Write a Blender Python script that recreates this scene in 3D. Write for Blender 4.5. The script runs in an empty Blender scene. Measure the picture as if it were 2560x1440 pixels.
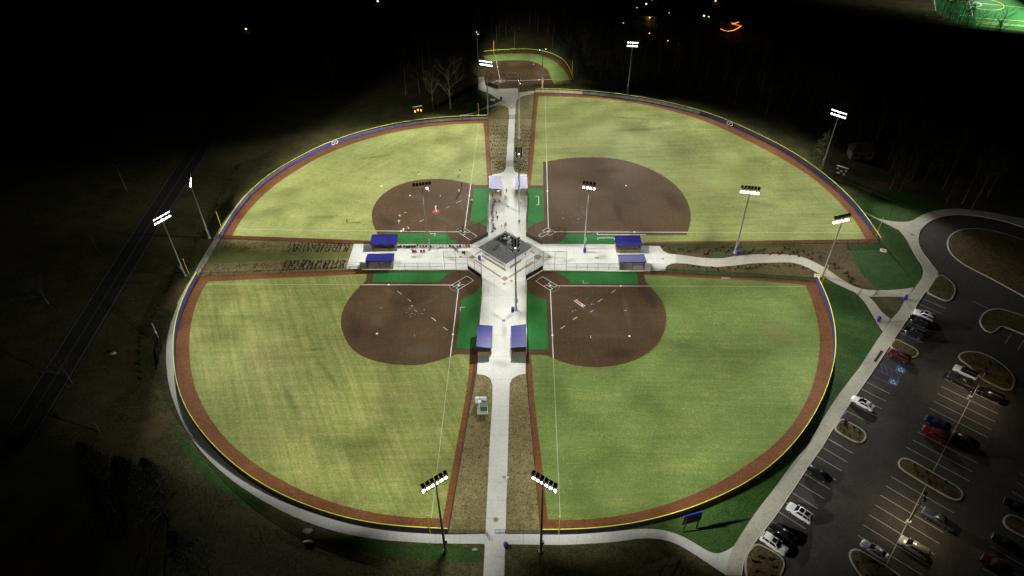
# Night aerial of a four-field softball complex. All coordinates in metres, x right, y away, z up.
import bpy, bmesh, math, random
from mathutils import Vector, Matrix, Euler

# ------------------------------------------------------------------ camera, world, exposure
S = bpy.context.scene
COL = S.collection
cam = bpy.data.cameras.new('camera')
cam.lens = 24.432
cam.sensor_width = 36.0
cam.clip_start = 1.0
cam.clip_end = 6000.0
cam_o = bpy.data.objects.new('camera', cam)
COL.objects.link(cam_o)
CM = [[0.999892, 0.014679, -0.0], [-0.009521, 0.648552, -0.761111], [-0.011173, 0.761029, 0.648622]]
M4 = Matrix.Identity(4)
for r in range(3):
    for c in range(3):
        M4[r][c] = CM[r][c]
M4[2][3] = 116.269
cam_o.matrix_world = M4
S.camera = cam_o

W = bpy.data.worlds.new('World')
S.world = W
W.use_nodes = True
wn = W.node_tree.nodes
sky = wn.new('ShaderNodeTexSky')
sky.sky_type = 'NISHITA'
sky.sun_disc = False
sky.sun_elevation = math.radians(2.0)
sky.sun_rotation = math.radians(200.0)
wn['Background'].inputs['Strength'].default_value = 0.0003
W.node_tree.links.new(sky.outputs['Color'], wn['Background'].inputs['Color'])

S.view_settings.view_transform = 'Standard'
S.view_settings.look = 'None'
S.view_settings.exposure = 0.0
S.view_settings.gamma = 1.0
S.view_settings.use_curve_mapping = False
S.render.engine = 'CYCLES'
S.cycles.use_denoising = True
S.cycles.max_bounces = 5
S.cycles.diffuse_bounces = 2
S.cycles.glossy_bounces = 2
S.cycles.transparent_max_bounces = 12
S.cycles.sample_clamp_indirect = 4.0
E0 = 3.95          # W/m2 on the fields for one unit of beam weight
LAMP_COL = (1.0, 0.985, 0.93)
random.seed(7)

# ------------------------------------------------------------------ helpers
def tag(o, label=None, cat=None, group=None, kind=None):
    if label: o['label'] = label
    if cat: o['category'] = cat
    if group: o['group'] = group
    if kind: o['kind'] = kind
    return o

def link(name, me, mat=None, parent=None, loc=None, rotz=None):
    o = bpy.data.objects.new(name, me)
    COL.objects.link(o)
    if mat is not None and me is not None and len(me.materials) == 0:
        me.materials.append(mat)
    if parent is not None: o.parent = parent
    if loc is not None: o.location = loc
    if rotz is not None: o.rotation_euler = (0, 0, rotz)
    return o

def mesh(bm, name, smooth=False):
    me = bpy.data.meshes.new(name)
    bmesh.ops.recalc_face_normals(bm, faces=bm.faces[:])
    bm.to_mesh(me); bm.free()
    if smooth:
        for p in me.polygons: p.use_smooth = True
    return me

def empty(name, loc=(0, 0, 0), rotz=0.0):
    o = bpy.data.objects.new(name, None)
    o.empty_display_size = 0.3
    COL.objects.link(o)
    o.location = loc; o.rotation_euler = (0, 0, rotz)
    return o

def copy_tree(o, parent=None):
    c = o.copy(); COL.objects.link(c); c.parent = parent
    for ch in list(o.children): copy_tree(ch, c)
    return c

def bx(bm, c, s, rot=None):
    """box centre c, full size s"""
    m = Matrix.Translation(Vector(c))
    if rot is not None: m = m @ (rot if isinstance(rot, Matrix) else Matrix.Rotation(rot, 4, 'Z'))
    m = m @ Matrix.Diagonal((s[0], s[1], s[2], 1))
    return bmesh.ops.create_cube(bm, size=1.0, matrix=m)

def tube(bm, a, b, r0, r1=None, n=8, cap=True):
    a = Vector(a); b = Vector(b); d = b - a
    L = d.length
    if L < 1e-6: return
    r1 = r0 if r1 is None else r1
    m = Matrix.Translation((a + b) / 2) @ d.to_track_quat('Z', 'Y').to_matrix().to_4x4()
    bmesh.ops.create_cone(bm, cap_ends=cap, cap_tris=False, segments=n, radius1=r0, radius2=r1, depth=L, matrix=m)

def ball(bm, c, r, u=10, v=6, sc=(1, 1, 1)):
    bmesh.ops.create_uvsphere(bm, u_segments=u, v_segments=v, radius=r, matrix=Matrix.Translation(Vector(c)) @ Matrix.Diagonal((*sc, 1)))

def area2(p):
    return sum(p[i][0] * p[(i + 1) % len(p)][1] - p[(i + 1) % len(p)][0] * p[i][1] for i in range(len(p))) / 2

def prism(bm, pts, z0, z1):
    if area2(pts) < 0: pts = pts[::-1]
    top = [bm.verts.new((x, y, z1)) for x, y in pts]
    f = bm.faces.new(top)
    if z0 is not None:
        bot = [bm.verts.new((x, y, z0)) for x, y in pts]
        n = len(pts)
        for i in range(n):
            bm.faces.new((top[i], bot[i], bot[(i + 1) % n], top[(i + 1) % n]))
    f.normal_update()
    bmesh.ops.triangulate(bm, faces=[f], ngon_method='EAR_CLIP')

def sheet(name, pts, z, mat, parent=None, thick=None, kind='structure'):
    bm = bmesh.new()
    prism(bm, pts, None if thick is None else z - thick, z)
    me = bpy.data.meshes.new(name)
    bm.to_mesh(me); bm.free()
    o = link(name, me, mat, parent)
    if parent is None: o['kind'] = kind
    return o

def resample(pts, step, closed=False):
    P = [Vector((p[0], p[1])) for p in pts]
    if closed: P = P + [P[0]]
    d = [0.0]
    for i in range(1, len(P)): d.append(d[-1] + (P[i] - P[i - 1]).length)
    n = max(2, int(round(d[-1] / step)) + 1)
    out = []; j = 0
    for i in range(n):
        t = d[-1] * i / (n - 1)
        while j < len(P) - 2 and d[j + 1] < t: j += 1
        f = (t - d[j]) / max(1e-9, d[j + 1] - d[j])
        out.append(P[j].lerp(P[j + 1], min(1, max(0, f))))
    if closed: out = out[:-1]
    return [(v.x, v.y) for v in out]

def smooth(pts, step=1.2, sig=4.0, closed=False, out=None):
    """traced polyline -> even, smoothed curve (ends kept)"""
    P = resample(pts, step, closed)
    k = int(3 * sig / step); n = len(P)
    wts = [math.exp(-0.5 * (i * step / sig) ** 2) for i in range(-k, k + 1)]
    res = []
    for i in range(n):
        sx = sy = sw = 0.0
        for q, w in zip(range(-k, k + 1), wts):
            j = i + q
            if closed:
                x, y = P[j % n]
            elif j < 0:
                x, y = 2 * P[0][0] - P[min(n - 1, -j)][0], 2 * P[0][1] - P[min(n - 1, -j)][1]
            elif j >= n:
                jj = max(0, 2 * (n - 1) - j)
                x, y = 2 * P[-1][0] - P[jj][0], 2 * P[-1][1] - P[jj][1]
            else:
                x, y = P[j]
            sx += x * w; sy += y * w; sw += w
        res.append((sx / sw, sy / sw))
    return resample(res, out, closed) if out else res

def normals2(pts, closed=False):
    n = len(pts); N = []
    for i in range(n):
        if closed: a, b = pts[i - 1], pts[(i + 1) % n]
        else: a, b = pts[max(0, i - 1)], pts[min(n - 1, i + 1)]
        t = Vector((b[0] - a[0], b[1] - a[1]))
        if t.length < 1e-9: t = Vector((1, 0))
        t.normalize()
        N.append(Vector((-t.y, t.x)))
    return N

def offset(pts, d, closed=False):
    return [(p[0] + n.x * d, p[1] + n.y * d) for p, n in zip(pts, normals2(pts, closed))]

def strip_bm(bm, pts, w, z, h=0.0):
    a = offset(pts, w / 2); b = offset(pts, -w / 2)
    for i in range(len(pts) - 1):
        q = [(*a[i], z), (*b[i], z), (*b[i + 1], z), (*a[i + 1], z)]
        vs = [bm.verts.new(v) for v in q]
        f = bm.faces.new(vs[::-1])
        f.normal_update()
        if f.normal.z < 0: f.normal_flip()

def line(name, pts, w, z, mat, parent):
    bm = bmesh.new(); strip_bm(bm, pts, w, z)
    me = bpy.data.meshes.new(name); bm.to_mesh(me); bm.free()
    return link(name, me, mat, parent)

def wall_path(bm, pts, w, z0, z1):
    for i in range(len(pts) - 1):
        a = Vector(pts[i]); b = Vector(pts[i + 1]); d = b - a
        L = d.length
        bx(bm, ((a.x + b.x) / 2, (a.y + b.y) / 2, (z0 + z1) / 2), (L + w * 0.98, w, z1 - z0), math.atan2(d.y, d.x))

def V2(p): return Vector((p[0], p[1]))

# ------------------------------------------------------------------ materials
MATS = {}
def nmat(name):
    m = bpy.data.materials.new(name); m.use_nodes = True
    MATS[name] = m
    return m, m.node_tree.nodes, m.node_tree.links, m.node_tree.nodes['Principled BSDF']

def plain(name, col, rough=0.6, metal=0.0, spec=0.5, var=0.12, scale=3.0, bump=0.0):
    m, N, K, B = nmat(name)
    B.inputs['Roughness'].default_value = rough
    B.inputs['Metallic'].default_value = metal
    B.inputs['Specular IOR Level'].default_value = spec
    tc = N.new('ShaderNodeTexCoord')
    nz = N.new('ShaderNodeTexNoise'); nz.inputs['Scale'].default_value = scale; nz.inputs['Detail'].default_value = 4
    K.new(tc.outputs['Object'], nz.inputs['Vector'])
    mx = N.new('ShaderNodeMix'); mx.data_type = 'RGBA'
    mx.inputs['A'].default_value = (*[c * (1 - var) for c in col], 1)
    mx.inputs['B'].default_value = (*[min(1, c * (1 + var)) for c in col], 1)
    K.new(nz.outputs['Fac'], mx.inputs['Factor'])
    K.new(mx.outputs['Result'], B.inputs['Base Color'])
    if bump:
        bp = N.new('ShaderNodeBump'); bp.inputs['Strength'].default_value = bump; bp.inputs['Distance'].default_value = 0.03
        K.new(nz.outputs['Fac'], bp.inputs['Height']); K.new(bp.outputs['Normal'], B.inputs['Normal'])
    return m

def layered(name, cols, big=0.03, mid=0.25, fine=6.0, streak=None, streak_amt=0.35, rough=0.9, bump=0.4, contrast=1.0, patch=None):
    """ground cover: large patches + directional mowing streaks + fine grain. cols = (dark, base, light)"""
    m, N, K, B = nmat(name)
    B.inputs['Roughness'].default_value = rough
    B.inputs['Specular IOR Level'].default_value = 0.15
    tc = N.new('ShaderNodeTexCoord')
    def noise(scale, detail, vec=None, rough_=0.6):
        n = N.new('ShaderNodeTexNoise'); n.inputs['Scale'].default_value = scale
        n.inputs['Detail'].default_value = detail; n.inputs['Roughness'].default_value = rough_
        K.new(vec if vec is not None else tc.outputs['Object'], n.inputs['Vector'])
        return n.outputs['Fac']
    def math_(op, a, b):
        n = N.new('ShaderNodeMath'); n.operation = op
        for i, v in enumerate((a, b)):
            if isinstance(v, (int, float)): n.inputs[i].default_value = v
            else: K.new(v, n.inputs[i])
        return n.outputs[0]
    f = math_('ADD', math_('MULTIPLY', noise(big, 3), 0.45), math_('MULTIPLY', noise(mid, 5), 0.5))
    f = math_('ADD', f, math_('MULTIPLY', noise(0.9, 5, None, 0.8), 0.8))
    f = math_('ADD', f, math_('MULTIPLY', noise(2.3, 3, None, 0.75), 1.3))
    f = math_('ADD', f, math_('MULTIPLY', noise(fine, 3), 0.35))
    tot = 3.4
    if streak is not None:
        for ang, sc in streak:
            mp = N.new('ShaderNodeMapping'); mp.vector_type = 'TEXTURE'; mp.inputs['Rotation'].default_value = (0, 0, math.radians(ang)); mp.inputs['Scale'].default_value = (1 / sc, 20 / sc, 1)
            K.new(tc.outputs['Object'], mp.inputs['Vector'])
            f = math_('ADD', f, math_('MULTIPLY', noise(1.0, 5, mp.outputs['Vector'], 0.7), streak_amt))
            tot += streak_amt
    f = math_('DIVIDE', f, tot)
    cr = N.new('ShaderNodeValToRGB')
    h = 0.082 / contrast
    e = cr.color_ramp.elements
    e[0].position = 0.5 - h; e[0].color = (*cols[0], 1)
    e[1].position = 0.5 + h; e[1].color = (*cols[2], 1)
    md = e.new(0.5); md.color = (*cols[1], 1)
    K.new(f, cr.inputs['Fac'])
    out = cr.outputs['Color']
    if patch is not None:
        pc, psc, lo, hi = patch
        pr = N.new('ShaderNodeMapRange'); pr.inputs['From Min'].default_value = lo; pr.inputs['From Max'].default_value = hi
        K.new(noise(psc, 6, None, 0.7), pr.inputs['Value'])
        mx = N.new('ShaderNodeMix'); mx.data_type = 'RGBA'
        K.new(pr.outputs['Result'], mx.inputs['Factor']); K.new(out, mx.inputs['A'])
        mx.inputs['B'].default_value = (*pc, 1)
        out = mx.outputs['Result']
    K.new(out, B.inputs['Base Color'])
    if bump:
        bp = N.new('ShaderNodeBump'); bp.inputs['Strength'].default_value = bump; bp.inputs['Distance'].default_value = 0.04
        K.new(noise(fine * 2.0, 3), bp.inputs['Height']); K.new(bp.outputs['Normal'], B.inputs['Normal'])
    return m

def screen_mat(name, col, see):
    m, N, K, B = nmat(name)
    B.inputs['Base Color'].default_value = (*col, 1); B.inputs['Roughness'].default_value = 0.8
    t = N.new('ShaderNodeBsdfTransparent'); mx = N.new('ShaderNodeMixShader')
    mx.inputs['Fac'].default_value = see
    K.new(B.outputs[0], mx.inputs[1]); K.new(t.outputs[0], mx.inputs[2])
    K.new(mx.outputs[0], N['Material Output'].inputs['Surface'])
    return m

def glow(name, col, strength):
    m, N, K, B = nmat(name)
    B.inputs['Base Color'].default_value = (*col, 1)
    B.inputs['Emission Color'].default_value = (*col, 1)
    B.inputs['Emission Strength'].default_value = strength
    try: m.cycles.emission_sampling = 'NONE'
    except Exception: pass
    return m

def dust_mat(name, col, amt):
    m, N, K, B = nmat(name)
    B.inputs['Base Color'].default_value = (*col, 1); B.inputs['Roughness'].default_value = 0.95
    tc = N.new('ShaderNodeTexCoord'); ln = N.new('ShaderNodeVectorMath'); ln.operation = 'LENGTH'
    K.new(tc.outputs['Object'], ln.inputs[0])
    mr = N.new('ShaderNodeMapRange'); mr.interpolation_type = 'SMOOTHSTEP'
    mr.inputs['From Min'].default_value = 0.1; mr.inputs['From Max'].default_value = 1.0; mr.inputs['To Min'].default_value = amt; mr.inputs['To Max'].default_value = 0.0
    K.new(ln.outputs['Value'], mr.inputs['Value'])
    nz = N.new('ShaderNodeTexNoise'); nz.inputs['Scale'].default_value = 5.0; nz.inputs['Detail'].default_value = 6; nz.inputs['Roughness'].default_value = 0.75
    K.new(tc.outputs['Object'], nz.inputs['Vector'])
    mu = N.new('ShaderNodeMath'); mu.operation = 'MULTIPLY'; K.new(mr.outputs['Result'], mu.inputs[0]); K.new(nz.outputs['Fac'], mu.inputs[1])
    t = N.new('ShaderNodeBsdfTransparent'); mx = N.new('ShaderNodeMixShader')
    K.new(mu.outputs[0], mx.inputs['Fac']); K.new(t.outputs[0], mx.inputs[1]); K.new(B.outputs[0], mx.inputs[2])
    K.new(mx.outputs[0], N['Material Output'].inputs['Surface'])
    return m
dust_lit_m = dust_mat('dust_and_lit_dirt', (0.19, 0.135, 0.09), 0.5)
damp_m = dust_mat('damp_infield_dirt', (0.035, 0.02, 0.01), 0.6)
worn_lit_g = dust_mat('worn_and_lit_grass', (0.31, 0.295, 0.10), 0.6)
green_g = dust_mat('overseeded_patch', (0.11, 0.17, 0.05), 0.55)
stain_m = dust_mat('concrete_stain', (0.27, 0.27, 0.24), 0.5)
g_tl = layered('dormant_turf_northwest', ((0.135, 0.178, 0.048), (0.225, 0.248, 0.078), (0.345, 0.335, 0.135)), streak=((-40, 0.9), (75, 0.8)), streak_amt=0.5)
g_tr = layered('dormant_turf_northeast', ((0.11, 0.150, 0.040), (0.19, 0.215, 0.066), (0.30, 0.298, 0.11)), streak=((85, 1.0), (95, 0.6)), streak_amt=0.7)
g_bl = layered('dormant_turf_southwest', ((0.105, 0.152, 0.037), (0.195, 0.22, 0.060), (0.33, 0.312, 0.108)), streak=((24, 1.1), (24, 0.5), (90, 1.0)), streak_amt=0.95, contrast=1.15)
g_br = layered('green_turf_southeast', ((0.09, 0.155, 0.037), (0.140, 0.20, 0.051), (0.235, 0.265, 0.075)), streak=((87, 1.0),), streak_amt=0.7, big=0.045)
g_far = layered('turf_small_field', ((0.11, 0.18, 0.04), (0.16, 0.235, 0.058), (0.24, 0.29, 0.09)), streak=((80, 0.8),))
dirt = layered('infield_skin', ((0.048, 0.0275, 0.0118), (0.072, 0.0430, 0.0195), (0.104, 0.068, 0.036)), big=0.05, mid=0.12, fine=4.0, streak=((0, 1.6), (90, 1.6)), streak_amt=0.5, contrast=0.85, bump=0.2)
track_m = layered('clay_warning_track', ((0.10, 0.040, 0.015), (0.152, 0.062, 0.023), (0.20, 0.088, 0.038)), big=0.06, mid=0.35, fine=3.0, contrast=0.9, patch=((0.045, 0.022, 0.014), 0.9, 0.66, 0.74))
pitch_m = layered('sports_turf', ((0.02, 0.14, 0.03), (0.03, 0.18, 0.04), (0.045, 0.22, 0.055)), big=0.05, mid=0.3, fine=5.0, contrast=0.7)
turf_m = layered('artificial_turf', ((0.016, 0.105, 0.02), (0.022, 0.135, 0.027), (0.03, 0.165, 0.035)), big=0.1, mid=0.5, fine=8.0, contrast=0.7)
conc = layered('broom_concrete', ((0.47, 0.48, 0.44), (0.56, 0.57, 0.525), (0.63, 0.635, 0.59)), big=0.07, mid=0.3, fine=3.0, rough=0.85, bump=0.08, contrast=0.7)
conc_w = layered('weathered_concrete', ((0.38, 0.36, 0.28), (0.48, 0.46, 0.37), (0.56, 0.54, 0.45)), big=0.06, mid=0.4, fine=3.0, rough=0.85, bump=0.08, contrast=0.8)
joint = plain('joint_filler', (0.36, 0.36, 0.33), 0.9)
cap_m = plain('cream_wall_cap', (0.66, 0.62, 0.50), 0.8, var=0.08)
tan_band = layered('tan_paver', ((0.26, 0.185, 0.08), (0.31, 0.22, 0.10), (0.36, 0.26, 0.13)), big=0.3, mid=1.5, fine=9.0, contrast=0.8)
rose_band = layered('rose_paver', ((0.24, 0.155, 0.095), (0.29, 0.19, 0.12), (0.34, 0.23, 0.15)), big=0.3, mid=1.5, fine=9.0, contrast=0.8)
straw = layered('pine_straw', ((0.10, 0.085, 0.034), (0.185, 0.155, 0.07), (0.27, 0.23, 0.11)), big=0.06, mid=0.6, fine=4.0, contrast=1.1, bump=0.6)
straw_d = layered('dark_mulch', ((0.05, 0.035, 0.014), (0.10, 0.072, 0.030), (0.15, 0.115, 0.05)), big=0.08, mid=0.6, fine=4.0, contrast=1.1, bump=0.6)
lawn = layered('rough_lawn', ((0.018, 0.05, 0.010), (0.032, 0.082, 0.016), (0.075, 0.115, 0.028)), big=0.05, mid=0.3, fine=5.0, streak=((60, 0.5),), contrast=1.1, bump=0.8)
bank = layered('rough_ground', ((0.03, 0.038, 0.012), (0.066, 0.066, 0.022), (0.125, 0.102, 0.043)), big=0.03, mid=0.2, fine=3.0, streak=((70, 0.35),), contrast=1.5, bump=0.9, patch=((0.125, 0.09, 0.043), 0.07, 0.52, 0.66))
asphalt = layered('asphalt', ((0.048, 0.044, 0.040), (0.062, 0.057, 0.051), (0.088, 0.080, 0.070)), big=0.06, mid=0.3, fine=5.0, contrast=0.9, bump=0.2)
stall_p = plain('worn_stall_paint', (0.48, 0.47, 0.43), 0.85, var=0.25, scale=1.5)
road_p = plain('worn_road_paint', (0.30, 0.30, 0.29), 0.85, var=0.2)
asphalt_d = plain('dimmed_road_asphalt', (0.017, 0.017, 0.016), 0.9, var=0.2)  # asphalt colour darkened in place of the road's missing light
white_p = plain('white_line', (0.78, 0.78, 0.76), 0.8, var=0.06)
faint_p = screen_mat('worn_chalk', (0.72, 0.74, 0.62), 0.45)
hash_p = screen_mat('scuffed_chalk', (0.72, 0.70, 0.66), 0.25)
dust_p = screen_mat('thin_chalk', (0.6, 0.58, 0.55), 0.5)
yel_p = plain('yellow_line', (0.20, 0.15, 0.02), 0.8)
blue_p = plain('blue_paint', (0.07, 0.13, 0.34), 0.8)
base_m = plain('base_white', (0.85, 0.85, 0.85), 0.5, var=0.02)
red_m = plain('red_mat', (0.42, 0.05, 0.035), 0.8)
redclay = plain('red_clay_mound', (0.27, 0.055, 0.03), 0.9)
yel_cap = plain('safety_yellow', (0.80, 0.88, 0.035), 0.45, var=0.04)
yel_pole = plain('foul_pole_yellow', (0.75, 0.62, 0.03), 0.45, var=0.04)
black_st = plain('black_vinyl_steel', (0.02, 0.017, 0.014), 0.5, var=0.1)
rust_st = plain('bronze_fence_steel', (0.035, 0.022, 0.015), 0.5, var=0.1)
chain = screen_mat('black_chain_link', (0.02, 0.02, 0.02), 0.82)
navy = screen_mat('navy_windscreen', (0.022, 0.018, 0.115), 0.05)
navy_far = screen_mat('navy_windscreen_far', (0.024, 0.020, 0.125), 0.24)
dug_scr = screen_mat('dugout_screen', (0.012, 0.012, 0.014), 0.42)
chain_d = screen_mat('bronze_chain_link', (0.03, 0.018, 0.012), 0.62)
pad_m = plain('black_backstop_pad', (0.012, 0.011, 0.012), 0.6)
galv = plain('galvanised_steel', (0.36, 0.37, 0.36), 0.5, 0.4)
blackm = plain('black_housing', (0.012, 0.012, 0.012), 0.5)
lens = glow('lamp_lens', (1.0, 0.97, 0.93), 7.0)
lens_s = glow('lamp_side_glow', (1.0, 0.98, 0.96), 1.2)
roof_blue = plain('blue_metal_roof', (0.016, 0.015, 0.135), 0.5, 0.0, 0.22, var=0.1)
roof_trim = plain('blue_trim', (0.015, 0.014, 0.15), 0.4, 0.2)
block = layered('tan_split_block', ((0.21, 0.165, 0.085), (0.28, 0.22, 0.12), (0.33, 0.265, 0.15)), big=0.3, mid=2.0, fine=7.0, contrast=0.8)
wallw = plain('white_stucco', (0.74, 0.74, 0.70), 0.85, var=0.04, scale=1.0)
shingle = layered('grey_shingle', ((0.05, 0.052, 0.05), (0.07, 0.073, 0.07), (0.095, 0.098, 0.093)), big=0.3, mid=2.0, fine=6.0, contrast=0.9)
roofdk = plain('roof_membrane', (0.02, 0.02, 0.021), 0.7)
alu = plain('mill_aluminium', (0.55, 0.56, 0.57), 0.35, 0.7)
duct_m = plain('dull_duct', (0.20, 0.21, 0.21), 0.5, 0.5)
glass = plain('dark_glass', (0.012, 0.013, 0.016), 0.08, 0.0, 0.6, var=0.0)
can_b = plain('blue_plastic', (0.025, 0.022, 0.27), 0.4, var=0.05)
cab_g = plain('green_cabinet', (0.045, 0.12, 0.085), 0.5)
cab_w = plain('white_cabinet', (0.66, 0.67, 0.72), 0.5)
tanlid = plain('brass_cover', (0.33, 0.24, 0.09), 0.6)
drain_m = plain('drain_grate', (0.13, 0.10, 0.055), 0.7)
rock_m = plain('pale_rock', (0.35, 0.34, 0.28), 0.9, var=0.3, scale=2.0)
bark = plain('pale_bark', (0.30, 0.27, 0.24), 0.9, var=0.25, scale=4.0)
needle_d = plain('dimmed_needles', (0.010, 0.015, 0.007), 0.9, var=0.3, scale=0.8)  # needle colour darkened so the slope trees read as unlit
bark_d = plain('dimmed_bark', (0.055, 0.048, 0.042), 0.9, var=0.25, scale=4.0)  # bark colour darkened to stand for the wood's lack of light
needle = plain('evergreen_needles', (0.030, 0.052, 0.018), 0.8, var=0.4, scale=0.8)
needle_y = plain('yellow_cedar', (0.085, 0.10, 0.035), 0.8, var=0.4, scale=0.8)
shrub_m = plain('shrub_leaves', (0.028, 0.034, 0.012), 0.8, var=0.4, scale=2.0)
tuft_m = plain('brown_grass_tuft', (0.055, 0.042, 0.018), 0.9, var=0.4, scale=2.0)
rubber = plain('tyre_rubber', (0.012, 0.012, 0.012), 0.8)
rim_m = plain('wheel_rim', (0.4, 0.4, 0.4), 0.3, 0.8)
head_l = plain('headlamp', (0.6, 0.62, 0.62), 0.1, 0.3)
tail_l = plain('tail_lamp', (0.30, 0.012, 0.012), 0.25)
amber = glow('amber_digits', (1.0, 0.36, 0.02), 5.0)
warm = glow('warm_bulb', (1.0, 0.62, 0.22), 2.5)
warm_s = glow('warm_string', (1.0, 0.30, 0.05), 1.8)
green_b = glow('green_bulb', (0.3, 1.0, 0.25), 2.0)
cool_b = glow('cool_bulb', (0.75, 1.0, 0.95), 4.0)
dkwall = plain('dim_siding', (0.12, 0.095, 0.06), 0.8)
wood = plain('creosote_wood', (0.10, 0.075, 0.05), 0.9)

# ------------------------------------------------------------------ ground and roads
bm = bmesh.new()
R = 2600.0
bmesh.ops.create_grid(bm, x_segments=8, y_segments=8, size=R, matrix=Matrix.Translation((0, 900, 0)))
tag(link('ground', mesh(bm, 'ground'), bank), kind='structure')
# fence lines (foot of each outfield fence), from the corner by one foul line to the other
FENCE = {
 'BL': [(-82.89, 142.48), (-83.47, 137.76), (-83.08, 133.36), (-82.2, 125.6), (-81.29, 121.06), (-78.66, 113.28), (-76.76, 108.84), (-75.01, 104.94), (-72.97, 101.06), (-69.37, 95.72), (-65.6, 91.42), (-62.34, 88.06), (-56.65, 83.01), (-51.66, 79.31), (-44.84, 75.21), (-38.57, 72.46), (-32.59, 70.3), (-26.85, 68.76), (-23.88, 68.33), (-20.22, 68.04), (-15.47, 67.64), (-12.3, 67.51)],
 'BR': [(4.84, 67.04), (8, 66.91), (10.34, 66.87), (15.05, 67.11), (19.62, 67.61), (22.6, 68.18), (25.61, 68.82), (29.46, 69.87), (34.86, 71.79), (41.27, 74.54), (47.1, 77.84), (52.03, 81.43), (55.31, 84.38), (59.66, 88.77), (64.73, 95.09), (68.56, 100.8), (71.78, 106.3), (74.76, 113.04), (76.53, 118.68), (78.02, 126.03), (78.6, 131.67), (78.72, 134.6), (78.57, 137.43)],
 'TL': [(-82.31, 159.69), (-81.87, 170.54), (-80.71, 178.87), (-78.4, 187.22), (-75.39, 193.86), (-71.13, 200.26), (-66.01, 206.94), (-62.43, 211.19), (-59.15, 214.15), (-52.83, 218.82), (-44.17, 223.56), (-38.8, 225.89), (-31.05, 228), (-23.08, 229.29), (-15.05, 230.22), (-7.79, 230.05)],
 'TR': [(9.92, 251.9), (19.44, 251.13), (30.73, 249.33), (45.3, 244.84), (55.77, 240.26), (66.21, 233.53), (71.16, 229.71), (77.7, 222.89), (84.55, 213.45), (91.53, 203.08), (95.24, 194.45), (98.4, 185.37), (100.8, 175.31), (101.74, 165.57), (101.7, 159.6), (101.55, 153.15)],
 'F5': [(-10.88, 288.77), (-6.36, 289.69), (-0.64, 290.78), (5.75, 291.16), (11, 290.34), (16.22, 287.64), (20.2, 283.52), (22.95, 278.4), (24.16, 272.26), (24.85, 266.34), (25.12, 259.5)],
}
FENCE = {k: smooth(v, 1.0, 5.0 if k != 'F5' else 2.5) for k, v in FENCE.items()}

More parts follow.
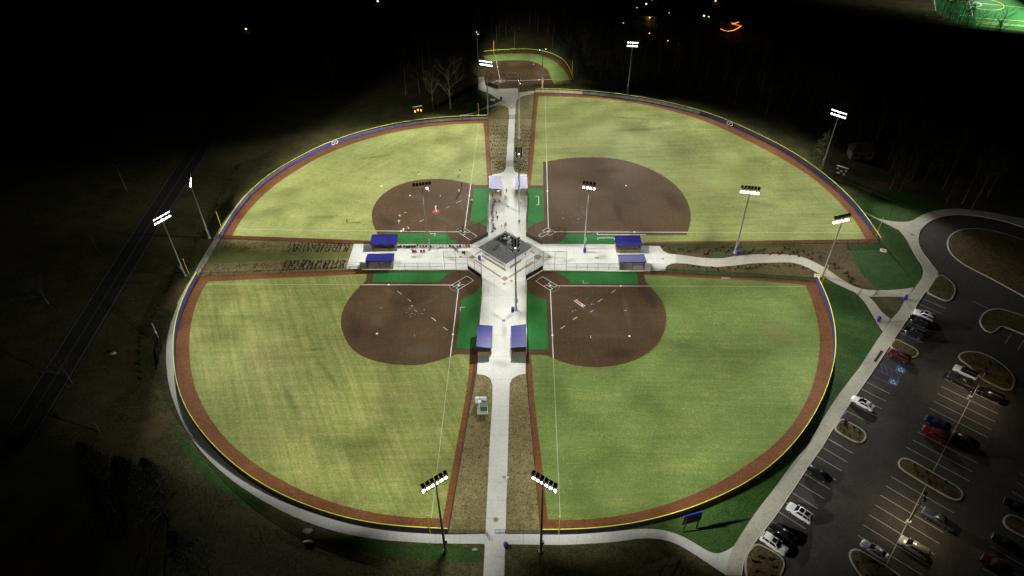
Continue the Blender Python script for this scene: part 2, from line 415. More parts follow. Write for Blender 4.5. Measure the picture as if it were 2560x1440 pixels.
FIELD = {
 'BL': dict(mat=g_bl, where='southwest',
   inner=[(-12.27, 67.59), (-10.44, 86.52), (-9.15, 99.15), (-8.11, 112.66), (-7.63, 136.21), (-7.61, 139.83), (-11.63, 143.75), (-39.73, 144.83), (-82.95, 143.05)],
   grass_curve=[(-79.85, 140.83), (-80.26, 139.54), (-80.29, 133.54), (-79.14, 125.7), (-76.94, 117.68), (-74.81, 112.09), (-72.44, 106.78), (-69.2, 101.14), (-65.28, 95.79), (-60.56, 90.44), (-57.8, 87.86), (-52.34, 83.62), (-46.39, 79.79), (-39.77, 76.32), (-33.55, 73.83), (-27.64, 72.25), (-24.54, 71.55), (-20.74, 70.97), (-16.99, 70.7), (-13.45, 70.64)],
   grass_rest=[(-12.7, 78.31), (-11.86, 86.55), (-10.56, 99.17), (-10.09, 106.16), (-9.91, 113.66), (-17.76, 124.74), (-38.35, 141.03), (-38.39, 143.03)],
   dirt_curve=[(-38.22, 140.13), (-39.28, 138.53), (-40.07, 136.94), (-41.73, 133.07), (-42.4, 128.18), (-42.32, 125.27), (-41.67, 122.41), (-39.57, 117.57), (-37.13, 114.22), (-33.97, 111.9), (-29.62, 110.4), (-24.48, 109.51), (-21.73, 109.52), (-18.37, 110.33), (-15.92, 111.54), (-14.36, 112.34), (-13.14, 112.95)],
   dirt_rest=[(-8.39, 112.73), (-8.15, 114.02), (-7.63, 136.21), (-7.61, 139.83), (-11.63, 143.75), (-39.86, 144.66), (-38.45, 143.45)],
   turf=[[(-36.52, 143.65), (-14.29, 143.64), (-16.11, 143.01), (-17.28, 142.12), (-18.43, 140.41), (-19.02, 139.16), (-36.46, 139.56)],
         [(-12.72, 132.42), (-10.72, 133.38), (-8.95, 135.37), (-7.77, 137.89), (-7.71, 135.03), (-8.27, 121.71), (-8.4, 114.68), (-13.24, 114.91)]],
   home=(-13.79, 137.82), a=(-32.05, 138.36), b=(-14.29, 119.48), c=(-32.57, 120.14)),
 'BR': dict(mat=g_br, where='southeast',
   inner=[(78.49, 137.05), (62.73, 139.44), (36.62, 142.12), (8.24, 143.2), (3.68, 139.25), (3.06, 112.43), (3.2, 98.91), (3.79, 86.27), (4.62, 67.24)],
   grass_curve=[(6.04, 70.08), (7.88, 69.93), (12.69, 69.89), (18.31, 70.46), (23.28, 71.41), (26.4, 72.2), (30.12, 73.33), (35.79, 75.66), (40.58, 78.07), (44.72, 80.52), (49.1, 83.52), (53.43, 86.62), (56.12, 89.14), (59.8, 93.14), (62.95, 97.22), (65.9, 101.71), (68.3, 106.37), (70.64, 111.3), (72.52, 116.18), (73.7, 120.66), (74.49, 125.35), (75.3, 130.24), (75.63, 133.93), (75.47, 135.92)],
   grass_rest=[(70.27, 136.75), (62.36, 138.07), (34.74, 140.92), (34.69, 138.54), (21.37, 123.9), (4.43, 113.37), (4.02, 112.09), (4.3, 108.94), (4.5, 98.89), (5.21, 86.24)],
   dirt_curve=[(7.87, 112.17), (9.19, 111.03), (12.07, 109.4), (15.41, 108.4), (18.79, 108.09), (21.76, 108.28), (25.27, 109.01), (29.16, 110.63), (32.32, 113.12), (34.68, 116.03), (36.93, 120.75), (37.79, 123.9), (38.08, 127.17), (37.74, 130.92), (36.72, 133.87), (35.53, 136.03), (34.75, 138.45)],
   dirt_rest=[(34.74, 140.92), (34.8, 142.16), (8.24, 143.2), (3.68, 139.25), (3.06, 112.43), (6.02, 112.37)],
   turf=[[(10.66, 142.81), (12.72, 141.84), (14.21, 140.56), (15.04, 138.91), (15.48, 137.84), (32.73, 137.29), (32.98, 141.45), (32.82, 142.13)],
         [(3.87, 138.27), (4.2, 135.15), (5.32, 133.33), (7.05, 132.21), (8.64, 131.56), (8.24, 114.07), (3.15, 114.18)]],
   home=(9.88, 137.01), a=(9.45, 118.75), b=(28.05, 136.51), c=(27.73, 118.09)),
 'TL': dict(mat=g_tl, where='northwest',
   inner=[(-7.64, 231.51), (-6.49, 201.57), (-5.83, 190.32), (-6.43, 179.93), (-6.7, 160.23), (-10.96, 155.14), (-37.81, 155.98), (-44.12, 156.32), (-82.27, 159.71)],
   grass_curve=[(-79.5, 161.27), (-79.56, 166.99), (-78.21, 174.73), (-76.16, 182.92), (-73.05, 190.39), (-68.39, 197.98), (-64.99, 203.52), (-58.75, 210), (-51.66, 215.73), (-38.66, 222.74), (-30.95, 224.89), (-23.05, 226.75), (-15.04, 227.42), (-9.43, 227.39)],
   grass_rest=[(-8.87, 220.94), (-7.94, 201.61), (-7.18, 186.34), (-10.73, 184.58), (-32.21, 165.79), (-37.58, 160.04), (-37.38, 157.75), (-38.06, 157.77)],
   dirt_curve=[(-38.03, 160.82), (-38.72, 162.49), (-40.25, 165.99), (-41.19, 170.09), (-41.44, 174.3), (-40.66, 178.62), (-39.04, 182.49), (-36.11, 186.43), (-32.31, 188.91), (-28.31, 190.05), (-23.58, 190.4), (-18.79, 189.79), (-14.93, 188.19), (-12.36, 186.95), (-11.09, 186.21)],
   dirt_rest=[(-7.34, 186.11), (-6.15, 185.84), (-6.43, 179.93), (-6.7, 160.23), (-10.96, 155.14), (-37.81, 155.98), (-37.43, 158.13)],
   turf=[[(-35.97, 161.15), (-18.2, 160.61), (-17.66, 159.16), (-16.67, 157.62), (-14.9, 156.07), (-12.64, 155.37), (-36.13, 155.94)],
         [(-11.34, 184.36), (-6.37, 184.23), (-6.64, 163.15), (-7.52, 164.17), (-9, 165.7), (-11.83, 166.78)]],
   home=(-13.34, 161.27), a=(-12.67, 179.98), b=(-31.45, 162.11), c=(-30.84, 180.69)),
 'TR': dict(mat=g_tr, where='northeast',
   inner=[(101.57, 153.31), (75.41, 153.49), (36.7, 153.61), (8.37, 154.67), (4.28, 159.96), (4.99, 179.62), (5.32, 190.01), (6.01, 201.21), (8.33, 232.58), (9.71, 251.74)],
   grass_curve=[(11.14, 249.06), (23.11, 247.96), (34.33, 246.21), (45.2, 242.79), (55.52, 237.48), (65.86, 230.43), (71.98, 224.09), (78.59, 215.37), (85.86, 204.79), (92.25, 193.67), (95.73, 185.14), (98.05, 174.5), (98.95, 166.48), (99.25, 160.68), (98.6, 155.04)],
   grass_rest=[(75.92, 155.15), (66.92, 154.81), (35.79, 154.93), (35.02, 157.29), (26.98, 176.82), (9.44, 185.47), (6.2, 185.56), (7.69, 201.16), (9.1, 222.6)],
   dirt_curve=[(10.75, 199.78), (14.42, 200.96), (19.76, 202.11), (26.39, 202.44), (32.91, 201.72), (37.34, 200.3), (41.53, 197.62), (46.58, 192.8), (50.3, 186.98), (52.69, 180.02), (53.26, 172.36), (52.55, 167.17), (51.29, 162.68), (49.37, 158.26)],
   dirt_rest=[(35.3, 158.47), (34.53, 153.94), (8.37, 154.67), (4.28, 159.96), (4.99, 179.62), (5.21, 185.59), (10.19, 185.45)],
   turf=[[(5.41, 183.68), (10.2, 183.55), (9.71, 166.54), (6.63, 164.8), (4.69, 162.38)],
         [(15.94, 159.48), (33.54, 158.75), (33.11, 154.07), (12.12, 154.58), (13.58, 155.75), (15.1, 157.59)]],
   home=(10.59, 160.77), a=(11.34, 182.15), b=(34.93, 160.02), c=(35.88, 184.58)),
}
painted = {}
def ragged(P, amp=0.05):
    return [P[0]] + [(p[0] + random.uniform(-amp, amp), p[1] + random.uniform(-amp, amp)) for p in P[1:-1]] + [P[-1]]
for key, F in FIELD.items():
    w = F['where']
    pts = FENCE[key] + F['inner']
    tr = sheet('warning_track', pts, 0.02, track_m)
    gc = ragged(smooth(F['grass_curve'], 0.6, 3.5))
    F['grass'] = sheet('outfield_grass', gc + F['grass_rest'], 0.036, F['mat'])
    dc = ragged(smooth(F['dirt_curve'], 0.5, 2.2))
    di = sheet('infield_dirt', dc + F['dirt_rest'], 0.052, dirt)
    painted[key] = di
    for t in F['turf']:
        sheet('artificial_turf_strip', t, 0.066, turf_m)

# the small field beyond, its own fence and plaza
F5 = dict(home=(-3.43, 262.94), a=(-4.63, 276.83), b=(11.93, 263.53), c=(10.3, 278.94))
sheet('warning_track', FENCE['F5'] + [(24.7, 258.98), (17.94, 258.67), (3.09, 256.25), (-4.38, 255.79), (-9.24, 259.6), (-11.09, 287.26)], 0.02, track_m)
sheet('outfield_grass', smooth([(-10.45, 289.07), (-2.8, 290.4), (5.73, 290.52), (12.1, 289.41), (16.18, 285.93), (20.09, 280.64), (22.65, 272.84), (23.96, 265.01), (24.17, 260.3)], 1.0, 2.5) + [(17.95, 258.85), (4.46, 267.61), (-9.61, 280.9)], 0.036, g_far)
painted['F5'] = sheet('infield_dirt', smooth([(-9.8, 281.94), (-3.63, 283.18), (4.76, 283.71), (9.74, 282.27), (13.75, 278.2), (15.98, 273.08), (16.49, 267.19), (17.38, 261.46), (17.94, 258.67)], 1.0, 1.8) + [(3.09, 256.25), (-4.38, 255.79), (-9.24, 259.6)], 0.052, dirt)

# ---- painted lines on the infields
ZL = 0.082
def dirv(a, b):
    d = V2(b) - V2(a); d.normalize(); return d
def ray_hit(p, d, poly):
    best = None
    for i in range(len(poly) - 1):
        a = V2(poly[i]); e = V2(poly[i + 1]) - a
        den = d.x * e.y - d.y * e.x
        if abs(den) < 1e-9: continue
        q = a - p
        t = (q.x * e.y - q.y * e.x) / den; s = (q.x * d.y - q.y * d.x) / den
        if 0 <= s <= 1 and t > 5 and (best is None or t < best): best = t
    return best
def rect_outline(o, u, v, u0, u1, v0, v1, wd, par, skip=()):
    P = [(u0, v0), (u1, v0), (u1, v1), (u0, v1)]
    for i in range(4):
        if i in skip: continue
        a = P[i]; b = P[(i + 1) % 4]
        line('chalk_line', [tuple(o + u * a[0] + v * a[1]), tuple(o + u * b[0] + v * b[1])], wd, ZL + 0.002 * i, white_p, par)
def infield_marks(key, F, gcurve, dcurve, wide=False, boxlen=3.0):
    par = painted[key]
    h = V2(F['home'])
    for tgt in ('a', 'b'):
        d = dirv(F['home'], F[tgt])
        t1 = ray_hit(h, d, dcurve) or 24.0
        t2 = ray_hit(h, d, gcurve) or 60.0
        line('foul_line', [tuple(h + d * 1.55), tuple(h + d * t1)], 0.16, ZL, white_p, par)
        line('foul_line', [tuple(h + d * t1), tuple(h + d * t2)], 0.11, ZL + 0.003, faint_p, par)
    dg = V2(F['home']) * 2 - V2(F['a']) - V2(F['b']); dg.normalize()     # towards the backstop
    nn = Vector((-dg.y, dg.x))
    wd = 0.11
    bw = 1.2 if wide else 0.95
    for s in (-1, 1):
        rect_outline(h, dg, nn * s, -1.25, 0.95, 0.36, 0.36 + bw, wd, par)
    cw = 0.6 if wide else 1.31
    rect_outline(h, dg, nn, 0.95, 0.95 + (2.3 if wide else boxlen), -cw, cw, wd, par, skip=(3,))
    bm = bmesh.new()
    P = [(-.24, -.24), (-.24, .24), (.05, .24), (.3, 0), (.05, -.24)]
    prism(bm, [tuple(h + dg * a + nn * b) for a, b in P], ZL, ZL + 0.03)
    tag(link('home_plate', mesh(bm, 'home_plate'), base_m), 'white home plate between the batter boxes of the %s field' % F.get('where', 'small far'), 'home plate', 'home plates')
    if not wide:
        da = dirv(F['home'], F['a']); db = dirv(F['home'], F['b'])
        a0 = math.atan2(da.y, da.x); a1 = math.atan2(db.y, db.x)
        while a1 - a0 > math.pi: a1 -= 2 * math.pi
        while a0 - a1 > math.pi: a1 += 2 * math.pi
        line('chalk_arc', [(h.x + 2.45 * math.cos(a0 + (a1 - a0) * k / 14), h.y + 2.45 * math.sin(a0 + (a1 - a0) * k / 14)) for k in range(15)], 0.09, ZL + 0.008, dust_p, par)
base_me = None
def put_base(p, label, rot=0.0):
    global base_me
    if base_me is None:
        bm = bmesh.new(); bx(bm, (0, 0, 0.05), (0.46, 0.46, 0.1))
        bmesh.ops.bevel(bm, geom=bm.edges[:], offset=0.03, segments=2, affect='EDGES')
        base_me = mesh(bm, 'base_bag')
    tag(link('base_bag', base_me, base_m, None, (p[0], p[1], 0.06), rot), label, 'base', 'white bases')
for key, F in FIELD.items():
    infield_marks(key, F, smooth(F['grass_curve'], 1.2, 3.5), smooth(F['dirt_curve'], 1.0, 2.2), wide=(key == 'TR'))
    put_base(F['a'], 'white base on the foul line running north and south, %s field' % F['where'])
    put_base(F['b'], 'white base on the foul line running east and west, %s field' % F['where'])
    put_base(F['c'], 'white second base out near the grass of the %s field' % F['where'])
infield_marks('F5', F5, FENCE['F5'], smooth([(-9.8, 281.94), (-3.63, 283.18), (4.76, 283.71), (9.74, 282.27), (13.75, 278.2), (15.98, 273.08), (16.49, 267.19), (17.38, 261.46), (17.94, 258.67)], 1.0, 1.8))
put_base(F5['a'], 'white base on the left foul line of the small far field')
put_base(F5['b'], 'white base on the right foul line of the small far field')
put_base(F5['c'], 'white second base on the dirt of the small far field')

def marks(key, segs, w=0.16, mat=None, name='chalk_mark'):
    for k, s in enumerate(segs):
        line(name, s, w, ZL + 0.012, mat or hash_p, painted[key])
marks('BL', [[(-29.45, 135.71), (-28.24, 134.51)], [(-26.51, 132.61), (-25.57, 131.67)], [(-19.91, 125.58), (-18.71, 124.29)], [(-16.78, 122.17), (-15.7, 120.99)]])
marks('BL', [[(-33.23, 129.39), (-32.35, 129.37)], [(-24.38, 128.53), (-23.56, 127.77)], [(-23.56, 119.61), (-23.4, 118.92)]], 0.14, dust_p)
marks('BL', [[(-11.77, 129.18), (-12.95, 129.21)], [(-12.95, 129.21), (-12.93, 127.8)]], 0.12, hash_p)
marks('BR', [[(25.38, 133.97), (26.58, 135.04)], [(21.51, 130.44), (22.77, 131.56)], [(14.79, 124.04), (15.9, 125.02)], [(11.61, 120.94), (12.69, 121.96)]])
marks('BR', [[(19.19, 126.66), (19.95, 127.27)], [(27.62, 127.17), (28.36, 127.16)], [(18.53, 118.39), (18.54, 117.54)]], 0.14, hash_p)
marks('BR', [[(18.54, 139.03), (18.51, 137.81)], [(18.51, 137.81), (19.94, 137.78)]], 0.12, hash_p)
marks('TL', [[(-16.42, 176.23), (-15, 177.5)], [(-19.42, 173.57), (-18.36, 174.39)], [(-26.72, 166.66), (-25.42, 167.74)], [(-31.68, 171.57), (-30.94, 171.55)], [(-21.59, 180.78), (-21.44, 179.94)]])
marks('TL', [[(-23.11, 160.78), (-21.6, 160.75)], [(-21.6, 160.75), (-21.71, 159.55)]], 0.12, white_p)
marks('TR', [[(7.57, 179.27), (8.55, 179.25)], [(8.55, 179.25), (8.37, 174.6)], [(8.37, 174.6), (7.5, 174.63)], [(24.4, 159.94), (24.31, 159.08)], [(24.31, 159.08), (38.12, 158.64)], [(24.23, 156.7), (24.31, 157.5)], [(24.31, 157.5), (28.94, 157.39)], [(28.94, 157.39), (28.84, 156.59)]], 0.14, white_p)
cen = (1.42, 268.49)
line('chalk_circle', [(cen[0] + 2.3 * math.cos(k * math.pi / 14), cen[1] + 2.3 * math.sin(k * math.pi / 14)) for k in range(29)], 0.1, ZL, dust_p, painted['F5'])
# scuffed chalk crumbs round the pitching spots
def crumbs(key, c, n, r):
    bm = bmesh.new()
    for k in range(n):
        a = random.uniform(0, 6.28); q = r * random.uniform(0.2, 1) ** 0.6
        s = random.uniform(0.05, 0.16)
        bx(bm, (c[0] + q * math.cos(a), c[1] + q * math.sin(a), ZL + 0.012), (s * 1.6, s, 0.02), a)
    o = link('chalk_crumbs', mesh(bm, 'chalk_crumbs'), hash_p, painted[key]); o['kind'] = 'stuff'
crumbs('BL', (-24.39, 128.38), 16, 2.6); crumbs('BR', (17.36, 128.36), 16, 4.0); crumbs('TR', (19.1, 168.95), 18, 4.5)
# worn and damp patches, some painting pools of lamp light, each its own shape
disc_me = None
def patch(par, p, q, wid, mat, z, name='worn_or_lit_patch'):
    global disc_me
    if disc_me is None:
        bm = bmesh.new(); bmesh.ops.create_circle(bm, cap_ends=True, segments=28, radius=1.0)
        disc_me = bpy.data.meshes.new('worn_or_lit_patch'); bm.to_mesh(disc_me); bm.free()
    a = V2(p); e = V2(q); d = e - a; c_ = (a + e) / 2
    o = link(name, disc_me, None, par, (c_.x, c_.y, z), math.atan2(d.y, d.x))
    if len(disc_me.materials) == 0: disc_me.materials.append(mat)
    o.material_slots[0].link = 'OBJECT'; o.material_slots[0].material = mat
    o.scale = (max(d.length / 2 + wid * .5, wid), wid, 1)
PZ = 0.0585
for k_, (a_, b_, w_, m_) in enumerate((
    ((10.33, 118.83), (30.24, 117.87), 1.5, dust_lit_m), ((28.48, 136.42), (28.29, 117.5), 1.3, dust_lit_m), ((12.27, 134.58), (22.35, 123.88), 1.6, dust_lit_m), ((18.85, 128.33), (21.53, 125.33), 2.6, dust_lit_m), ((33.39, 138.89), (35.97, 123.59), 2.2, damp_m), ((20.09, 111.77), (29.49, 112.86), 2.4, damp_m))):
    patch(painted['BR'], a_, b_, w_, m_, PZ + .001 * k_)
for k_, (a_, b_, w_, m_) in enumerate((((-25.01, 128.54), (-17.41, 134.46), 1.1, dust_lit_m), ((-25.13, 127.81), (-23.55, 128.96), 2.4, dust_lit_m), ((-33.22, 137.99), (-30.14, 133.97), 1.8, dust_lit_m), ((-34.91, 128.02), (-30.98, 120.8), 2.2, dust_lit_m), ((-25.42, 113.98), (-17.1, 115.12), 3.0, dust_lit_m), ((-40.9, 128.15), (-36.35, 118.18), 3.0, damp_m), ((-30.66, 133.98), (-27.92, 127.87), 2.4, damp_m))):
    patch(painted['BL'], a_, b_, w_, m_, PZ + .001 * k_)
for k_, (a_, b_, w_, m_) in enumerate((((34.5, 178.83), (43.83, 176.38), 6.0, dust_lit_m), ((17.97, 169.6), (22.58, 168.45), 3.0, dust_lit_m), ((21.13, 179.19), (35.09, 183.33), 4.0, dust_lit_m), ((31.8, 176.7), (31.64, 164.17), 2.0, damp_m), ((47.41, 182.99), (50.56, 167.73), 3.5, damp_m), ((26.14, 193.07), (36.5, 194.01), 3.0, damp_m))):
    patch(painted['TR'], a_, b_, w_, m_, PZ + .001 * k_)
for k_, (a_, b_, w_, m_) in enumerate((((-22.72, 170.65), (-17.11, 165.41), 1.8, dust_lit_m), ((-33.9, 180.66), (-23.98, 179.28), 2.6, dust_lit_m), ((-15.6, 182.42), (-13.21, 169.37), 1.8, dust_lit_m), ((-38.59, 170.03), (-33.14, 163.82), 2.4, damp_m))):
    patch(painted['TL'], a_, b_, w_, m_, PZ + .001 * k_)
patch(painted['F5'], (10.95, 269.32), (15.23, 271.12), 4.0, dust_lit_m, PZ)  # pale patch painting the bright spot near the lamp pole
GZ_ = 0.0405
for k_, (a_, b_, w_, m_) in enumerate((((37.47, 129.41), (37.11, 118), 1.6, worn_lit_g), ((37.35, 119.36), (28.1, 109.71), 1.6, worn_lit_g), ((25.15, 108.15), (15.11, 107.49), 1.6, worn_lit_g), ((34.96, 135.64), (37.91, 127.91), 1.6, worn_lit_g), ((12.38, 75), (26.91, 75.2), 1.0, worn_lit_g), ((18.7, 98.62), (29.24, 99.55), 1.0, worn_lit_g), ((60.22, 123.07), (66.3, 114.71), 5.0, worn_lit_g),
      ((-70.52, 127.32), (-63.33, 126.44), 1.6, green_g), ((-53.72, 119.22), (-49.07, 119.8), .9, green_g), ((-50.42, 115.14), (-42.48, 115.38), .8, green_g), ((-46.98, 114.42), (-37.12, 100.82), 1.0, green_g), ((-52.35, 105.79), (-44.23, 93.26), 1.2, green_g), ((-63.17, 112.18), (-48.86, 114.46), 5.0, worn_lit_g), ((-33.43, 99.61), (-17.04, 101.58), 5.0, worn_lit_g), ((-55.5, 91.37), (-47.32, 85.22), 4.0, worn_lit_g),
      ((32.8, 231.8), (52.47, 228.05), 1.2, green_g), ((28.73, 219.78), (62.77, 222.27), 1.4, green_g), ((13.83, 229.28), (24.13, 232.07), 4.5, worn_lit_g), ((54.15, 192.28), (63.02, 175.87), 5.0, worn_lit_g), ((69, 175.71), (80.83, 171.1), 2.0, green_g),
      ((-77.73, 179.61), (-63.98, 183.73), 5.0, worn_lit_g), ((-52.29, 202.89), (-36.81, 206.39), 1.2, green_g), ((-63.26, 169.63), (-46.88, 170.24), 1.2, green_g))):  # the broad northwest patch paints a bright pool of lamp light
    patch(FIELD[('BR', 'BL', 'TR', 'TL')[(k_ > 6) + (k_ > 14) + (k_ > 19)]]['grass'], a_, b_, w_, m_, GZ_ + .0006 * k_)
# red pitching mat and red mound
mp = [(15.53, 131.14), (16.04, 131.51), (18.16, 128.97), (17.72, 128.46)]
bm = bmesh.new(); prism(bm, mp, 0.055, 0.09)
mat_o = tag(link('pitching_mat', mesh(bm, 'pitching_mat'), red_m), 'long red pitching mat with white border lines', 'mat')
for i in (1, 3):
    line('border_line', [mp[i], mp[(i + 1) % 4]], 0.14, 0.096, white_p, mat_o)
m0, m1, m2, m3 = [V2(q) for q in mp]
line('pitching_rubber', [tuple(m0.lerp(m3, .78).lerp(m1.lerp(m2, .78), .2)), tuple(m0.lerp(m3, .78).lerp(m1.lerp(m2, .78), .8))], 0.22, 0.1, base_m, mat_o)
cm_ = (-22.2, 171.69)
bm = bmesh.new()
bmesh.ops.create_cone(bm, cap_ends=True, segments=9, radius1=1.15, radius2=0.5, depth=0.16, matrix=Matrix.Translation((cm_[0], cm_[1], 0.13)) @ Matrix.Diagonal((1.0, 1.25, 1, 1)))
md_o = tag(link('pitching_mound', mesh(bm, 'pitching_mound'), redclay), 'low red clay pitching mound under the pitcher', 'mound')
bm = bmesh.new(); bx(bm, (0, 0, 0), (0.6, 0.15, 0.04)); link('pitching_rubber', mesh(bm, 'pitching_rubber'), base_m, md_o, (cm_[0], cm_[1] + 0.1, 0.23))

# ------------------------------------------------------------------ mulch beds and lawns
beds = {
 'west': [(-82.24, 159.61), (-44.11, 156.23), (-44.22, 145.19), (-39.96, 144.58), (-82.9, 143.05)],
 'north_left': smooth([(-7.63, 230.58), (-6.49, 201.57), (-5.85, 192.26)], 2, 0.5) + smooth([(-3.3, 192.98), (-1.7, 194.47), (-1.3, 198.85), (-1.22, 201.41), (-0.6, 220.69), (-0.17, 232.85), (-0.36, 238.48), (-1.61, 240.99), (-4.22, 241.74), (-7.19, 240.34)], 1.5, 1.5),
 'north_right': [(2.45, 243.87), (1.41, 201.34), (1.05, 196.26), (1.44, 193.77), (2.77, 192.5), (5.31, 191.95), (6.01, 201.21), (8.33, 232.58), (9.69, 251.21), (7.21, 250.24), (4.88, 248.57), (3.17, 246.9)],
 'south_left': [(-8.17, 106.73), (-6.36, 106.24), (-5.22, 105.34), (-4.66, 103.37), (-4.61, 99.06), (-5.05, 86.42), (-5.49, 67.48), (-12.27, 67.59), (-10.44, 86.52), (-9.15, 99.15)],
 'south_right': [(2.77, 106.39), (1.06, 106.09), (-0.3, 105.07), (-0.87, 103.3), (-0.96, 98.99), (-1.29, 86.36), (-1.84, 67.42), (4.62, 67.24), (3.79, 86.27), (3.2, 98.91)],
 'east_upper': [(40.95, 153.23), (41.52, 151.13), (42.92, 149.75), (46.36, 149.22), (51.21, 147.78), (56.51, 147.3), (60.84, 148.43), (65.34, 149.03), (74.03, 149), (78.7, 147.65), (80.93, 145.33), (85.36, 138.19), (88.74, 133.8), (93.37, 133.38), (91.5, 140.84), (91.86, 151.63), (92.45, 152.89), (75.36, 153.31)],
 'east_lower': [(41.05, 143.87), (43.5, 145.57), (46.7, 145.49), (50.47, 144.33), (54.83, 143.59), (59.8, 144.33), (64.27, 145.08), (72.91, 145.35), (76.04, 145.1), (78.24, 143.34), (80.21, 140.11), (78.48, 137.21), (62.75, 139.53), (40.59, 141.86)],
}
for k, v in beds.items():
    sheet('mulch_bed', v, 0.012, straw if k not in ('east_upper', 'east_lower') else straw_d)
sheet('lawn', [(-84.42, 146.99), (-82.77, 156.8), (-63.78, 152.49), (-45.15, 153.13), (-44.63, 150.07), (-63.07, 149.62), (-82.27, 148.32)], 0.02, layered('strip_turf', ((0.085, 0.105, 0.026), (0.12, 0.135, 0.036), (0.17, 0.165, 0.055)), streak=((0, 0.5),)))
sheet('lawn', [(40.48, 153.06), (46.35, 152.01), (74.97, 152.04), (84.36, 152.17), (84.55, 152.72), (75.3, 153.13), (40.53, 153.33)], 0.018, lawn)
sheet('lawn', [(51.6, 148.3), (55.7, 149.62), (59.76, 148.46), (56.2, 147.14)], 0.019, lawn)
sheet('lawn', [(40.62, 142.03), (46.41, 141.39), (62.84, 139.85), (77.77, 137.55), (78.1, 138.52), (63.11, 140.84), (44.66, 143.28), (41.4, 144.04)], 0.018, lawn)
sheet('lawn', [(92.68, 152.34), (101.45, 153.04), (104.56, 156.51), (103.02, 168.85), (103.78, 167.79), (107.56, 162.04), (109.68, 158.77), (109.88, 155.62), (108.83, 147.11), (108.99, 143.47), (108.29, 140.79), (105.92, 137.23), (102.9, 134.42), (99.15, 133.56), (93.37, 133.38), (91.5, 140.84)], 0.02, lawn)
sheet('lawn', [(80.45, 137.81), (83.57, 135.97), (87.07, 132.52), (88.07, 129.65), (88.04, 120.43), (88.12, 118.42), (85.14, 114.98), (77.9, 106.73), (69.78, 98.32), (63.56, 90.86), (58, 86.29), (66.11, 95.5), (73.74, 109.41), (77.53, 118.51), (79.69, 128.48)], 0.016, lawn)
sheet('lawn', [(58.4, 86.28), (59.11, 85.48), (54.24, 80.78), (44.85, 71.06), (38.29, 63.59), (37.22, 62.7), (35.91, 62.57), (33.58, 63.89), (30.21, 66.35), (25.69, 67.93), (22.8, 68.14), (35.45, 72.39), (47.66, 78.41)], 0.017, lawn)
sheet('lawn', [(-11.76, 255.5), (-7.35, 251.43), (-2.74, 245.39), (-11.27, 237.37), (-15.17, 235.24), (-13.33, 246.43)], 0.018, lawn)
sheet('lawn', [(102.61, 174.81), (104.86, 166.13), (110.7, 162.96), (117.57, 165.19), (124, 168.51), (129.94, 169.4), (128.28, 176.32), (113.4, 181.2)], 0.014, lawn)

sheet('lawn', smooth([(-71.98, 93.56), (-70.25, 92.48), (-67.32, 89.34), (-63.57, 85.5), (-58.71, 81.61), (-53.23, 77.69), (-46.83, 73.92), (-48.84, 72.93), (-55.08, 76.13), (-62.3, 81.68), (-67.92, 87.54)], 1.2, 1.0, closed=True), 0.014, lawn)
sheet('lawn', smooth([(-34.31, 67.94), (-28.25, 66.58), (-20.15, 65.51), (-12.19, 65.08), (-6.07, 64.83), (-5.99, 61.65), (-14.87, 62.53), (-25.67, 63.83), (-31.72, 65.69)], 1.2, 1.0, closed=True), 0.014, lawn)
# ------------------------------------------------------------------ pavements
def slabs(parent, pts, z, thick, xs, ys, mat, gap=0.03):
    """cut a pavement outline into poured slabs along joint lines"""
    xs = sorted(xs); ys = sorted(ys)
    for i in range(len(xs) - 1):
        for j in range(len(ys) - 1):
            bm = bmesh.new()
            if area2(pts) < 0: pts = pts[::-1]
            bm.faces.new([bm.verts.new((x, y, z)) for x, y in pts])
            for co, no in (((xs[i] + gap, 0, 0), (-1, 0, 0)), ((xs[i + 1] - gap, 0, 0), (1, 0, 0)), ((0, ys[j] + gap, 0), (0, -1, 0)), ((0, ys[j + 1] - gap, 0), (0, 1, 0))):
                g = bm.verts[:] + bm.edges[:] + bm.faces[:]
                if not bm.faces: break
                bmesh.ops.bisect_plane(bm, geom=g, dist=1e-5, plane_co=co, plane_no=no, clear_outer=True)
            if not bm.faces or sum(f.calc_area() for f in bm.faces) < 0.25:
                bm.free(); continue
            bmesh.ops.triangulate(bm, faces=bm.faces[:], ngon_method='EAR_CLIP')
            for f in bm.faces:
                f.normal_update()
                if f.normal.z < 0: f.normal_flip()
            me = bpy.data.meshes.new('slab'); bm.to_mesh(me); bm.free()
            link('slab', me, mat, parent)
plaza = [(-44, 156.23), (-11.08, 154.68), (-6.73, 159.85), (-6.46, 179.93), (-6.01, 192.02), (-3.3, 192.98), (-2.02, 193.99), (-1.44, 196.33), (-1.22, 201.41), (1.08, 201.35), (1.05, 196.26), (1.51, 193.76), (2.77, 192.5), (5.31, 191.95), (4.87, 179.62), (4.19, 159.58), (8.36, 154.39), (35.6, 153.64), (40.96, 153.41), (41.52, 151.13), (42.92, 149.75), (44.77, 149.44), (44.04, 145.6), (42.94, 145.45), (41.51, 144.63), (40.95, 143.88), (40.67, 142.45), (34.76, 142.42), (8.24, 143.29), (3.68, 139.25), (3.01, 112.43), (2.75, 106.39), (1.06, 106.09), (-0.3, 105.07), (-0.8, 103.59), (-0.91, 100.69), (-4.63, 100.76), (-4.66, 103.37), (-5.22, 105.34), (-6.36, 106.24), (-8.17, 106.64), (-8.11, 112.72), (-7.63, 136.21), (-7.5, 139.83), (-11.64, 144), (-44.33, 145.19)]
concourse = sheet('concourse', plaza, 0.05, joint)
slabs(concourse, plaza, 0.075, 0.05, [-46, -39, -32, -25, -18, -11.5, -4.5, 3.2, 10, 17, 24, 31, 38, 45, 52], [98, 105, 112, 119, 126, 133.5, 141, 148, 155, 162, 169, 176, 183, 190, 197], conc)
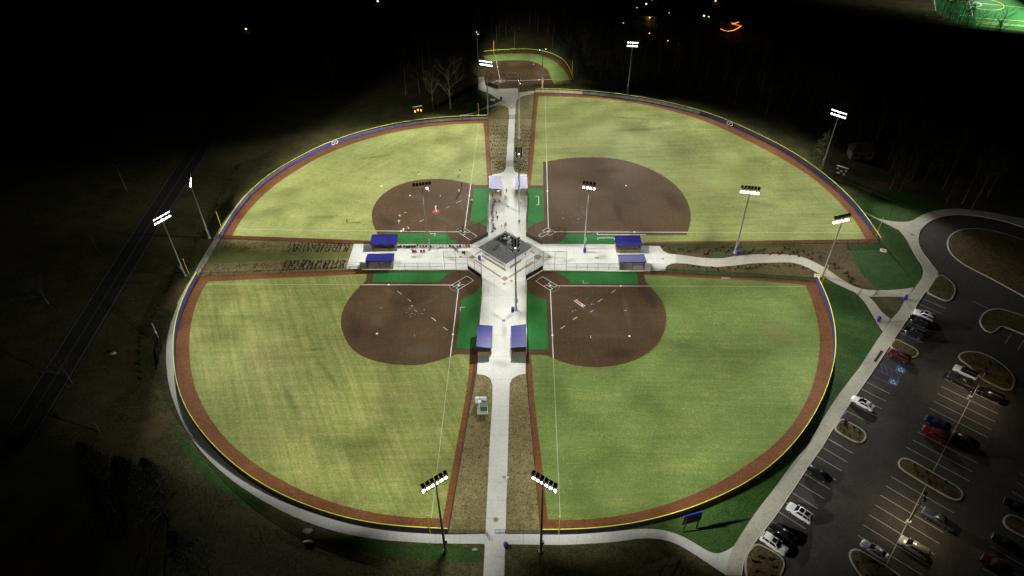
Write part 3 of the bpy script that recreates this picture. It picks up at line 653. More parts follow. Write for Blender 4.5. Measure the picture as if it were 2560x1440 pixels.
for pts in ([(-43.84, 155.94), (-11.09, 154.77), (-6.76, 160.04), (-6.49, 179.93)], [(4.93, 179.62), (4.25, 159.67), (8.4, 154.58), (35.62, 153.82)], [(-39.89, 144.83), (-11.65, 144.09), (-7.51, 139.91), (-8.02, 112.85)], [(34.77, 142.5), (8.25, 143.4), (3.74, 139.41), (3.05, 112.63)]):
    bm = bmesh.new(); wall_path(bm, pts, 0.28, 0.0, 0.30)
    link('edge_wall', mesh(bm, 'edge_wall'), cap_m, concourse)
for nm, mt, pts in (('paver_band', tan_band, [(-10.28, 148.25), (-9.86, 148.46), (-2.68, 141.06), (-3.06, 140.6)]),
                    ('paver_diamond', tan_band, [(-2.87, 140.25), (-1.84, 141.27), (-0.79, 140.2), (-1.84, 139.14)]),
                    ('paver_band', tan_band, [(-1, 140.85), (-0.51, 140.43), (6.1, 147), (5.69, 147.43)]),
                    ('paver_diamond', rose_band, [(-11.71, 149.57), (-10.74, 150.55), (-9.76, 149.57), (-10.67, 148.5)]),
                    ('paver_diamond', rose_band, [(6.33, 150.01), (7.54, 150.11), (8.39, 149.34), (7.23, 147.96), (6.27, 148.32)]),
                    ('paver_band', tan_band, [(-10.29, 150.71), (-9.81, 150.32), (-8.21, 152), (-8.38, 152.64)]),
                    ('paver_band', rose_band, [(5.16, 152.24), (6.45, 151.02), (6.07, 150.62), (5.14, 151.55)])):
    sheet(nm, pts, 0.084, mt, concourse)

for k_, (a_, b_, w_) in enumerate((((-2.17, 124.12), (0.9, 127.24), .9), ((-2.17, 124.12), (-5.54, 127.38), .8), ((-2.17, 123.83), (-1.89, 117.46), 1.0), ((-0.96, 173.88), (-4.45, 176.57), .9), ((-0.84, 173.88), (2.69, 170.41), .8), ((1.08, 184.26), (1.6, 177.5), 1.6), ((-26.72, 149.99), (-23.92, 150.46), 1.5), ((-31.39, 148.87), (-30, 146.23), 1.6), ((23, 148.45), (26.24, 149.26), 1.6), ((30.34, 147.4), (36.85, 147.6), 1.4), ((-5.3, 110.38), (-0.26, 109.03), 1.8), ((13.03, 146.94), (17.41, 147.71), 1.2), ((-17.35, 150.3), (-15.03, 147.6), 1.2))):
    patch(concourse, a_, b_, w_, stain_m, 0.0785 + .0004 * k_, 'stain')
def walk(name, left, right, z, mat, joints, parent=None, thick=0.06):
    """ribbon pavement from its two edges, poured in slabs"""
    base = empty(name) if parent is None else parent
    n = 240
    Lp = smooth(left, 1.0, 1.2); Rp = smooth(right, 1.0, 1.2)
    def at(P, t):
        s = t * (len(P) - 1); i = min(len(P) - 2, int(s)); f = s - i
        return Vector((P[i][0] + (P[i + 1][0] - P[i][0]) * f, P[i][1] + (P[i + 1][1] - P[i][1]) * f))
    k = max(2, joints)
    for s in range(k):
        bm = bmesh.new(); sub = max(2, int(40 / k) + 2)
        length = (at(Lp, 1) - at(Lp, 0)).length
        g = 0.010 / max(1.0, length / 6)
        t0 = s / k + (g / 4 if s else 0); t1 = (s + 1) / k - (g / 4 if s < k - 1 else 0)
        prev = None
        for q in range(sub + 1):
            t = t0 + (t1 - t0) * q / sub
            a = at(Lp, t); b = at(Rp, t)
            vs = [bm.verts.new((a.x, a.y, z)), bm.verts.new((b.x, b.y, z)), bm.verts.new((a.x, a.y, z - thick)), bm.verts.new((b.x, b.y, z - thick))]
            if prev:
                bm.faces.new((prev[0], prev[1], vs[1], vs[0])); bm.faces.new((prev[0], vs[0], vs[2], prev[2])); bm.faces.new((prev[1], prev[3], vs[3], vs[1]))
            else: bm.faces.new((vs[0], vs[2], vs[3], vs[1]))
            prev = vs
        bm.faces.new((prev[0], prev[1], prev[3], prev[2]))
        me = mesh(bm, 'slab')
        link('slab', me, mat, base)
    base['kind'] = 'structure'
    return base
walk('path', [(-4.61, 101.11), (-4.61, 99.06), (-5.05, 86.42), (-5.49, 67.6), (-5.73, 59.46), (-5.78, 55.25)], [(-0.91, 101.04), (-0.96, 98.99), (-1.29, 86.36), (-1.84, 67.54), (-2.05, 59.4), (-2.19, 55.2)], 0.072, conc, 12)
walk('path', [(-1.27, 200.9), (-1.22, 201.41), (-0.17, 232.85), (-0.21, 237.98)], [(1.14, 200.83), (1.11, 201.35), (2.08, 232.78), (2.3, 238.56)], 0.072, conc, 7)
sheet('plaza', smooth([(-0.25, 237.33), (-0.35, 239.3), (-1.39, 240.98), (-3.18, 241.57), (-4.97, 241.43)], 1, 1) + smooth([(-4.39, 243.75), (-2.74, 245.22), (-4.25, 246.98), (-7.35, 251.43), (-11.92, 255.59)], 1, 0.8) + [(-12.23, 267.04), (-9.98, 266.96), (-9.24, 259.6), (-4.38, 255.79), (3.28, 256.25)] + smooth([(3.58, 252.83), (4.64, 252.08), (6.9, 253.16), (10.01, 253.86), (9.93, 251.55), (7.21, 250.41), (4.88, 248.92), (3.18, 247.25), (2.45, 243.87), (2.29, 237.58)], 1, 1), 0.068, conc_w, thick=0.06)
walk('sidewalk', [(-4.09, 243.91), (-7.94, 240.86), (-11.29, 237.85), (-14.43, 234.89), (-18.04, 234.05)], [(-3.78, 241.66), (-7.19, 240.34), (-11.2, 237.2), (-14.83, 233.95), (-17.95, 232.15)], 0.060, conc_w, 7)
# walk behind the far outfield fences
trf = offset(FENCE['TR'], 0.5); trf2 = offset(FENCE['TR'], 2.9)
nk = int(len(trf) * 0.42)
walk('sidewalk', trf2[:nk], trf[:nk], 0.055, conc_w, 12)
tlf = FENCE['TL']
walk('sidewalk', offset(tlf, 2.2), offset(tlf, 0.4), 0.055, conc_w, 24)
west_l = [(-84.87, 132.11), (-84.91, 138.76), (-84.63, 144.1), (-84.75, 149.25), (-84.45, 155.08), (-83.84, 162.4), (-83.86, 164.31)]; west_r = [(-83.18, 131.77), (-83.29, 138), (-83.22, 143.06), (-83.03, 147.99), (-82.78, 153.31), (-82.47, 159.81), (-82.5, 162.51)]
walk('sidewalk', west_l, west_r, 0.058, conc_w, 8)
outer_bl = [(-84.83, 134.41), (-84.3, 129.09), (-83.69, 124.01), (-82.27, 117.79), (-80.42, 112.52), (-77.56, 105.98), (-74.94, 101.25), (-72.01, 96.73), (-69.1, 92.66), (-65.93, 88.91), (-62.83, 85.73), (-58.93, 82.32), (-53.86, 78.56), (-48.05, 74.93), (-42.59, 71.99), (-36.44, 69.42), (-30.6, 67.6), (-23.87, 66.43), (-14.75, 65.66), (-5.58, 65.44)]
walk('sidewalk', outer_bl, offset(FENCE['BL'], -0.2)[6:] + [(-5.62, 67.4)], 0.062, conc, 26)
walk('sidewalk', [(-1.9, 65.3), (8.66, 64.98), (17.7, 65.38), (22.49, 66.08), (25.37, 66.04), (27.12, 65.7), (29.13, 64.89), (33.11, 61.72), (34.84, 60.11), (36.87, 58.45)], [(-1.9, 67.34), (4.95, 67.19), (10.26, 67.03), (16.48, 67.36), (22.77, 67.98), (25.68, 67.9), (28.01, 67.42), (30.26, 66.35), (32.68, 64.68), (34.45, 62.97), (35.95, 62.57), (39.05, 64.35)], 0.062, conc, 13)
bm = bmesh.new(); strip_bm(bm, [(-5.6, 66.4), (-1.83, 66.3)], 2.75, 0.058)
tag(link('sidewalk', mesh(bm, 'sidewalk'), conc), kind='structure')
# walk along the car park, with kerb
lot_l = [(36.27, 58.82), (37.57, 62.09), (38.33, 63.59), (41.66, 67.44), (44.85, 71.06), (49.64, 75.91), (54.25, 80.82), (56.66, 83.38), (59.18, 85.57), (63.56, 90.86), (65.42, 93.29), (69.84, 98.36), (75.23, 104), (77.97, 106.73), (79.94, 109.04), (85.14, 114.98), (88.04, 118.22), (91.51, 122.25), (95.3, 125.62), (97.69, 128.83), (102.62, 133.8), (105.92, 137.23)]
lot_r = [(38.82, 58.78), (39.85, 61.39), (40.58, 62.8), (43.06, 65.25), (47.88, 69.97), (52.68, 75.2), (56.93, 79.99), (60.03, 83.32), (62.38, 85.81), (65.36, 89.38), (68.76, 93.23), (73.77, 98.58), (79.81, 104.99), (82.89, 108.35), (87.33, 113.36), (93.61, 120.24), (95.35, 122.17), (98.51, 125.12), (100.28, 127.73), (104.67, 132.5), (110.17, 138.1)]
walk('sidewalk', lot_l, lot_r, 0.13, conc_w, 34, thick=0.14)
walk('sidewalk', [(44.77, 149.44), (46.36, 149.22), (51.21, 147.78), (56.51, 147.3), (60.84, 148.43), (65.34, 149.03), (73.98, 148.82), (76.42, 148.66), (78.7, 147.65), (80.93, 145.33), (83.23, 142.55), (85.36, 138.19), (87.69, 134.76), (89.64, 133.62), (94.29, 133.28), (99.15, 133.56), (102.63, 134.27)], [(44.04, 145.6), (46.7, 145.49), (50.47, 144.33), (54.83, 143.59), (59.8, 144.33), (64.27, 145.08), (72.91, 145.35), (76.1, 145.1), (78.26, 143.39), (81.03, 139.76), (83.57, 135.97), (85.77, 134.02), (87.07, 132.52), (89.16, 131), (93.31, 130.9), (96.85, 130.82), (99.31, 130.46)], 0.070, conc_w, 24)
walk('sidewalk', [(87.15, 132.74), (88.07, 129.65), (88.1, 124.47), (88.04, 120.43), (88.12, 118.42)], [(89.5, 131.6), (90.37, 129.75), (90.59, 127.11), (90.87, 123.98), (91.84, 122.81)], 0.066, conc_w, 6)
walk('sidewalk', [(102.94, 168.64), (104.23, 167.17), (106.01, 164.68), (110.7, 162.96), (114.76, 163.05), (117.51, 165.07), (120.67, 167.15), (124.07, 168.51), (130, 169.4), (137.64, 168.16), (142.08, 166.19), (145.26, 164.6), (151.54, 162.51)], [(103.34, 168.32), (104.91, 165.39), (107.56, 162.04), (109.68, 158.77), (112.66, 158.6), (115.16, 158.63), (118.19, 161.77), (121.44, 164.08), (125.5, 165.8), (129.91, 166.5), (136.16, 165.32), (141.59, 162.77), (148.15, 156.76)], 0.128, conc_w, 18, thick=0.13)
walk('sidewalk', [(109.64, 159.45), (109.88, 155.62), (109.57, 152.66), (108.89, 147.11), (108.99, 143.47), (108.29, 140.79), (105.96, 137.31), (103.17, 134.57)], [(115.86, 159.68), (112.81, 154.69), (111.77, 151.69), (111.31, 147.93), (111.6, 144.26), (112.05, 139.87), (110.17, 138.1), (106.76, 134.81)], 0.124, conc_w, 8, thick=0.13)

# ------------------------------------------------------------------ car park, loop road, west road
lot = sheet('parking_lot', [(76, 40)] + smooth([(35.92, 51.96), (38.82, 58.78), (39.85, 61.39), (40.58, 62.8), (43.06, 65.25), (47.88, 69.97), (52.68, 75.2), (56.93, 79.99), (60.03, 83.32), (62.38, 85.81), (65.36, 89.38), (68.76, 93.23), (73.77, 98.58), (79.81, 104.99), (82.89, 108.35), (87.33, 113.36), (93.61, 120.24), (98.51, 125.12), (104.67, 132.5), (112.05, 139.87), (111.6, 144.26), (111.31, 147.93), (111.77, 151.69), (112.81, 154.69), (115.16, 158.63), (118.19, 161.77), (121.44, 164.08), (125.5, 165.8), (129.91, 166.5), (136.16, 165.32), (141.59, 162.77), (148.15, 156.76), (154.83, 146.18)], 1.0, 1.0) + [(190, 120), (150, 40)], 0.012, asphalt)
kerb = empty('kerb'); kerb['kind'] = 'structure'
for seg in (lot_r, [(110.17, 138.1), (111.6, 144.26), (111.31, 147.93), (111.77, 151.69), (112.81, 154.69), (115.16, 158.63), (118.19, 161.77), (121.44, 164.08), (125.5, 165.8), (129.91, 166.5), (136.16, 165.32), (141.59, 162.77), (148.15, 156.76)]):
    P = smooth(seg, 1.0, 1.0)
    for i in range(0, len(P) - 1, 4):
        q = P[i:i + 5]
        if len(q) < 2: continue
        bm = bmesh.new()
        a = offset(q, -0.16); 
        poly = q + a[::-1]
        prism(bm, poly, 0.0, 0.142)
        link('kerb_stone', mesh(bm, 'kerb_stone'), cap_m, kerb)
def island(pts, fill, closed=True, sig=0.9):
    P = smooth(pts, 0.7, sig, closed=True)
    if area2(P) < 0: P = P[::-1]
    o = sheet('parking_island', P, 0.15, conc_w, thick=0.15)
    inn = offset(P, 0.32, closed=True)
    sheet('planting_bed', inn, 0.165, fill, o, thick=0.02)
    return P
isl = {}
isl['a'] = island([(43.26, 65.05), (44.4, 64.26), (47.03, 62.32), (47.37, 61.38), (47.09, 60.47), (45.74, 58.67), (43.81, 56.23), (40.08, 56.29), (39.51, 58.77), (40.04, 61.31), (40.7, 62.72), (41.82, 63.99)], straw_d)
isl['b'] = island([(65.81, 89.72), (68.67, 92.98), (70.08, 91.57), (72.1, 89.72), (72.52, 88.27), (71.95, 87.33), (70.46, 85.96), (69.21, 86.21)], straw_d)
isl['c'] = island([(87.37, 113.36), (90.01, 116.27), (91.83, 114.19), (93.79, 112.19), (93.63, 111.16), (91.95, 109.55), (90.8, 109.38), (89.1, 111.13)], straw_d)
isl['d'] = island([(104.7, 132.34), (107.46, 135.43), (110.08, 138.35), (112.06, 139.46), (113.02, 137.88), (113.46, 134.88), (112.64, 132.68), (109.93, 129.17), (108.43, 128.45), (107.36, 129.22)], bank)
isl['e'] = island([(101.58, 109.92), (102.43, 110.79), (104.38, 111.66), (107.79, 111.13), (110.2, 108.43), (111.27, 104.97), (110.95, 102.71), (108.41, 99.5), (107.61, 99.1), (106.6, 99.54), (103.46, 102.85), (102.7, 107.09), (101.48, 108.89)], straw_d)
isl['f'] = island([(75.39, 81.39), (76.72, 82.65), (77.79, 82.82), (78.8, 81.95), (85.11, 75.53), (85.39, 74.43), (84.26, 72.94), (83.23, 72.53), (82.4, 72.76), (78.77, 76.3), (75.37, 79.99)], straw_d)
isl['g'] = island([(58.56, 62.14), (58.98, 63.08), (60.15, 63.82), (60.87, 63.54), (64.6, 60.38), (66.34, 58.36), (67.28, 56.23), (60.24, 55.64), (59.31, 58.47), (58.63, 60.29)], straw_d)
isl['h'] = island([(89.1, 68.28), (90.61, 69.89), (91.94, 69.95), (93.4, 68.62), (96.11, 65.77), (94.42, 62.33), (91.38, 65.07), (88.88, 67.08)], straw_d)
isl['i'] = island([(112.41, 121.24), (114.82, 124.18), (117.27, 125.66), (120.19, 125.96), (122.71, 124.3), (127.09, 120.92), (125.79, 110.89), (120.72, 116.52), (117.03, 119.8), (115.67, 118.53), (113.48, 116.94), (112.04, 117.97)], bank)
isl['j'] = island([(119.71, 152.41), (121.51, 155.34), (124.35, 157.92), (127.73, 159.38), (131.84, 159.67), (136.33, 158.1), (140.08, 155.35), (144.7, 150.89), (147.44, 139.54), (132.17, 122.94), (128.39, 129.97), (123.93, 137.3), (119.6, 143.22), (118.73, 146.52), (118.62, 149.39)], straw_d, sig=2.0)
bm = bmesh.new()
def stripe(seg, w=0.12, mat=stall_p, nm='parking_stripe'):
    line(nm, seg, w, 0.022, mat, lot)
for s in ([(64.09, 87.42), (67.8, 83.79)], [(62.24, 85.35), (65.92, 81.72)], [(60.33, 83.32), (64.07, 79.68)], [(58.48, 81.22), (62.19, 77.64)], [(56.66, 79.16), (60.31, 75.62)], [(54.74, 77.16), (58.5, 73.58)], [(52.83, 75.09), (56.55, 71.49)], [(50.96, 73.02), (54.71, 69.45)], [(49.11, 70.99), (52.88, 67.46)], [(47.2, 68.92), (51.04, 65.41)],
          [(64.28, 87.36), (66.2, 85.53)], [(70.65, 94.59), (74.51, 91.07)], [(72.66, 96.47), (76.31, 93.09)], [(74.39, 98.59), (78.12, 95.08)], [(76.11, 100.65), (79.91, 97.12)], [(78.01, 102.58), (81.74, 99.14)], [(92.06, 117.98), (95.8, 114.44)], [(95.85, 121.97), (99.25, 118.31)],
          [(101.13, 128.1), (104.88, 124.22)], [(102.94, 130.01), (106.89, 126.23)], [(105.43, 105.08), (86.93, 84.98)], [(90.26, 88.72), (81.71, 79.28)], [(78.9, 76.17), (64.45, 60.2)],
          [(95.56, 103.06), (103.93, 95.16)], [(93.76, 101.04), (102.04, 93.17)], [(91.93, 99.05), (100.27, 91.16)], [(90.14, 96.98), (98.44, 89.12)], [(88.37, 95.1), (96.65, 87.2)], [(86.46, 93.03), (94.9, 85.07)], [(84.62, 90.96), (92.91, 83.05)], [(83.02, 88.85), (91.25, 81.11)], [(81.12, 86.92), (89.31, 79.06)], [(79.1, 85.1), (87.6, 77.05)],
          [(73.05, 78.31), (81.35, 70.25)], [(71.24, 76.21), (79.42, 68.2)], [(69.36, 74.22), (77.57, 66.27)], [(67.49, 72.2), (75.77, 64.19)], [(65.62, 70.1), (73.92, 62.18)], [(63.71, 68.09), (72.01, 60.17)], [(61.9, 66.02), (70.19, 58.3)],
          [(86.5, 65.53), (88.76, 63.28)], [(84.62, 63.53), (88.39, 59.83)], [(82.83, 61.48), (86.59, 57.87)], [(81.07, 59.49), (84.83, 55.96)], [(96.46, 76.67), (98.11, 74.87)], [(94.53, 74.6), (96.63, 72.31)], [(98.29, 78.56), (99.51, 77.29)],
          [(118.24, 117.27), (114.82, 113.89)], [(119.78, 114.87), (116.64, 111.86)], [(115.02, 128.74), (117.34, 125.83)], [(104.6, 132.31), (108.47, 128.54)], [(70.65, 94.59), (68.86, 92.98)]):
    stripe(s)
for s in ([(83.34, 107.94), (86.72, 104.72)], [(81.53, 106.39), (85.17, 103.07)], [(80.01, 104.71), (83.61, 101.12)], [(86.72, 104.72), (85.17, 103.07)], [(85.71, 110.54), (88.47, 106.53)], [(83.34, 107.94), (82.65, 105.51)], [(84.17, 107.14), (83.5, 104.78)], [(84.99, 106.32), (84.33, 103.78)], [(85.88, 105.44), (85.21, 103.15)], [(86.95, 112.47), (89.5, 107.67)], [(88.47, 106.53), (89.5, 107.67)], [(87.01, 110.07), (86.81, 108.6)], [(87.91, 109.16), (87.71, 107.7)], [(88.53, 108.12), (88.32, 106.68)]):
    stripe(s, 0.12, blue_p, 'accessible_stripe')
for c in ([(87.13, 106.13)], [(83.91, 102.54)]):
    c = c[0]
    ang = math.radians(-38)
    u = Vector((math.cos(ang), math.sin(ang))); v = Vector((-u.y, u.x)); o = V2(c)
    q = sheet('accessible_symbol', [tuple(o + u * a * .95 + v * b * .95) for a, b in ((-1, -1), (1, -1), (1, 1), (-1, 1))], 0.024, blue_p, lot)
    line('wheel_mark', [tuple(o + u * (0.45 * math.cos(t * .35 + 2.2) - .05) + v * (0.45 * math.sin(t * .35 + 2.2) - .15)) for t in range(14)], 0.13, 0.028, white_p, q)
    line('figure_mark', [tuple(o + u * a + v * b) for a, b in ((-.1, .65), (-.05, .1), (.35, .05), (.5, -.5), (.7, -.45))], 0.14, 0.031, white_p, q)
# drain inlet by the accessible stalls
bm = bmesh.new(); P = [(81.96, 108.75), (85.1, 112.21), (85.52, 111.75), (82.46, 108.39)]; prism(bm, P, 0.1, 0.14)
tag(link('trench_drain', mesh(bm, 'trench_drain'), blackm), 'long black trench drain set in the car park walk', 'drain')

road_r = [(-102.98, 261.16), (-102.56, 221.76), (-102.28, 167.57), (-100.9, 120.75), (-99.9, 86.93)]; road_l = [(-111.09, 256.71), (-109.73, 217.36), (-108.8, 167.73), (-107.49, 124.66), (-106.43, 90.65)]
west_road = sheet('road', [V2(q) + Vector((0.5, -0.2)) for q in road_r] + [V2(q) + Vector((-0.5, 0.2)) for q in road_l[::-1]], 0.012, asphalt_d)
line('edge_line', road_r, 0.13, 0.022, road_p, west_road)
line('edge_line', road_l, 0.13, 0.022, road_p, west_road)
mid = [(-107.12, 259.11), (-106.14, 219.55), (-105.46, 167.65), (-104.13, 122.13), (-103.23, 88.57)]
line('centre_line', offset(mid, 0.12), 0.1, 0.022, yel_p, west_road)
line('centre_line', offset(mid, -0.12), 0.1, 0.022, yel_p, west_road)
# ------------------------------------------------------------------ fences
POST = {}
def post_mesh(h, r=0.045):
    k = (round(h, 2), r)
    if k not in POST:
        bm = bmesh.new(); tube(bm, (0, 0, 0), (0, 0, h), r, n=6)
        POST[k] = mesh(bm, 'post')
    return POST[k]
def vpanel(name, pts, z0, z1, mat, parent, th=0.012):
    bm = bmesh.new()
    a = offset(pts, th / 2); b = offset(pts, -th / 2)
    for i in range(len(pts) - 1):
        for q in ((a, 1), (b, -1)):
            s = q[0]
            bm.faces.new([bm.verts.new((*s[i], z0)), bm.verts.new((*s[i + 1], z0)), bm.verts.new((*s[i + 1], z1)), bm.verts.new((*s[i], z1))])
            break
    me = bpy.data.meshes.new(name); bm.to_mesh(me); bm.free()
    return link(name, me, mat, parent)
def rail(name, pts, z, r, mat, parent, n=6):
    bm = bmesh.new()
    for i in range(len(pts) - 1):
        tube(bm, (*pts[i], z), (*pts[i + 1], z), r, n=n, cap=False)
    return link(name, mesh(bm, name), mat, parent)
def outfield_fence(key, label, h, panel_of, cap_from=0, cap_to=None):
    P = FENCE[key]
    root = tag(empty('outfield_fence', (P[0][0], P[0][1], 0)), label, 'fence', 'outfield fences')
    off = [(p[0] - P[0][0], p[1] - P[0][1]) for p in P]
    Q = resample(off, 3.05)
    for q in Q: link('post', post_mesh(h), rust_st, root, (q[0], q[1], 0.0))
    rail('top_cap', resample(off, 1.6), h + 0.03, 0.085 if key in ('BL', 'BR') else 0.065, yel_cap, root)
    rail('bottom_rail', Q, 0.08, 0.03, rust_st, root)
    for i in range(0, len(Q) - 1, 2):
        seg = Q[i:i + 3]
        if len(seg) < 2: continue
        m = panel_of(i / (len(Q) - 1))
        if m is not chain:
            vpanel('windscreen_panel', offset(seg, 0.06 if key in ('BL', 'BR') else -0.06), 0.02, h - 0.06, m, root)
        else:
            vpanel('chain_link_panel', seg, 0.02, h - 0.06, chain, root)
    return root
outfield_fence('BL', 'curved fence with navy windscreen and yellow cap round the southwest field', 1.83, lambda t: navy)
outfield_fence('BR', 'curved fence with navy windscreen and yellow cap beside the car park', 1.83, lambda t: navy)
outfield_fence('TL', 'curved fence with navy windscreen and yellow cap round the northwest field', 1.83, lambda t: navy_far)
outfield_fence('TR', 'curved fence with navy windscreen and yellow cap in front of the dark wood', 1.83, lambda t: chain if (t < 0.11 or t > 0.94) else navy_far)
outfield_fence('F5', 'curved yellow topped chain link fence round the small far field', 1.9, lambda t: chain)

def mesh_fence(pts, h, label, mids=1, step=3.05, mat=black_st, r=0.035, name='chain_link_fence', group='chain link fences along the foul lines', z=0.0):
    root = tag(empty(name, (pts[0][0], pts[0][1], z)), label, 'fence', group)
    off = [(p[0] - pts[0][0], p[1] - pts[0][1]) for p in pts]
    k = 0
    for i in range(len(off) - 1):
        Q = resample([off[i], off[i + 1]], step)
        for j, q in enumerate(Q):
            if i > 0 and j == 0: continue
            link('post', post_mesh(h, 0.05 if h > 4 else 0.04), mat, root, (q[0], q[1], 0.0))
        for m in range(mids + 1):
            rail('rail', [off[i], off[i + 1]], h * (m + 1) / (mids + 1), r, mat, root, n=5)
        rail('bottom_rail', [off[i], off[i + 1]], 0.06, r * 0.8, mat, root, n=5)
        for j in range(len(Q) - 1):
            vpanel('mesh_panel', [Q[j], Q[j + 1]], 0.05, h, chain_d if h < 1.4 else chain, root)
    return root
mesh_fence([(-82.12, 159.8), (-44.12, 156.32), (-38.69, 155.91)], 1.25, 'low fence beside the straw bed west of the northwest field', 0, mat=rust_st)
mesh_fence([(-82.9, 143.05), (-39.98, 144.75)], 1.25, 'low fence beside the straw bed on the north side of the southwest field', 0, mat=rust_st)
mesh_fence([(-7.48, 230.57), (-6.49, 201.57), (-5.97, 191.53)], 1.25, 'low fence between the northwest field and the north walkway bed', 0, mat=rust_st)
mesh_fence([(9.7, 251.56), (8.33, 232.58), (6.01, 201.21), (5.35, 191.22)], 1.25, 'low fence between the northeast field and the north walkway bed', 0, mat=rust_st)
mesh_fence([(36.71, 153.7), (75.41, 153.49), (101.42, 153.23)], 1.25, 'low fence between the northeast field and the winding east path', 0, mat=rust_st)
mesh_fence([(36.62, 142.12), (62.75, 139.53), (78.48, 137.21)], 1.25, 'low fence between the southeast field and the winding east path', 0, mat=rust_st)
mesh_fence([(-8.2, 112.34), (-9.15, 99.15), (-10.44, 86.52), (-12.27, 67.67)], 1.25, 'low fence between the southwest field and the south walkway bed', 0, mat=rust_st)
mesh_fence([(3.05, 112.11), (3.2, 98.91), (3.79, 86.27), (4.59, 67.32)], 1.25, 'low fence between the southeast field and the south walkway bed', 0, mat=rust_st)
mesh_fence([(-7.49, 230.88), (-0.26, 230.65)], 1.5, 'short cross fence left of the north walkway', 0, group='cross fences')
mesh_fence([(2.05, 230.58), (8.26, 230.38)], 1.5, 'short cross fence right of the north walkway', 0, group='cross fences')
mesh_fence([(-12.26, 67.55), (-5.54, 67.4)], 1.3, 'short cross fence left of the south walkway', 0, group='cross fences')
mesh_fence([(-1.82, 67.34), (4.59, 67.2)], 1.3, 'short cross fence right of the south walkway', 0, group='cross fences')
mesh_fence([(-82.47, 159.81), (-82.8, 150.98)], 1.83, 'upper length of chain link beside the western sidewalk gate', 0, group='cross fences')
mesh_fence([(-82.92, 147.99), (-82.9, 143.05)], 1.83, 'lower length of chain link beside the western sidewalk gate', 0, group='cross fences')
mesh_fence([(-18.37, 144.19), (-31.74, 144.59)], 2.4, 'tall fence from the southwest backstop to the dugout on the west arm', 1, group='concourse fences')
mesh_fence([(-7.55, 132.69), (-8.08, 121.84)], 2.4, 'tall fence from the southwest backstop to the dugout on the south arm', 1, group='concourse fences')
mesh_fence([(-17.97, 155.03), (-31.95, 155.56)], 2.4, 'tall fence behind the seated crowd on the west arm', 1, group='concourse fences')
mesh_fence([(-6.56, 165.14), (-6.49, 179.48)], 2.4, 'tall fence behind the seated crowd on the north arm', 1, group='concourse fences')
mesh_fence([(14.83, 154.38), (28.99, 153.98)], 2.4, 'tall fence from the northeast backstop to the dugout on the east arm', 1, group='concourse fences')
mesh_fence([(4.43, 164.86), (4.92, 179.18)], 2.4, 'tall fence from the northeast backstop to the dugout on the north arm', 1, group='concourse fences')
mesh_fence([(14.4, 143.21), (28.46, 142.78)], 2.4, 'tall fence from the southeast backstop to the dugout on the east arm', 1, group='concourse fences')
mesh_fence([(3.55, 132.44), (3.27, 121.46)], 2.4, 'tall fence from the southeast backstop to the dugout on the south arm', 1, group='concourse fences')
mesh_fence([(-44.32, 145.14), (-40, 144.83)], 1.6, 'short fence at the west end of the west arm', 0, group='concourse fences')
mesh_fence([(36.65, 142.29), (40.65, 142.19)], 1.6, 'short fence at the east end of the east arm', 0, group='concourse fences')
mesh_fence([(17.92, 258.48), (24.81, 260.46)], 1.25, 'low fence along the right foul side of the small far field', 0, mat=rust_st)

def backstop(label, pts, h=6.3, pad=(1, 2)):
    r = mesh_fence(pts, h, label, 2, step=3.6, mat=rust_st, r=0.045, name='backstop', group='tall backstops behind home plate')
    a = V2(pts[pad[0]]); b = V2(pts[pad[1]]); o = V2(pts[0]); d = b - a
    n = 5
    for k in range(n):
        c = a + d * (k + .5) / n - o
        bm = bmesh.new(); bx(bm, (0, 0, 0), (d.length / n - 0.03, 0.16, 1.35)); bmesh.ops.bevel(bm, geom=bm.edges[:], offset=0.03, segments=1, affect='EDGES')
        p_ = link('wall_pad', mesh(bm, 'wall_pad'), pad_m, r, (c.x, c.y, 0.98), math.atan2(d.y, d.x))
    return r
backstop('tall backstop with black wall pads behind the southwest home plate', [(-17.88, 144.28), (-11.65, 144.09), (-7.83, 139.97), (-7.64, 133.95)])
backstop('tall backstop with black wall pads behind the northwest home plate', [(-17.72, 155.24), (-11.21, 154.98), (-6.53, 158.88), (-6.5, 165.2)])
backstop('tall backstop with black wall pads behind the northeast home plate', [(14.81, 154.34), (8.42, 154.5), (4.18, 158.56), (4.56, 164.92)])
backstop('tall backstop with black wall pads behind the southeast home plate', [(14.44, 143.29), (8.29, 143.55), (3.64, 139.48), (3.53, 133.7)])
backstop('dark backstop frame behind home plate of the small far field', [(-9.24, 259.6), (-4.38, 255.7), (-1.2, 255.95), (3.09, 256.25)], h=6.0, pad=(0, 1))

def gate_leaf(p, q, h, label):
    a = V2(p); b = V2(q)
    root = tag(empty('gate', (a.x, a.y, 0)), label, 'gate', 'metal gates')
    d = b - a
    bm = bmesh.new()
    for t in (0.0, 0.5, 1.0): tube(bm, (d.x * t, d.y * t, 0.1), (d.x * t, d.y * t, h), 0.035, n=6)
    for z in (0.12, h): tube(bm, (0, 0, z), (d.x, d.y, z), 0.035, n=6)
    link('gate_frame', mesh(bm, 'gate_frame'), black_st, root)
    vpanel('mesh_panel', [(0, 0), tuple(d)], 0.12, h, chain, root)
gate_leaf((-5.55, 67.56), (-4.72, 66.05), 1.4, 'open swung gate leaf on the left side of the south walkway')
gate_leaf((-1.9, 67.42), (-3.72, 67.45), 1.4, 'closed gate leaf on the right side of the south walkway')
gate_leaf((88.46, 132.55), (86.82, 131.2), 1.4, 'gate leaf on the left of the east path fork')
gate_leaf((90.92, 131.11), (92.75, 132.61), 1.4, 'gate leaf above the triangular mulch bed')
gate_leaf((-0.11, 230.65), (0.9, 230.62), 1.5, 'left gate leaf across the north walkway')
gate_leaf((1.91, 230.59), (1.04, 230.61), 1.5, 'right gate leaf across the north walkway')

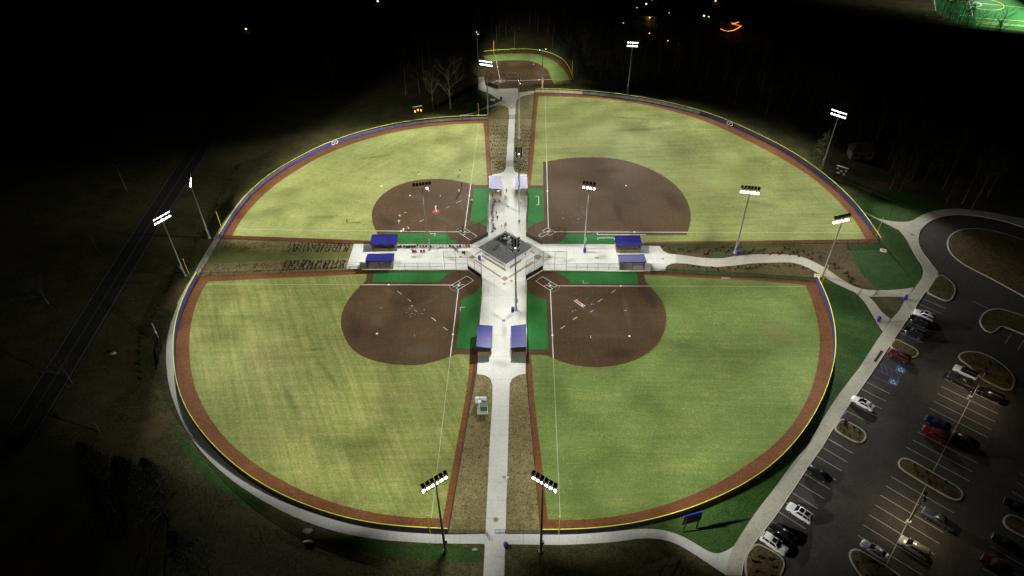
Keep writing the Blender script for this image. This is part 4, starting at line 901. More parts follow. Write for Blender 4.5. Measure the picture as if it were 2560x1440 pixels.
# windscreen emblems: two interlocked open rings with a slash between
def emblem(c, t, label):
    root = tag(empty('fence_emblem', (c[0], c[1], 0)), label, 'emblem', 'windscreen emblems')
    t = Vector((t[0], t[1], 0)).normalized(); nrm = Vector((t.y, -t.x, 0))
    def P(u, v): return t * u + Vector((0, 0, 0.92 + v)) + nrm * 0.14
    for sgn in (-1, 1):
        bm = bmesh.new(); pts = []
        for k in range(20):
            a = math.radians(50 + k * 260 / 19) if sgn < 0 else math.radians(-130 + k * 260 / 19)
            pts.append(P(sgn * 0.62 + 0.52 * math.cos(a), 0.55 * math.sin(a)))
        for a, b in zip(pts, pts[1:]): tube(bm, a, b, 0.07, n=5, cap=False)
        link('ring', mesh(bm, 'ring'), white_p, root)
    bm = bmesh.new(); tube(bm, P(-0.25, -0.45), P(0.25, 0.5), 0.06, n=5)
    link('slash', mesh(bm, 'slash'), white_p, root)
q = FENCE['TL']; i = min(range(len(q)), key=lambda k: (V2(q[k]) - V2((-60.51, 213.64))).length)
emblem(q[i], (q[i + 1][0] - q[i - 1][0], q[i + 1][1] - q[i - 1][1]), 'white looped emblem on the navy windscreen of the northwest field')
q = FENCE['TR']; i = min(range(len(q)), key=lambda k: (V2(q[k]) - V2((77.88, 223.6))).length)
emblem(q[i], (q[i + 1][0] - q[i - 1][0], q[i + 1][1] - q[i - 1][1]), 'white looped emblem on the navy windscreen of the northeast field')

# foul poles
def foul_pole(p, label, h=6.1):
    root = tag(empty('foul_pole', (p[0], p[1], 0)), label, 'foul pole', 'yellow foul poles')
    bm = bmesh.new(); tube(bm, (0, 0, 0), (0, 0, h), 0.085, n=8); link('pole', mesh(bm, 'pole'), yel_pole, root)
    bm = bmesh.new(); ball(bm, (0, 0, h + .05), 0.13, 8, 6); link('pole_cap', mesh(bm, 'pole_cap'), yel_pole, root)
foul_pole((-15.55, 67.56), 'yellow foul pole on the fence left of the south walkway')
foul_pole((7.85, 66.95), 'yellow foul pole on the fence right of the south walkway')
foul_pole((102.12, 156.57), 'yellow foul pole beside the sewer pad lawn at the northeast corner')
foul_pole((79.74, 136.06), 'yellow foul pole beside the winding east path')
foul_pole((-83.22, 164.09), 'yellow foul pole north of the western sidewalk gate')
foul_pole((-85.08, 142.6), 'yellow foul pole south of the western sidewalk gate')
foul_pole((-11.12, 231.62), 'yellow foul pole left of the north walkway by the sidewalk', 5.5)
foul_pole((12.93, 251.63), 'yellow foul pole on the far fence of the northeast field', 5.5)
foul_pole((-6.21, 290.1), 'yellow foul pole at the left end of the small far field')
foul_pole((25.29, 266.87), 'yellow foul pole at the right end of the small far field')

# ------------------------------------------------------------------ floodlight poles
BEAMS = {'P1': [(-74.0, 113.0, 16, 900), (-74.0, 140.0, 46, 196), (-56.0, 122.0, 23, 817), (-74.0, 122.0, 23, 368), (-47.0, 104.0, 16, 1808), (-56.0, 95.0, 16, 1843), (-74.0, 131.0, 46, 153), (-65.0, 140.0, 16, 299), (-65.0, 95.0, 16, 1169)],
 'P2': [(-74.0, 167.0, 32, 537), (-74.0, 185.0, 23, 1063), (-47.0, 185.0, 23, 1858), (-29.0, 167.0, 16, 3549), (-65.0, 194.0, 23, 1022), (-47.0, 194.0, 16, 2088), (-65.0, 203.0, 16, 1670), (-56.0, 212.0, 16, 2287), (-47.0, 167.0, 23, 663), (-29.0, 176.0, 16, 1455), (-38.0, 185.0, 16, 1186), (-65.0, 167.0, 23, 212)],
 'P3': [(-47.0, 113.0, 16, 3537), (-38.0, 86.0, 32, 791), (-20.0, 86.0, 46, 367), (-11.0, 68.0, 46, 206), (-47.0, 86.0, 16, 1262), (-20.0, 104.0, 23, 930), (-65.0, 95.0, 16, 1973), (-29.0, 122.0, 16, 1719)],
 'P4': [(34.0, 86.0, 32, 780), (25.0, 122.0, 16, 2968), (7.0, 77.0, 46, 246), (43.0, 68.0, 16, 1172), (16.0, 104.0, 23, 900), (52.0, 95.0, 16, 1827), (16.0, 77.0, 46, 200), (34.0, 104.0, 16, 1373), (43.0, 77.0, 16, 894), (7.0, 95.0, 32, 358), (43.0, 95.0, 23, 819)],
 'P5': [(-2.0, 113.0, 46, 529), (-2.0, 131.0, 23, 338), (-29.0, 131.0, 32, 777), (-2.0, 149.0, 32, 469), (25.0, 131.0, 46, 407), (-47.0, 131.0, 16, 1959), (-11.0, 95.0, 32, 679), (-29.0, 113.0, 23, 742), (52.0, 95.0, 16, 2260), (43.0, 122.0, 23, 763), (61.0, 122.0, 16, 1876)],
 'P6': [(-38.0, 149.0, 46, 364), (-2.0, 140.0, 46, 457), (-56.0, 149.0, 32, 686), (-20.0, 149.0, 23, 207), (-74.0, 167.0, 16, 2175), (-20.0, 167.0, 46, 227), (-38.0, 176.0, 32, 364), (34.0, 149.0, 16, 1892), (-11.0, 167.0, 46, 204), (-29.0, 149.0, 46, 147), (-47.0, 194.0, 16, 1314), (34.0, 149.0, 23, 980)],
 'P7': [(-2.0, 167.0, 32, 474), (61.0, 140.0, 32, 744), (34.0, 149.0, 23, 230), (-2.0, 140.0, 46, 261), (70.0, 140.0, 16, 1276), (25.0, 149.0, 46, 113)],
 'P8': [(43.0, 167.0, 32, 574), (70.0, 167.0, 46, 335), (88.0, 158.0, 16, 774), (16.0, 167.0, 16, 1441), (88.0, 140.0, 23, 392), (79.0, 140.0, 32, 183)],
 'P9': [(79.0, 104.0, 32, 547), (52.0, 113.0, 32, 588), (70.0, 122.0, 46, 196), (52.0, 86.0, 16, 2133), (70.0, 95.0, 16, 1104)],
 'P10': [(88.0, 176.0, 46, 402), (61.0, 203.0, 16, 1709), (115.0, 158.0, 16, 1363), (97.0, 149.0, 16, 1508), (61.0, 185.0, 32, 702), (97.0, 167.0, 32, 414), (79.0, 212.0, 23, 537), (88.0, 194.0, 46, 172), (43.0, 185.0, 23, 1418), (88.0, 203.0, 46, 185), (43.0, 185.0, 16, 2003), (61.0, 158.0, 23, 986), (79.0, 203.0, 32, 239), (70.0, 167.0, 32, 417), (79.0, 158.0, 23, 593), (97.0, 167.0, 16, 352)],
 'P11': [(43.0, 212.0, 32, 1230), (43.0, 239.0, 32, 354), (61.0, 203.0, 23, 1744), (79.0, 212.0, 16, 2532), (52.0, 239.0, 23, 294), (25.0, 194.0, 23, 2049), (70.0, 221.0, 23, 985), (43.0, 194.0, 16, 2454), (16.0, 221.0, 32, 712), (34.0, 239.0, 32, 242), (16.0, 248.0, 16, 615), (34.0, 248.0, 16, 199), (61.0, 230.0, 32, 301), (25.0, 248.0, 23, 257), (25.0, 239.0, 32, 235), (25.0, 248.0, 16, 254), (7.0, 203.0, 23, 1065), (61.0, 230.0, 23, 285), (16.0, 230.0, 23, 441)],
 'P12': [(-38.0, 194.0, 16, 1454), (7.0, 230.0, 16, 2132), (61.0, 167.0, 16, 1753), (-20.0, 185.0, 32, 229)],
 'P13': [(25.0, 203.0, 46, 477), (16.0, 185.0, 32, 741), (25.0, 167.0, 16, 2319), (7.0, 167.0, 23, 1431), (16.0, 248.0, 16, 974), (16.0, 230.0, 32, 208), (52.0, 185.0, 16, 1624)],
 'P14': [(-38.0, 185.0, 23, 2914), (-47.0, 212.0, 23, 1939), (-11.0, 194.0, 32, 1205), (-11.0, 176.0, 16, 3906), (-29.0, 221.0, 32, 576), (-56.0, 212.0, 16, 2978), (-20.0, 212.0, 46, 391), (-11.0, 230.0, 16, 203), (7.0, 230.0, 46, 240), (-20.0, 221.0, 46, 169), (-29.0, 230.0, 16, 325), (-11.0, 221.0, 46, 101), (-11.0, 221.0, 16, 104)],
 'P15': [(16.0, 266.0, 32, 149), (16.0, 284.0, 16, 660), (7.0, 266.0, 32, 140), (16.0, 275.0, 23, 235)],
 'P16': [(-2.0, 257.0, 32, 320), (-2.0, 275.0, 46, 216), (-2.0, 293.0, 23, 607), (7.0, 284.0, 16, 653), (-2.0, 284.0, 23, 234), (16.0, 275.0, 32, 310), (-2.0, 266.0, 46, 69)]}
LM = {}
def lum_meshes():
    bm = bmesh.new(); bx(bm, (0, 0, 0), (0.62, 0.75, 0.24)); bx(bm, (0, -0.1, 0.18), (0.42, 0.42, 0.14))
    bmesh.ops.bevel(bm, geom=bm.edges[:], offset=0.02, segments=1, affect='EDGES')
    LM['hood'] = mesh(bm, 'hood')
    bm = bmesh.new(); bx(bm, (0, 0, 0), (0.5, 0.55, 0.03)); LM['lens'] = mesh(bm, 'lens')
    bm = bmesh.new(); bmesh.ops.create_uvsphere(bm, u_segments=10, v_segments=6, radius=0.19, matrix=Matrix.Diagonal((1, .9, .75, 1))); LM['glare_bowl'] = mesh(bm, 'glare_bowl')  # glowing bulge added to stand for the lamps' glare
lum_meshes()
def floodlight(key, base, top, aim, label, n=6, rows='double', glow_back=True, H=20.5, span=0.82):
    """pole, crossarms with rows of hooded lamps. Local +y faces the field."""
    b = V2(base); d = V2(aim) - b; rz = math.atan2(d.y, d.x) - math.pi / 2
    root = tag(empty('floodlight_pole', (b.x, b.y, 0), rz), label, 'light pole', 'floodlight poles')
    bm = bmesh.new(); tube(bm, (0, 0, 0), (0, 0, H), 0.26, 0.12, n=12); link('pole', mesh(bm, 'pole'), galv, root)
    bm = bmesh.new(); tube(bm, (0, 0, 0), (0, 0, 0.45), 0.42, n=12); link('footing', mesh(bm, 'footing'), conc_w, root)
    bm = bmesh.new(); bx(bm, (0.3, 0, 3.2), (0.35, 0.5, 1.1)); link('control_box', mesh(bm, 'control_box'), galv, root)
    def head(x, y, z, face, bright):
        """one hooded lamp; face = local angle it looks towards"""
        e = empty('luminaire', (x, y, z), face); e.parent = root
        h_ = link('hood', LM['hood'], blackm, e, (0, 0.35, 0.28)); h_.rotation_euler = (math.radians(55), 0, 0)
        if bright:
            g_ = link('lens', LM['lens'], lens, e, (0, 0.455, 0.207)); g_.rotation_euler = (math.radians(55), 0, 0)
            link('glare_bowl', LM['glare_bowl'], lens_s, e, (0, 0.0, -0.08))
        else:
            g_ = link('lens', LM['lens'], lens, e, (0, 0.455, 0.207)); g_.rotation_euler = (math.radians(55), 0, 0)
    if rows == 'across':            # lamps on both sides of arms that run fore and aft
        for lv, zz in enumerate((H - 0.2, H - 1.6)):
            bm = bmesh.new(); bx(bm, (0, 0, zz), (0.5, 3.4, 0.1)); link('crossarm', mesh(bm, 'crossarm'), galv, root)
            for k in range(3):
                y = (k - 1) * 1.3
                head(0.45, y, zz, -math.pi / 2, False); head(-0.45, y, zz, math.pi / 2, False)
                if lv == 0:
                    e = link('glare_bowl', LM['glare_bowl'], lens_s, root, (0.0, y, zz - 0.35))
    elif rows == 'small':
        bm = bmesh.new(); bx(bm, (0, 0, H - 0.2), (3.6, 0.12, 0.12)); link('crossarm', mesh(bm, 'crossarm'), galv, root)
        for k in range(n): head((k - (n - 1) / 2) * 2.4 / max(1, n - 1), 0.1, H - 0.2, 0.0, True)
    else:
        wd = span * (n - 1) + 0.5
        for zz in (H - 0.15, H - 1.15):
            bm = bmesh.new(); bx(bm, (0, 0, zz), (wd, 0.12, 0.12)); link('crossarm', mesh(bm, 'crossarm'), blackm if glow_back else galv, root)
        for k in range(n):
            x = (k - (n - 1) / 2) * span
            head(x, 0.1, H - 0.15, 0.0, False)
            if glow_back or k == n - 2:
                e = empty('luminaire', (x, 0.1, H - 1.2)); e.parent = root
                link('glare_bowl', LM['glare_bowl'], lens, e, (0, 0.05, -0.02))
                g_ = link('lens', LM['lens'], lens, e, (0, 0.25, -0.15)); g_.rotation_euler = (math.radians(50), 0, 0)
    # the beams themselves
    for (tx, ty, half, wgt) in BEAMS.get(key, ()):
        ld = bpy.data.lights.new('floodlight', 'SPOT')
        ld.energy = wgt * E0 * 4 * math.pi
        ld.spot_size = math.radians(2 * half); ld.spot_blend = 1.0
        ld.shadow_soft_size = 0.35
        ld.color = LAMP_COL
        lo = bpy.data.objects.new('floodlight', ld); COL.objects.link(lo)
        t = Vector((tx, ty, 0)); s = Vector((b.x, b.y, H - 1.9)); dd = t - s
        hd = Vector((dd.x, dd.y, 0)).normalized(); s = s + hd * 0.9
        lo.parent = root
        lo.matrix_parent_inverse = (Matrix.Translation((b.x, b.y, 0)) @ Matrix.Rotation(rz, 4, 'Z')).inverted()
        lo.location, lo.rotation_euler = s, (t - s).to_track_quat('-Z', 'Y').to_euler()
    return root
floodlight('P1', (-86.64, 143.14), None, (-49.73, 118.46), 'floodlight pole on the west bank south of the sidewalk gate', H=19.5)
floodlight('P2', (-85.71, 160.27), None, (-45.17, 174.4), 'floodlight pole on the west bank north of the sidewalk gate', H=19.6)
floodlight('P3', (-12.57, 64.08), None, (-37.8, 99.69), 'floodlight pole by the southern sidewalk left of the south walkway', H=21.6)
floodlight('P4', (4.45, 63.82), None, (29.06, 98.42), 'floodlight pole by the southern sidewalk right of the south walkway', H=21.6)
floodlight('P5', (0.91, 127.9), None, (1.32, 157.17), 'tall floodlight pole on the south arm of the concourse', rows='across', H=21)
floodlight('P6', (-22.7, 152.95), None, (-29.2, 182.79), 'floodlight pole among the seated crowd on the west arm', glow_back=False, H=21)
floodlight('P7', (20.11, 152.55), None, (30.69, 188.12), 'floodlight pole beside a blue bin on the east arm', n=4, H=20.8, span=0.9)
floodlight('P8', (60.86, 149.76), None, (67.71, 180.17), 'floodlight pole beside a blue bin in the east mulch bed', H=20.5)
floodlight('P9', (81.06, 139.27), None, (75.98, 155.34), 'floodlight pole where the winding path bends at the corner of the southeast field', H=18.6)
floodlight('P10', (99.4, 192.54), None, (69.21, 163.21), 'floodlight pole behind the northeast outfield fence next to the scoreboard', H=20)
floodlight('P11', (45.26, 250.1), None, (36.67, 195.25), 'floodlight pole in front of the bare wood behind the northeast fence', n=5, H=19.8)
floodlight('P12', (2.46, 170.94), None, (2.99, 201.29), 'floodlight pole on the north arm of the concourse', rows='across', H=20.7)
floodlight('P13', (3.25, 216.23), None, (20.37, 220.04), 'floodlight pole in the north mulch bed right of the walkway', n=2, rows='small', H=20.5)
floodlight('P14', (-7.75, 233.88), None, (-20.48, 201.97), 'floodlight pole at the corner of the northwest outfield fence', H=20.2)
floodlight('P15', (12.89, 256.1), None, (7.8, 272.18), 'floodlight pole behind the northeast fence facing the small far field', n=2, rows='small', H=15.5)
floodlight('P16', (-12.1, 268.19), None, (1.29, 271.62), 'floodlight pole at the left edge of the small far field', n=2, rows='small', H=17.5)

# ------------------------------------------------------------------ concession building
bc = V2((-1.57, 149.57)); 
BL_ = V2((-9.01, 149.84)); BR_ = V2((5.87, 149.39)); BT_ = V2((-1.44, 157.29)); BB_ = V2((-1.69, 142.31))
bc = (BL_ + BR_ + BT_ + BB_) / 4
half = ((BR_ - BL_).length + (BT_ - BB_).length) / 4            # half diagonal of the eaves
side = half * math.sqrt(2)
bld = tag(empty('concession_building', (bc.x, bc.y, 0.07), math.radians(45)), 'white concession building with grey hip roof and sunken roof well at the crossing', 'building')
se = side / 2; sw_ = se - 0.75
def bpart(name, mat, fn, parent=bld, bev=0):
    bm = bmesh.new(); fn(bm)
    if bev: bmesh.ops.bevel(bm, geom=bm.edges[:], offset=bev, segments=1, affect='EDGES')
    return link(name, mesh(bm, name), mat, parent)
# local axes: -y = lower right face (southeast), -x = lower left face (southwest)
for nm, c, s in (('wall', (0, -sw_ + .1, 1.5), (2 * sw_, .2, 3.0)), ('wall', (0, sw_ - .1, 1.5), (2 * sw_, .2, 3.0)), ('wall', (-sw_ + .1, 0, 1.5), (.2, 2 * sw_ - .4, 3.0)), ('wall', (sw_ - .1, 0, 1.5), (.2, 2 * sw_ - .4, 3.0))):
    bpart(nm, wallw, lambda bm: bx(bm, c, s))
for c, s in (((-.9, -sw_ - .06, 0.35), (2 * sw_ - 4.6, .12, 0.7)), ((-sw_ - .06, 0, 0.35), (.12, 2 * sw_ - .1, 0.7)), ((0, sw_ + .06, 0.35), (2 * sw_, .12, 0.7))):
    bpart('stone_base', block, lambda bm: bx(bm, c, s))
def door(x, y, ax):
    o = bpart('door', cab_w, lambda bm: bx(bm, (x, y, 1.07), (1.0, .08, 2.1) if ax == 'y' else (.08, 1.0, 2.1)))
    bpart('door_handle', alu, lambda bm: bx(bm, (x + (.35 if ax == 'y' else -.06), y - (.06 if ax == 'y' else -.35), 1.0), (.1, .06, .06)), o)
door(-sw_ + .9, -sw_ - .05, 'y'); door(sw_ - .9, -sw_ - .05, 'y'); door(sw_ - 2.4, -sw_ - .05, 'y')
for x in (-2.3, 0.2, 2.4):
    w_ = bpart('serving_window', cab_w, lambda bm: bx(bm, (x, -sw_ - .02, 1.75), (1.8, .08, 1.1)))
    bpart('counter', alu, lambda bm: bx(bm, (x, -sw_ - .18, 1.12), (2.0, .36, .08)), w_)
bpart('order_window', tan_band, lambda bm: bx(bm, (sw_ - 1.65, -sw_ - .02, 1.7), (.55, .1, .9)))
for y in (-2.6, 2.6):
    w_ = bpart('window', cab_w, lambda bm: bx(bm, (-sw_ - .02, y, 2.1), (.08, 1.5, .7)))
    bpart('sill', cap_m, lambda bm: bx(bm, (-sw_ - .08, y, 1.7), (.16, 1.7, .08)), w_)
ri = se * 0.40; zr = 4.75; ze = 3.0; OX = 0.9
def roof(bm):
    o = [(-se, -se), (se, -se), (se, se), (-se, se)]
    eb = [bm.verts.new((x, y, ze)) for x, y in o]; ev = [bm.verts.new((x, y, ze + .16)) for x, y in o]
    it = [bm.verts.new((x * ri / se + OX, y * ri / se + OX, zr)) for x, y in o]
    for i in range(4):
        j = (i + 1) % 4
        bm.faces.new((ev[i], ev[j], it[j], it[i])); bm.faces.new((eb[i], eb[j], ev[j], ev[i]))
    bm.faces.new(eb[::-1])
rf = bpart('roof', shingle, roof)
def well(bm):
    o = [(-ri + OX, -ri + OX), (ri + OX, -ri + OX), (ri + OX, ri + OX), (-ri + OX, ri + OX)]
    a = [bm.verts.new((x, y, zr + .01)) for x, y in o]; b = [bm.verts.new((x, y, 3.45)) for x, y in o]
    for i in range(4):
        j = (i + 1) % 4; bm.faces.new((a[i], b[i], b[j], a[j]))
    bm.faces.new(b)
bpart('roof_well', roofdk, well, rf)
bpart('air_handler', duct_m, lambda bm: (bx(bm, (1.6, -.2, 3.95), (1.3, 1.0, 1.0)), tube(bm, (1.6, -.2, 4.4), (1.6, -.2, 4.6), .35, n=12)), rf)
bpart('air_duct', duct_m, lambda bm: (tube(bm, (2.3, 1.0, 3.5), (2.3, 1.0, 4.9), .32, n=12), tube(bm, (2.3, 1.0, 4.3), (1.2, 2.1, 4.3), .25, n=12)), rf)
bpart('exhaust_hood', duct_m, lambda bm: (tube(bm, (1.2, -1.0, 3.5), (1.2, -1.0, 4.7), .24, n=12), tube(bm, (1.2, -1.0, 4.7), (1.2, -1.0, 5.0), .42, .28, n=12)), rf)
for x, y in ((-.6, 2.2), (-.9, 1.2), (0.8, 2.6), (2.4, 2.5)):
    bpart('vent_pipe', duct_m, lambda bm: (tube(bm, (x, y, 3.5), (x, y, 4.3), .1, n=8), tube(bm, (x, y, 4.3), (x, y, 4.45), .2, n=8)), rf)
for x, y in ((se * .86, se * .72), (se * .86, se * .5), (se * .72, se * .86)):
    bpart('roof_vent', alu, lambda bm: bx(bm, (x, y, ze + .5), (.3, .3, .3)), rf)
def dormer(bm):
    # small louvred cut on the southwest slope
    x0 = -se * .74; z0 = ze + .16 + (zr - ze - .16) * (.26 / .6)
    v = [bm.verts.new(c) for c in ((-ri + OX - .05, .5, zr + .02), (-ri + OX - .05, 1.3, zr + .02), (x0, 1.1, z0 + .12), (x0, .5, z0 + .12))]
    bm.faces.new(v)
    w2 = [bm.verts.new(c) for c in ((-ri + OX - .05, .5, zr - .5), (-ri + OX - .05, 1.3, zr - .5), (x0, 1.1, z0 - .2), (x0, .5, z0 - .2))]
    for i in range(4):
        j = (i + 1) % 4; bm.faces.new((v[i], w2[i], w2[j], v[j]))
bpart('roof_hatch', roofdk, dormer, rf)
for (a, b) in (((-se, -se), (se, -se)), ((se, -se), (se, se)), ((se, se), (-se, se)), ((-se, se), (-se, -se))):
    bpart('fascia', cab_w, lambda bm: bx(bm, ((a[0] + b[0]) / 2 * 1.004, (a[1] + b[1]) / 2 * 1.004, ze + .06), (abs(a[0] - b[0]) + .1, abs(a[1] - b[1]) + .1, .2)) if False else wall_path(bm, [(a[0] * 1.004, a[1] * 1.004), (b[0] * 1.004, b[1] * 1.004)], .05, ze - .04, ze + .15))

# ------------------------------------------------------------------ dugouts
def dugout(center, rz, label, W_=6.6, D_=3.2, hb=2.45, hf=2.95, ribs=4, shade=False, people_side=1):
    """local +y = field side (open), -y = concourse side with block wall and mesh above"""
    r = tag(empty('dugout', (center[0], center[1], 0.07), rz), label, 'dugout', 'blue roofed dugouts')
    def part(n, m, fn, p=r):
        bm = bmesh.new(); fn(bm); return link(n, mesh(bm, n), m, p)
    ov = 0.3
    n = ribs
    def panel(i):
        def f(bm):
            x0 = -W_ / 2 - ov + (W_ + 2 * ov) * i / n + .01; x1 = -W_ / 2 - ov + (W_ + 2 * ov) * (i + 1) / n - .01
            vs = []
            for (x, y, z) in ((x0, -D_ / 2 - ov, hb), (x1, -D_ / 2 - ov, hb), (x1, D_ / 2 + ov, hf), (x0, D_ / 2 + ov, hf)):
                vs.append(bm.verts.new((x, y, z)))
            lo = [bm.verts.new((v.co.x, v.co.y, v.co.z - .07)) for v in vs]
            bm.faces.new(vs); bm.faces.new(lo[::-1])
            for k in range(4): bm.faces.new((vs[k], lo[k], lo[(k + 1) % 4], vs[(k + 1) % 4]))
        return f
    for i in range(n): part('roof_panel', roof_blue, panel(i))
    part('fascia', roof_trim, lambda bm: bx(bm, (0, -D_ / 2 - ov - .03, hb - .06), (W_ + 2 * ov, .05, .26)))
    part('fascia', roof_trim, lambda bm: bx(bm, (0, D_ / 2 + ov + .03, hf - .06), (W_ + 2 * ov, .05, .26)))
    for s in (-1, 1):
        part('fascia', roof_trim, lambda bm: bx(bm, (s * (W_ / 2 + ov + .03), 0, (hb + hf) / 2 - .08), (.05, D_ + 2 * ov, .2), Matrix.Rotation(math.atan2(hf - hb, D_ + 2 * ov), 4, 'X')))
    for x in (-W_ / 2, 0, W_ / 2):
        for y, h in ((-D_ / 2, hb - .1), (D_ / 2, hf - .12)):
            part('post', black_st, lambda bm: bx(bm, (x, y, h / 2), (.12, .12, h)))
    part('block_wall', block, lambda bm: bx(bm, (0, -D_ / 2, .45), (W_ + .1, .22, .9)))
    for s in (-1, 1):
        part('block_wall', block, lambda bm: bx(bm, (s * (W_ / 2), .1, .45), (.22, D_ - .3, .9)))
        vp = vpanel('mesh_panel', [(s * W_ / 2, -D_ / 2), (s * W_ / 2, D_ / 2)], .9, hb - .1, dug_scr, r)
    vpanel('mesh_panel', [(-W_ / 2, -D_ / 2), (W_ / 2, -D_ / 2)], .9, hb - .1, dug_scr, r)
    vpanel('mesh_panel', [(-W_ / 2, D_ / 2), (W_ / 2, D_ / 2)], .1, hf - .1, chain, r)
    part('bench', alu, lambda bm: (bx(bm, (0, -D_ / 2 + .7, .45), (W_ - 1, .4, .06)), bx(bm, (0, -D_ / 2 + .5, .85), (W_ - 1, .05, .3))))
    part('floor', conc_w, lambda bm: bx(bm, (0, 0, .02), (W_, D_, .04)))
    for y in (-D_ / 2, D_ / 2):
        part('rail', black_st, lambda bm: tube(bm, (-W_ / 2, y, 1.6), (W_ / 2, y, 1.6), .03, n=5))
    return r
def mid2(a, b): return tuple((V2(a) + V2(b)) / 2)
def dug_arm(x0, x1, ypx, north, label):
    pass
DUG = []
c = V2((-35, 152.88)); dugout((c.x, c.y + 1.65), 0.0, 'bright blue dugout with players at the west arm, open to the northwest field')
c = V2((-35.08, 144.8)); dugout((c.x, c.y + 1.75), math.pi, 'bright blue dugout on the west arm, open to the southwest field')
c = V2((31.86, 150.64)); dugout((c.x, c.y + 1.65), 0.0, 'bright blue dugout on the east arm, open to the northeast field', W_=6.4)
c = V2((31.84, 142.74)); dugout((c.x, c.y + 1.75), math.pi, 'bright blue dugout on the east arm, open to the southeast field', W_=6.4)
c = V2((-4.54, 179.76)); dugout((c.x, c.y + 3.4), math.pi / 2, 'pale lit dugout full of players on the north arm beside the northwest field')
c = V2((3.22, 179.56)); dugout((c.x, c.y + 3.4), -math.pi / 2, 'pale lit empty dugout on the north arm beside the northeast field')
c = V2((-6.54, 112.69)); dugout((c.x, c.y + 3.4), math.pi / 2, 'slate lit dugout on the south arm beside the southwest field', D_=2.9)
c = V2((1.39, 112.53)); dugout((c.x, c.y + 3.4), -math.pi / 2, 'slate lit dugout on the south arm beside the southeast field', D_=2.9)
# ------------------------------------------------------------------ small site furniture
def bin_parts():
    bm = bmesh.new(); tube(bm, (0, 0, 0), (0, 0, 0.85), 0.30, 0.33, n=14); body = mesh(bm, 'bin_body')
    bm = bmesh.new(); ball(bm, (0, 0, 0.9), 0.35, 14, 8, (1, 1, .8)); bx(bm, (0, -.3, 1.02), (.3, .14, .18)); lid = mesh(bm, 'bin_lid')
    bm = bmesh.new(); tube(bm, (0, 0, .5), (0, 0, .58), .345, n=14); band = mesh(bm, 'band')
    return body, lid, band
BIN = bin_parts()
def bin_(p, label):
    r = tag(empty('trash_bin', (p[0], p[1], 0.07)), label, 'trash bin', 'blue trash bins')
    r.scale = (1.25, 1.25, 1.25)
    link('bin_body', BIN[0], can_b, r); link('bin_lid', BIN[1], can_b, r); link('band', BIN[2], can_b, r)
bin_((-8.67, 148.33), 'blue domed trash bin beside the concession building')
bin_((19.97, 151.02), 'blue domed trash bin at the foot of a light pole on the east arm')
bin_((61.26, 148.78), 'blue domed trash bin on the edge of the winding east path')
bin_((0.11, 127.4), 'blue domed trash bin at the foot of the light pole on the south arm')
bin_((-1.76, 64.76), 'blue domed trash bin on the grass right of the south walkway')
bin_((98.38, 129.72), 'blue domed trash bin beside the triangular mulch bed')
bin_((88.51, 122.03), 'blue domed trash bin on the lawn edge near the car park walk')
bin_((-3.04, 245.74), 'blue domed trash bin on the plaza by the small far field')

def cover(p, r, label, mat=tanlid, square=False, z=0.086):
    bm = bmesh.new()
    if square: bx(bm, (0, 0, 0), (r * 2, r * (1.1 if square == 'long' else 2), .02))
    else: bmesh.ops.create_cone(bm, cap_ends=True, segments=20, radius1=r, radius2=r * .95, depth=.02)
    root = tag(empty('utility_cover', (p[0], p[1], z)), label, 'cover', 'utility covers')
    link('lid', mesh(bm, 'lid'), mat, root)
    bm = bmesh.new(); bmesh.ops.create_cone(bm, cap_ends=True, segments=12, radius1=r * .4, radius2=r * .35, depth=.012); link('lid_centre', mesh(bm, 'lid_centre'), drain_m if mat is tanlid else tanlid, root, (0, 0, .014))
cover((-1.91, 138.08), .42, 'round tan cover left below the paver diamond')
cover((-0.13, 139.17), .38, 'round tan cover right below the paver diamond')
cover((-13.94, 149.86), .38, 'round tan cover behind the southwest backstop fence')
cover((10.24, 149.2), .38, 'round tan cover behind the southeast backstop fence')
cover((-3.6, 70.24), .55, 'round tan cover in the south walkway')
cover((40.85, 147.59), .35, 'round tan cover where the east path begins')
cover((0.68, 239.26), .4, 'round tan cover in the north walkway')
cover((-2.17, 124.12), .38, 'square brown drain grate on the south arm', drain_m, True)
cover((-0.9, 173.88), .38, 'square brown drain grate on the north arm', drain_m, True)
cover((-26.66, 149.99), .55, 'oblong brown drain grate on the west arm', drain_m, 'long')
cover((23.05, 148.45), .55, 'oblong brown drain grate on the east arm', drain_m, 'long')
def pad_cover(p, s, label):
    root = tag(empty('utility_pad', (p[0], p[1], 0)), label, 'utility pad', 'concrete utility pads')
    bm = bmesh.new(); bx(bm, (0, 0, .06), (s, s * .95, .2)); link('pad', mesh(bm, 'pad'), cap_m, root)
    bm = bmesh.new(); tube(bm, (0, 0, .15), (0, 0, .19), s * .24, n=16); link('lid', mesh(bm, 'lid'), tanlid, root)
    root.rotation_euler = (0, 0, math.radians(-25))
pad_cover((101.31, 149.77), 1.6, 'pale square sewer pad on the bright lawn by the loop road')
pad_cover((79.77, 139.46), 1.5, 'pale square pad at the tip of the southeast fence')
pad_cover((-6.22, 246.19), 1.6, 'pale square pad on the dark lawn by the small far field')

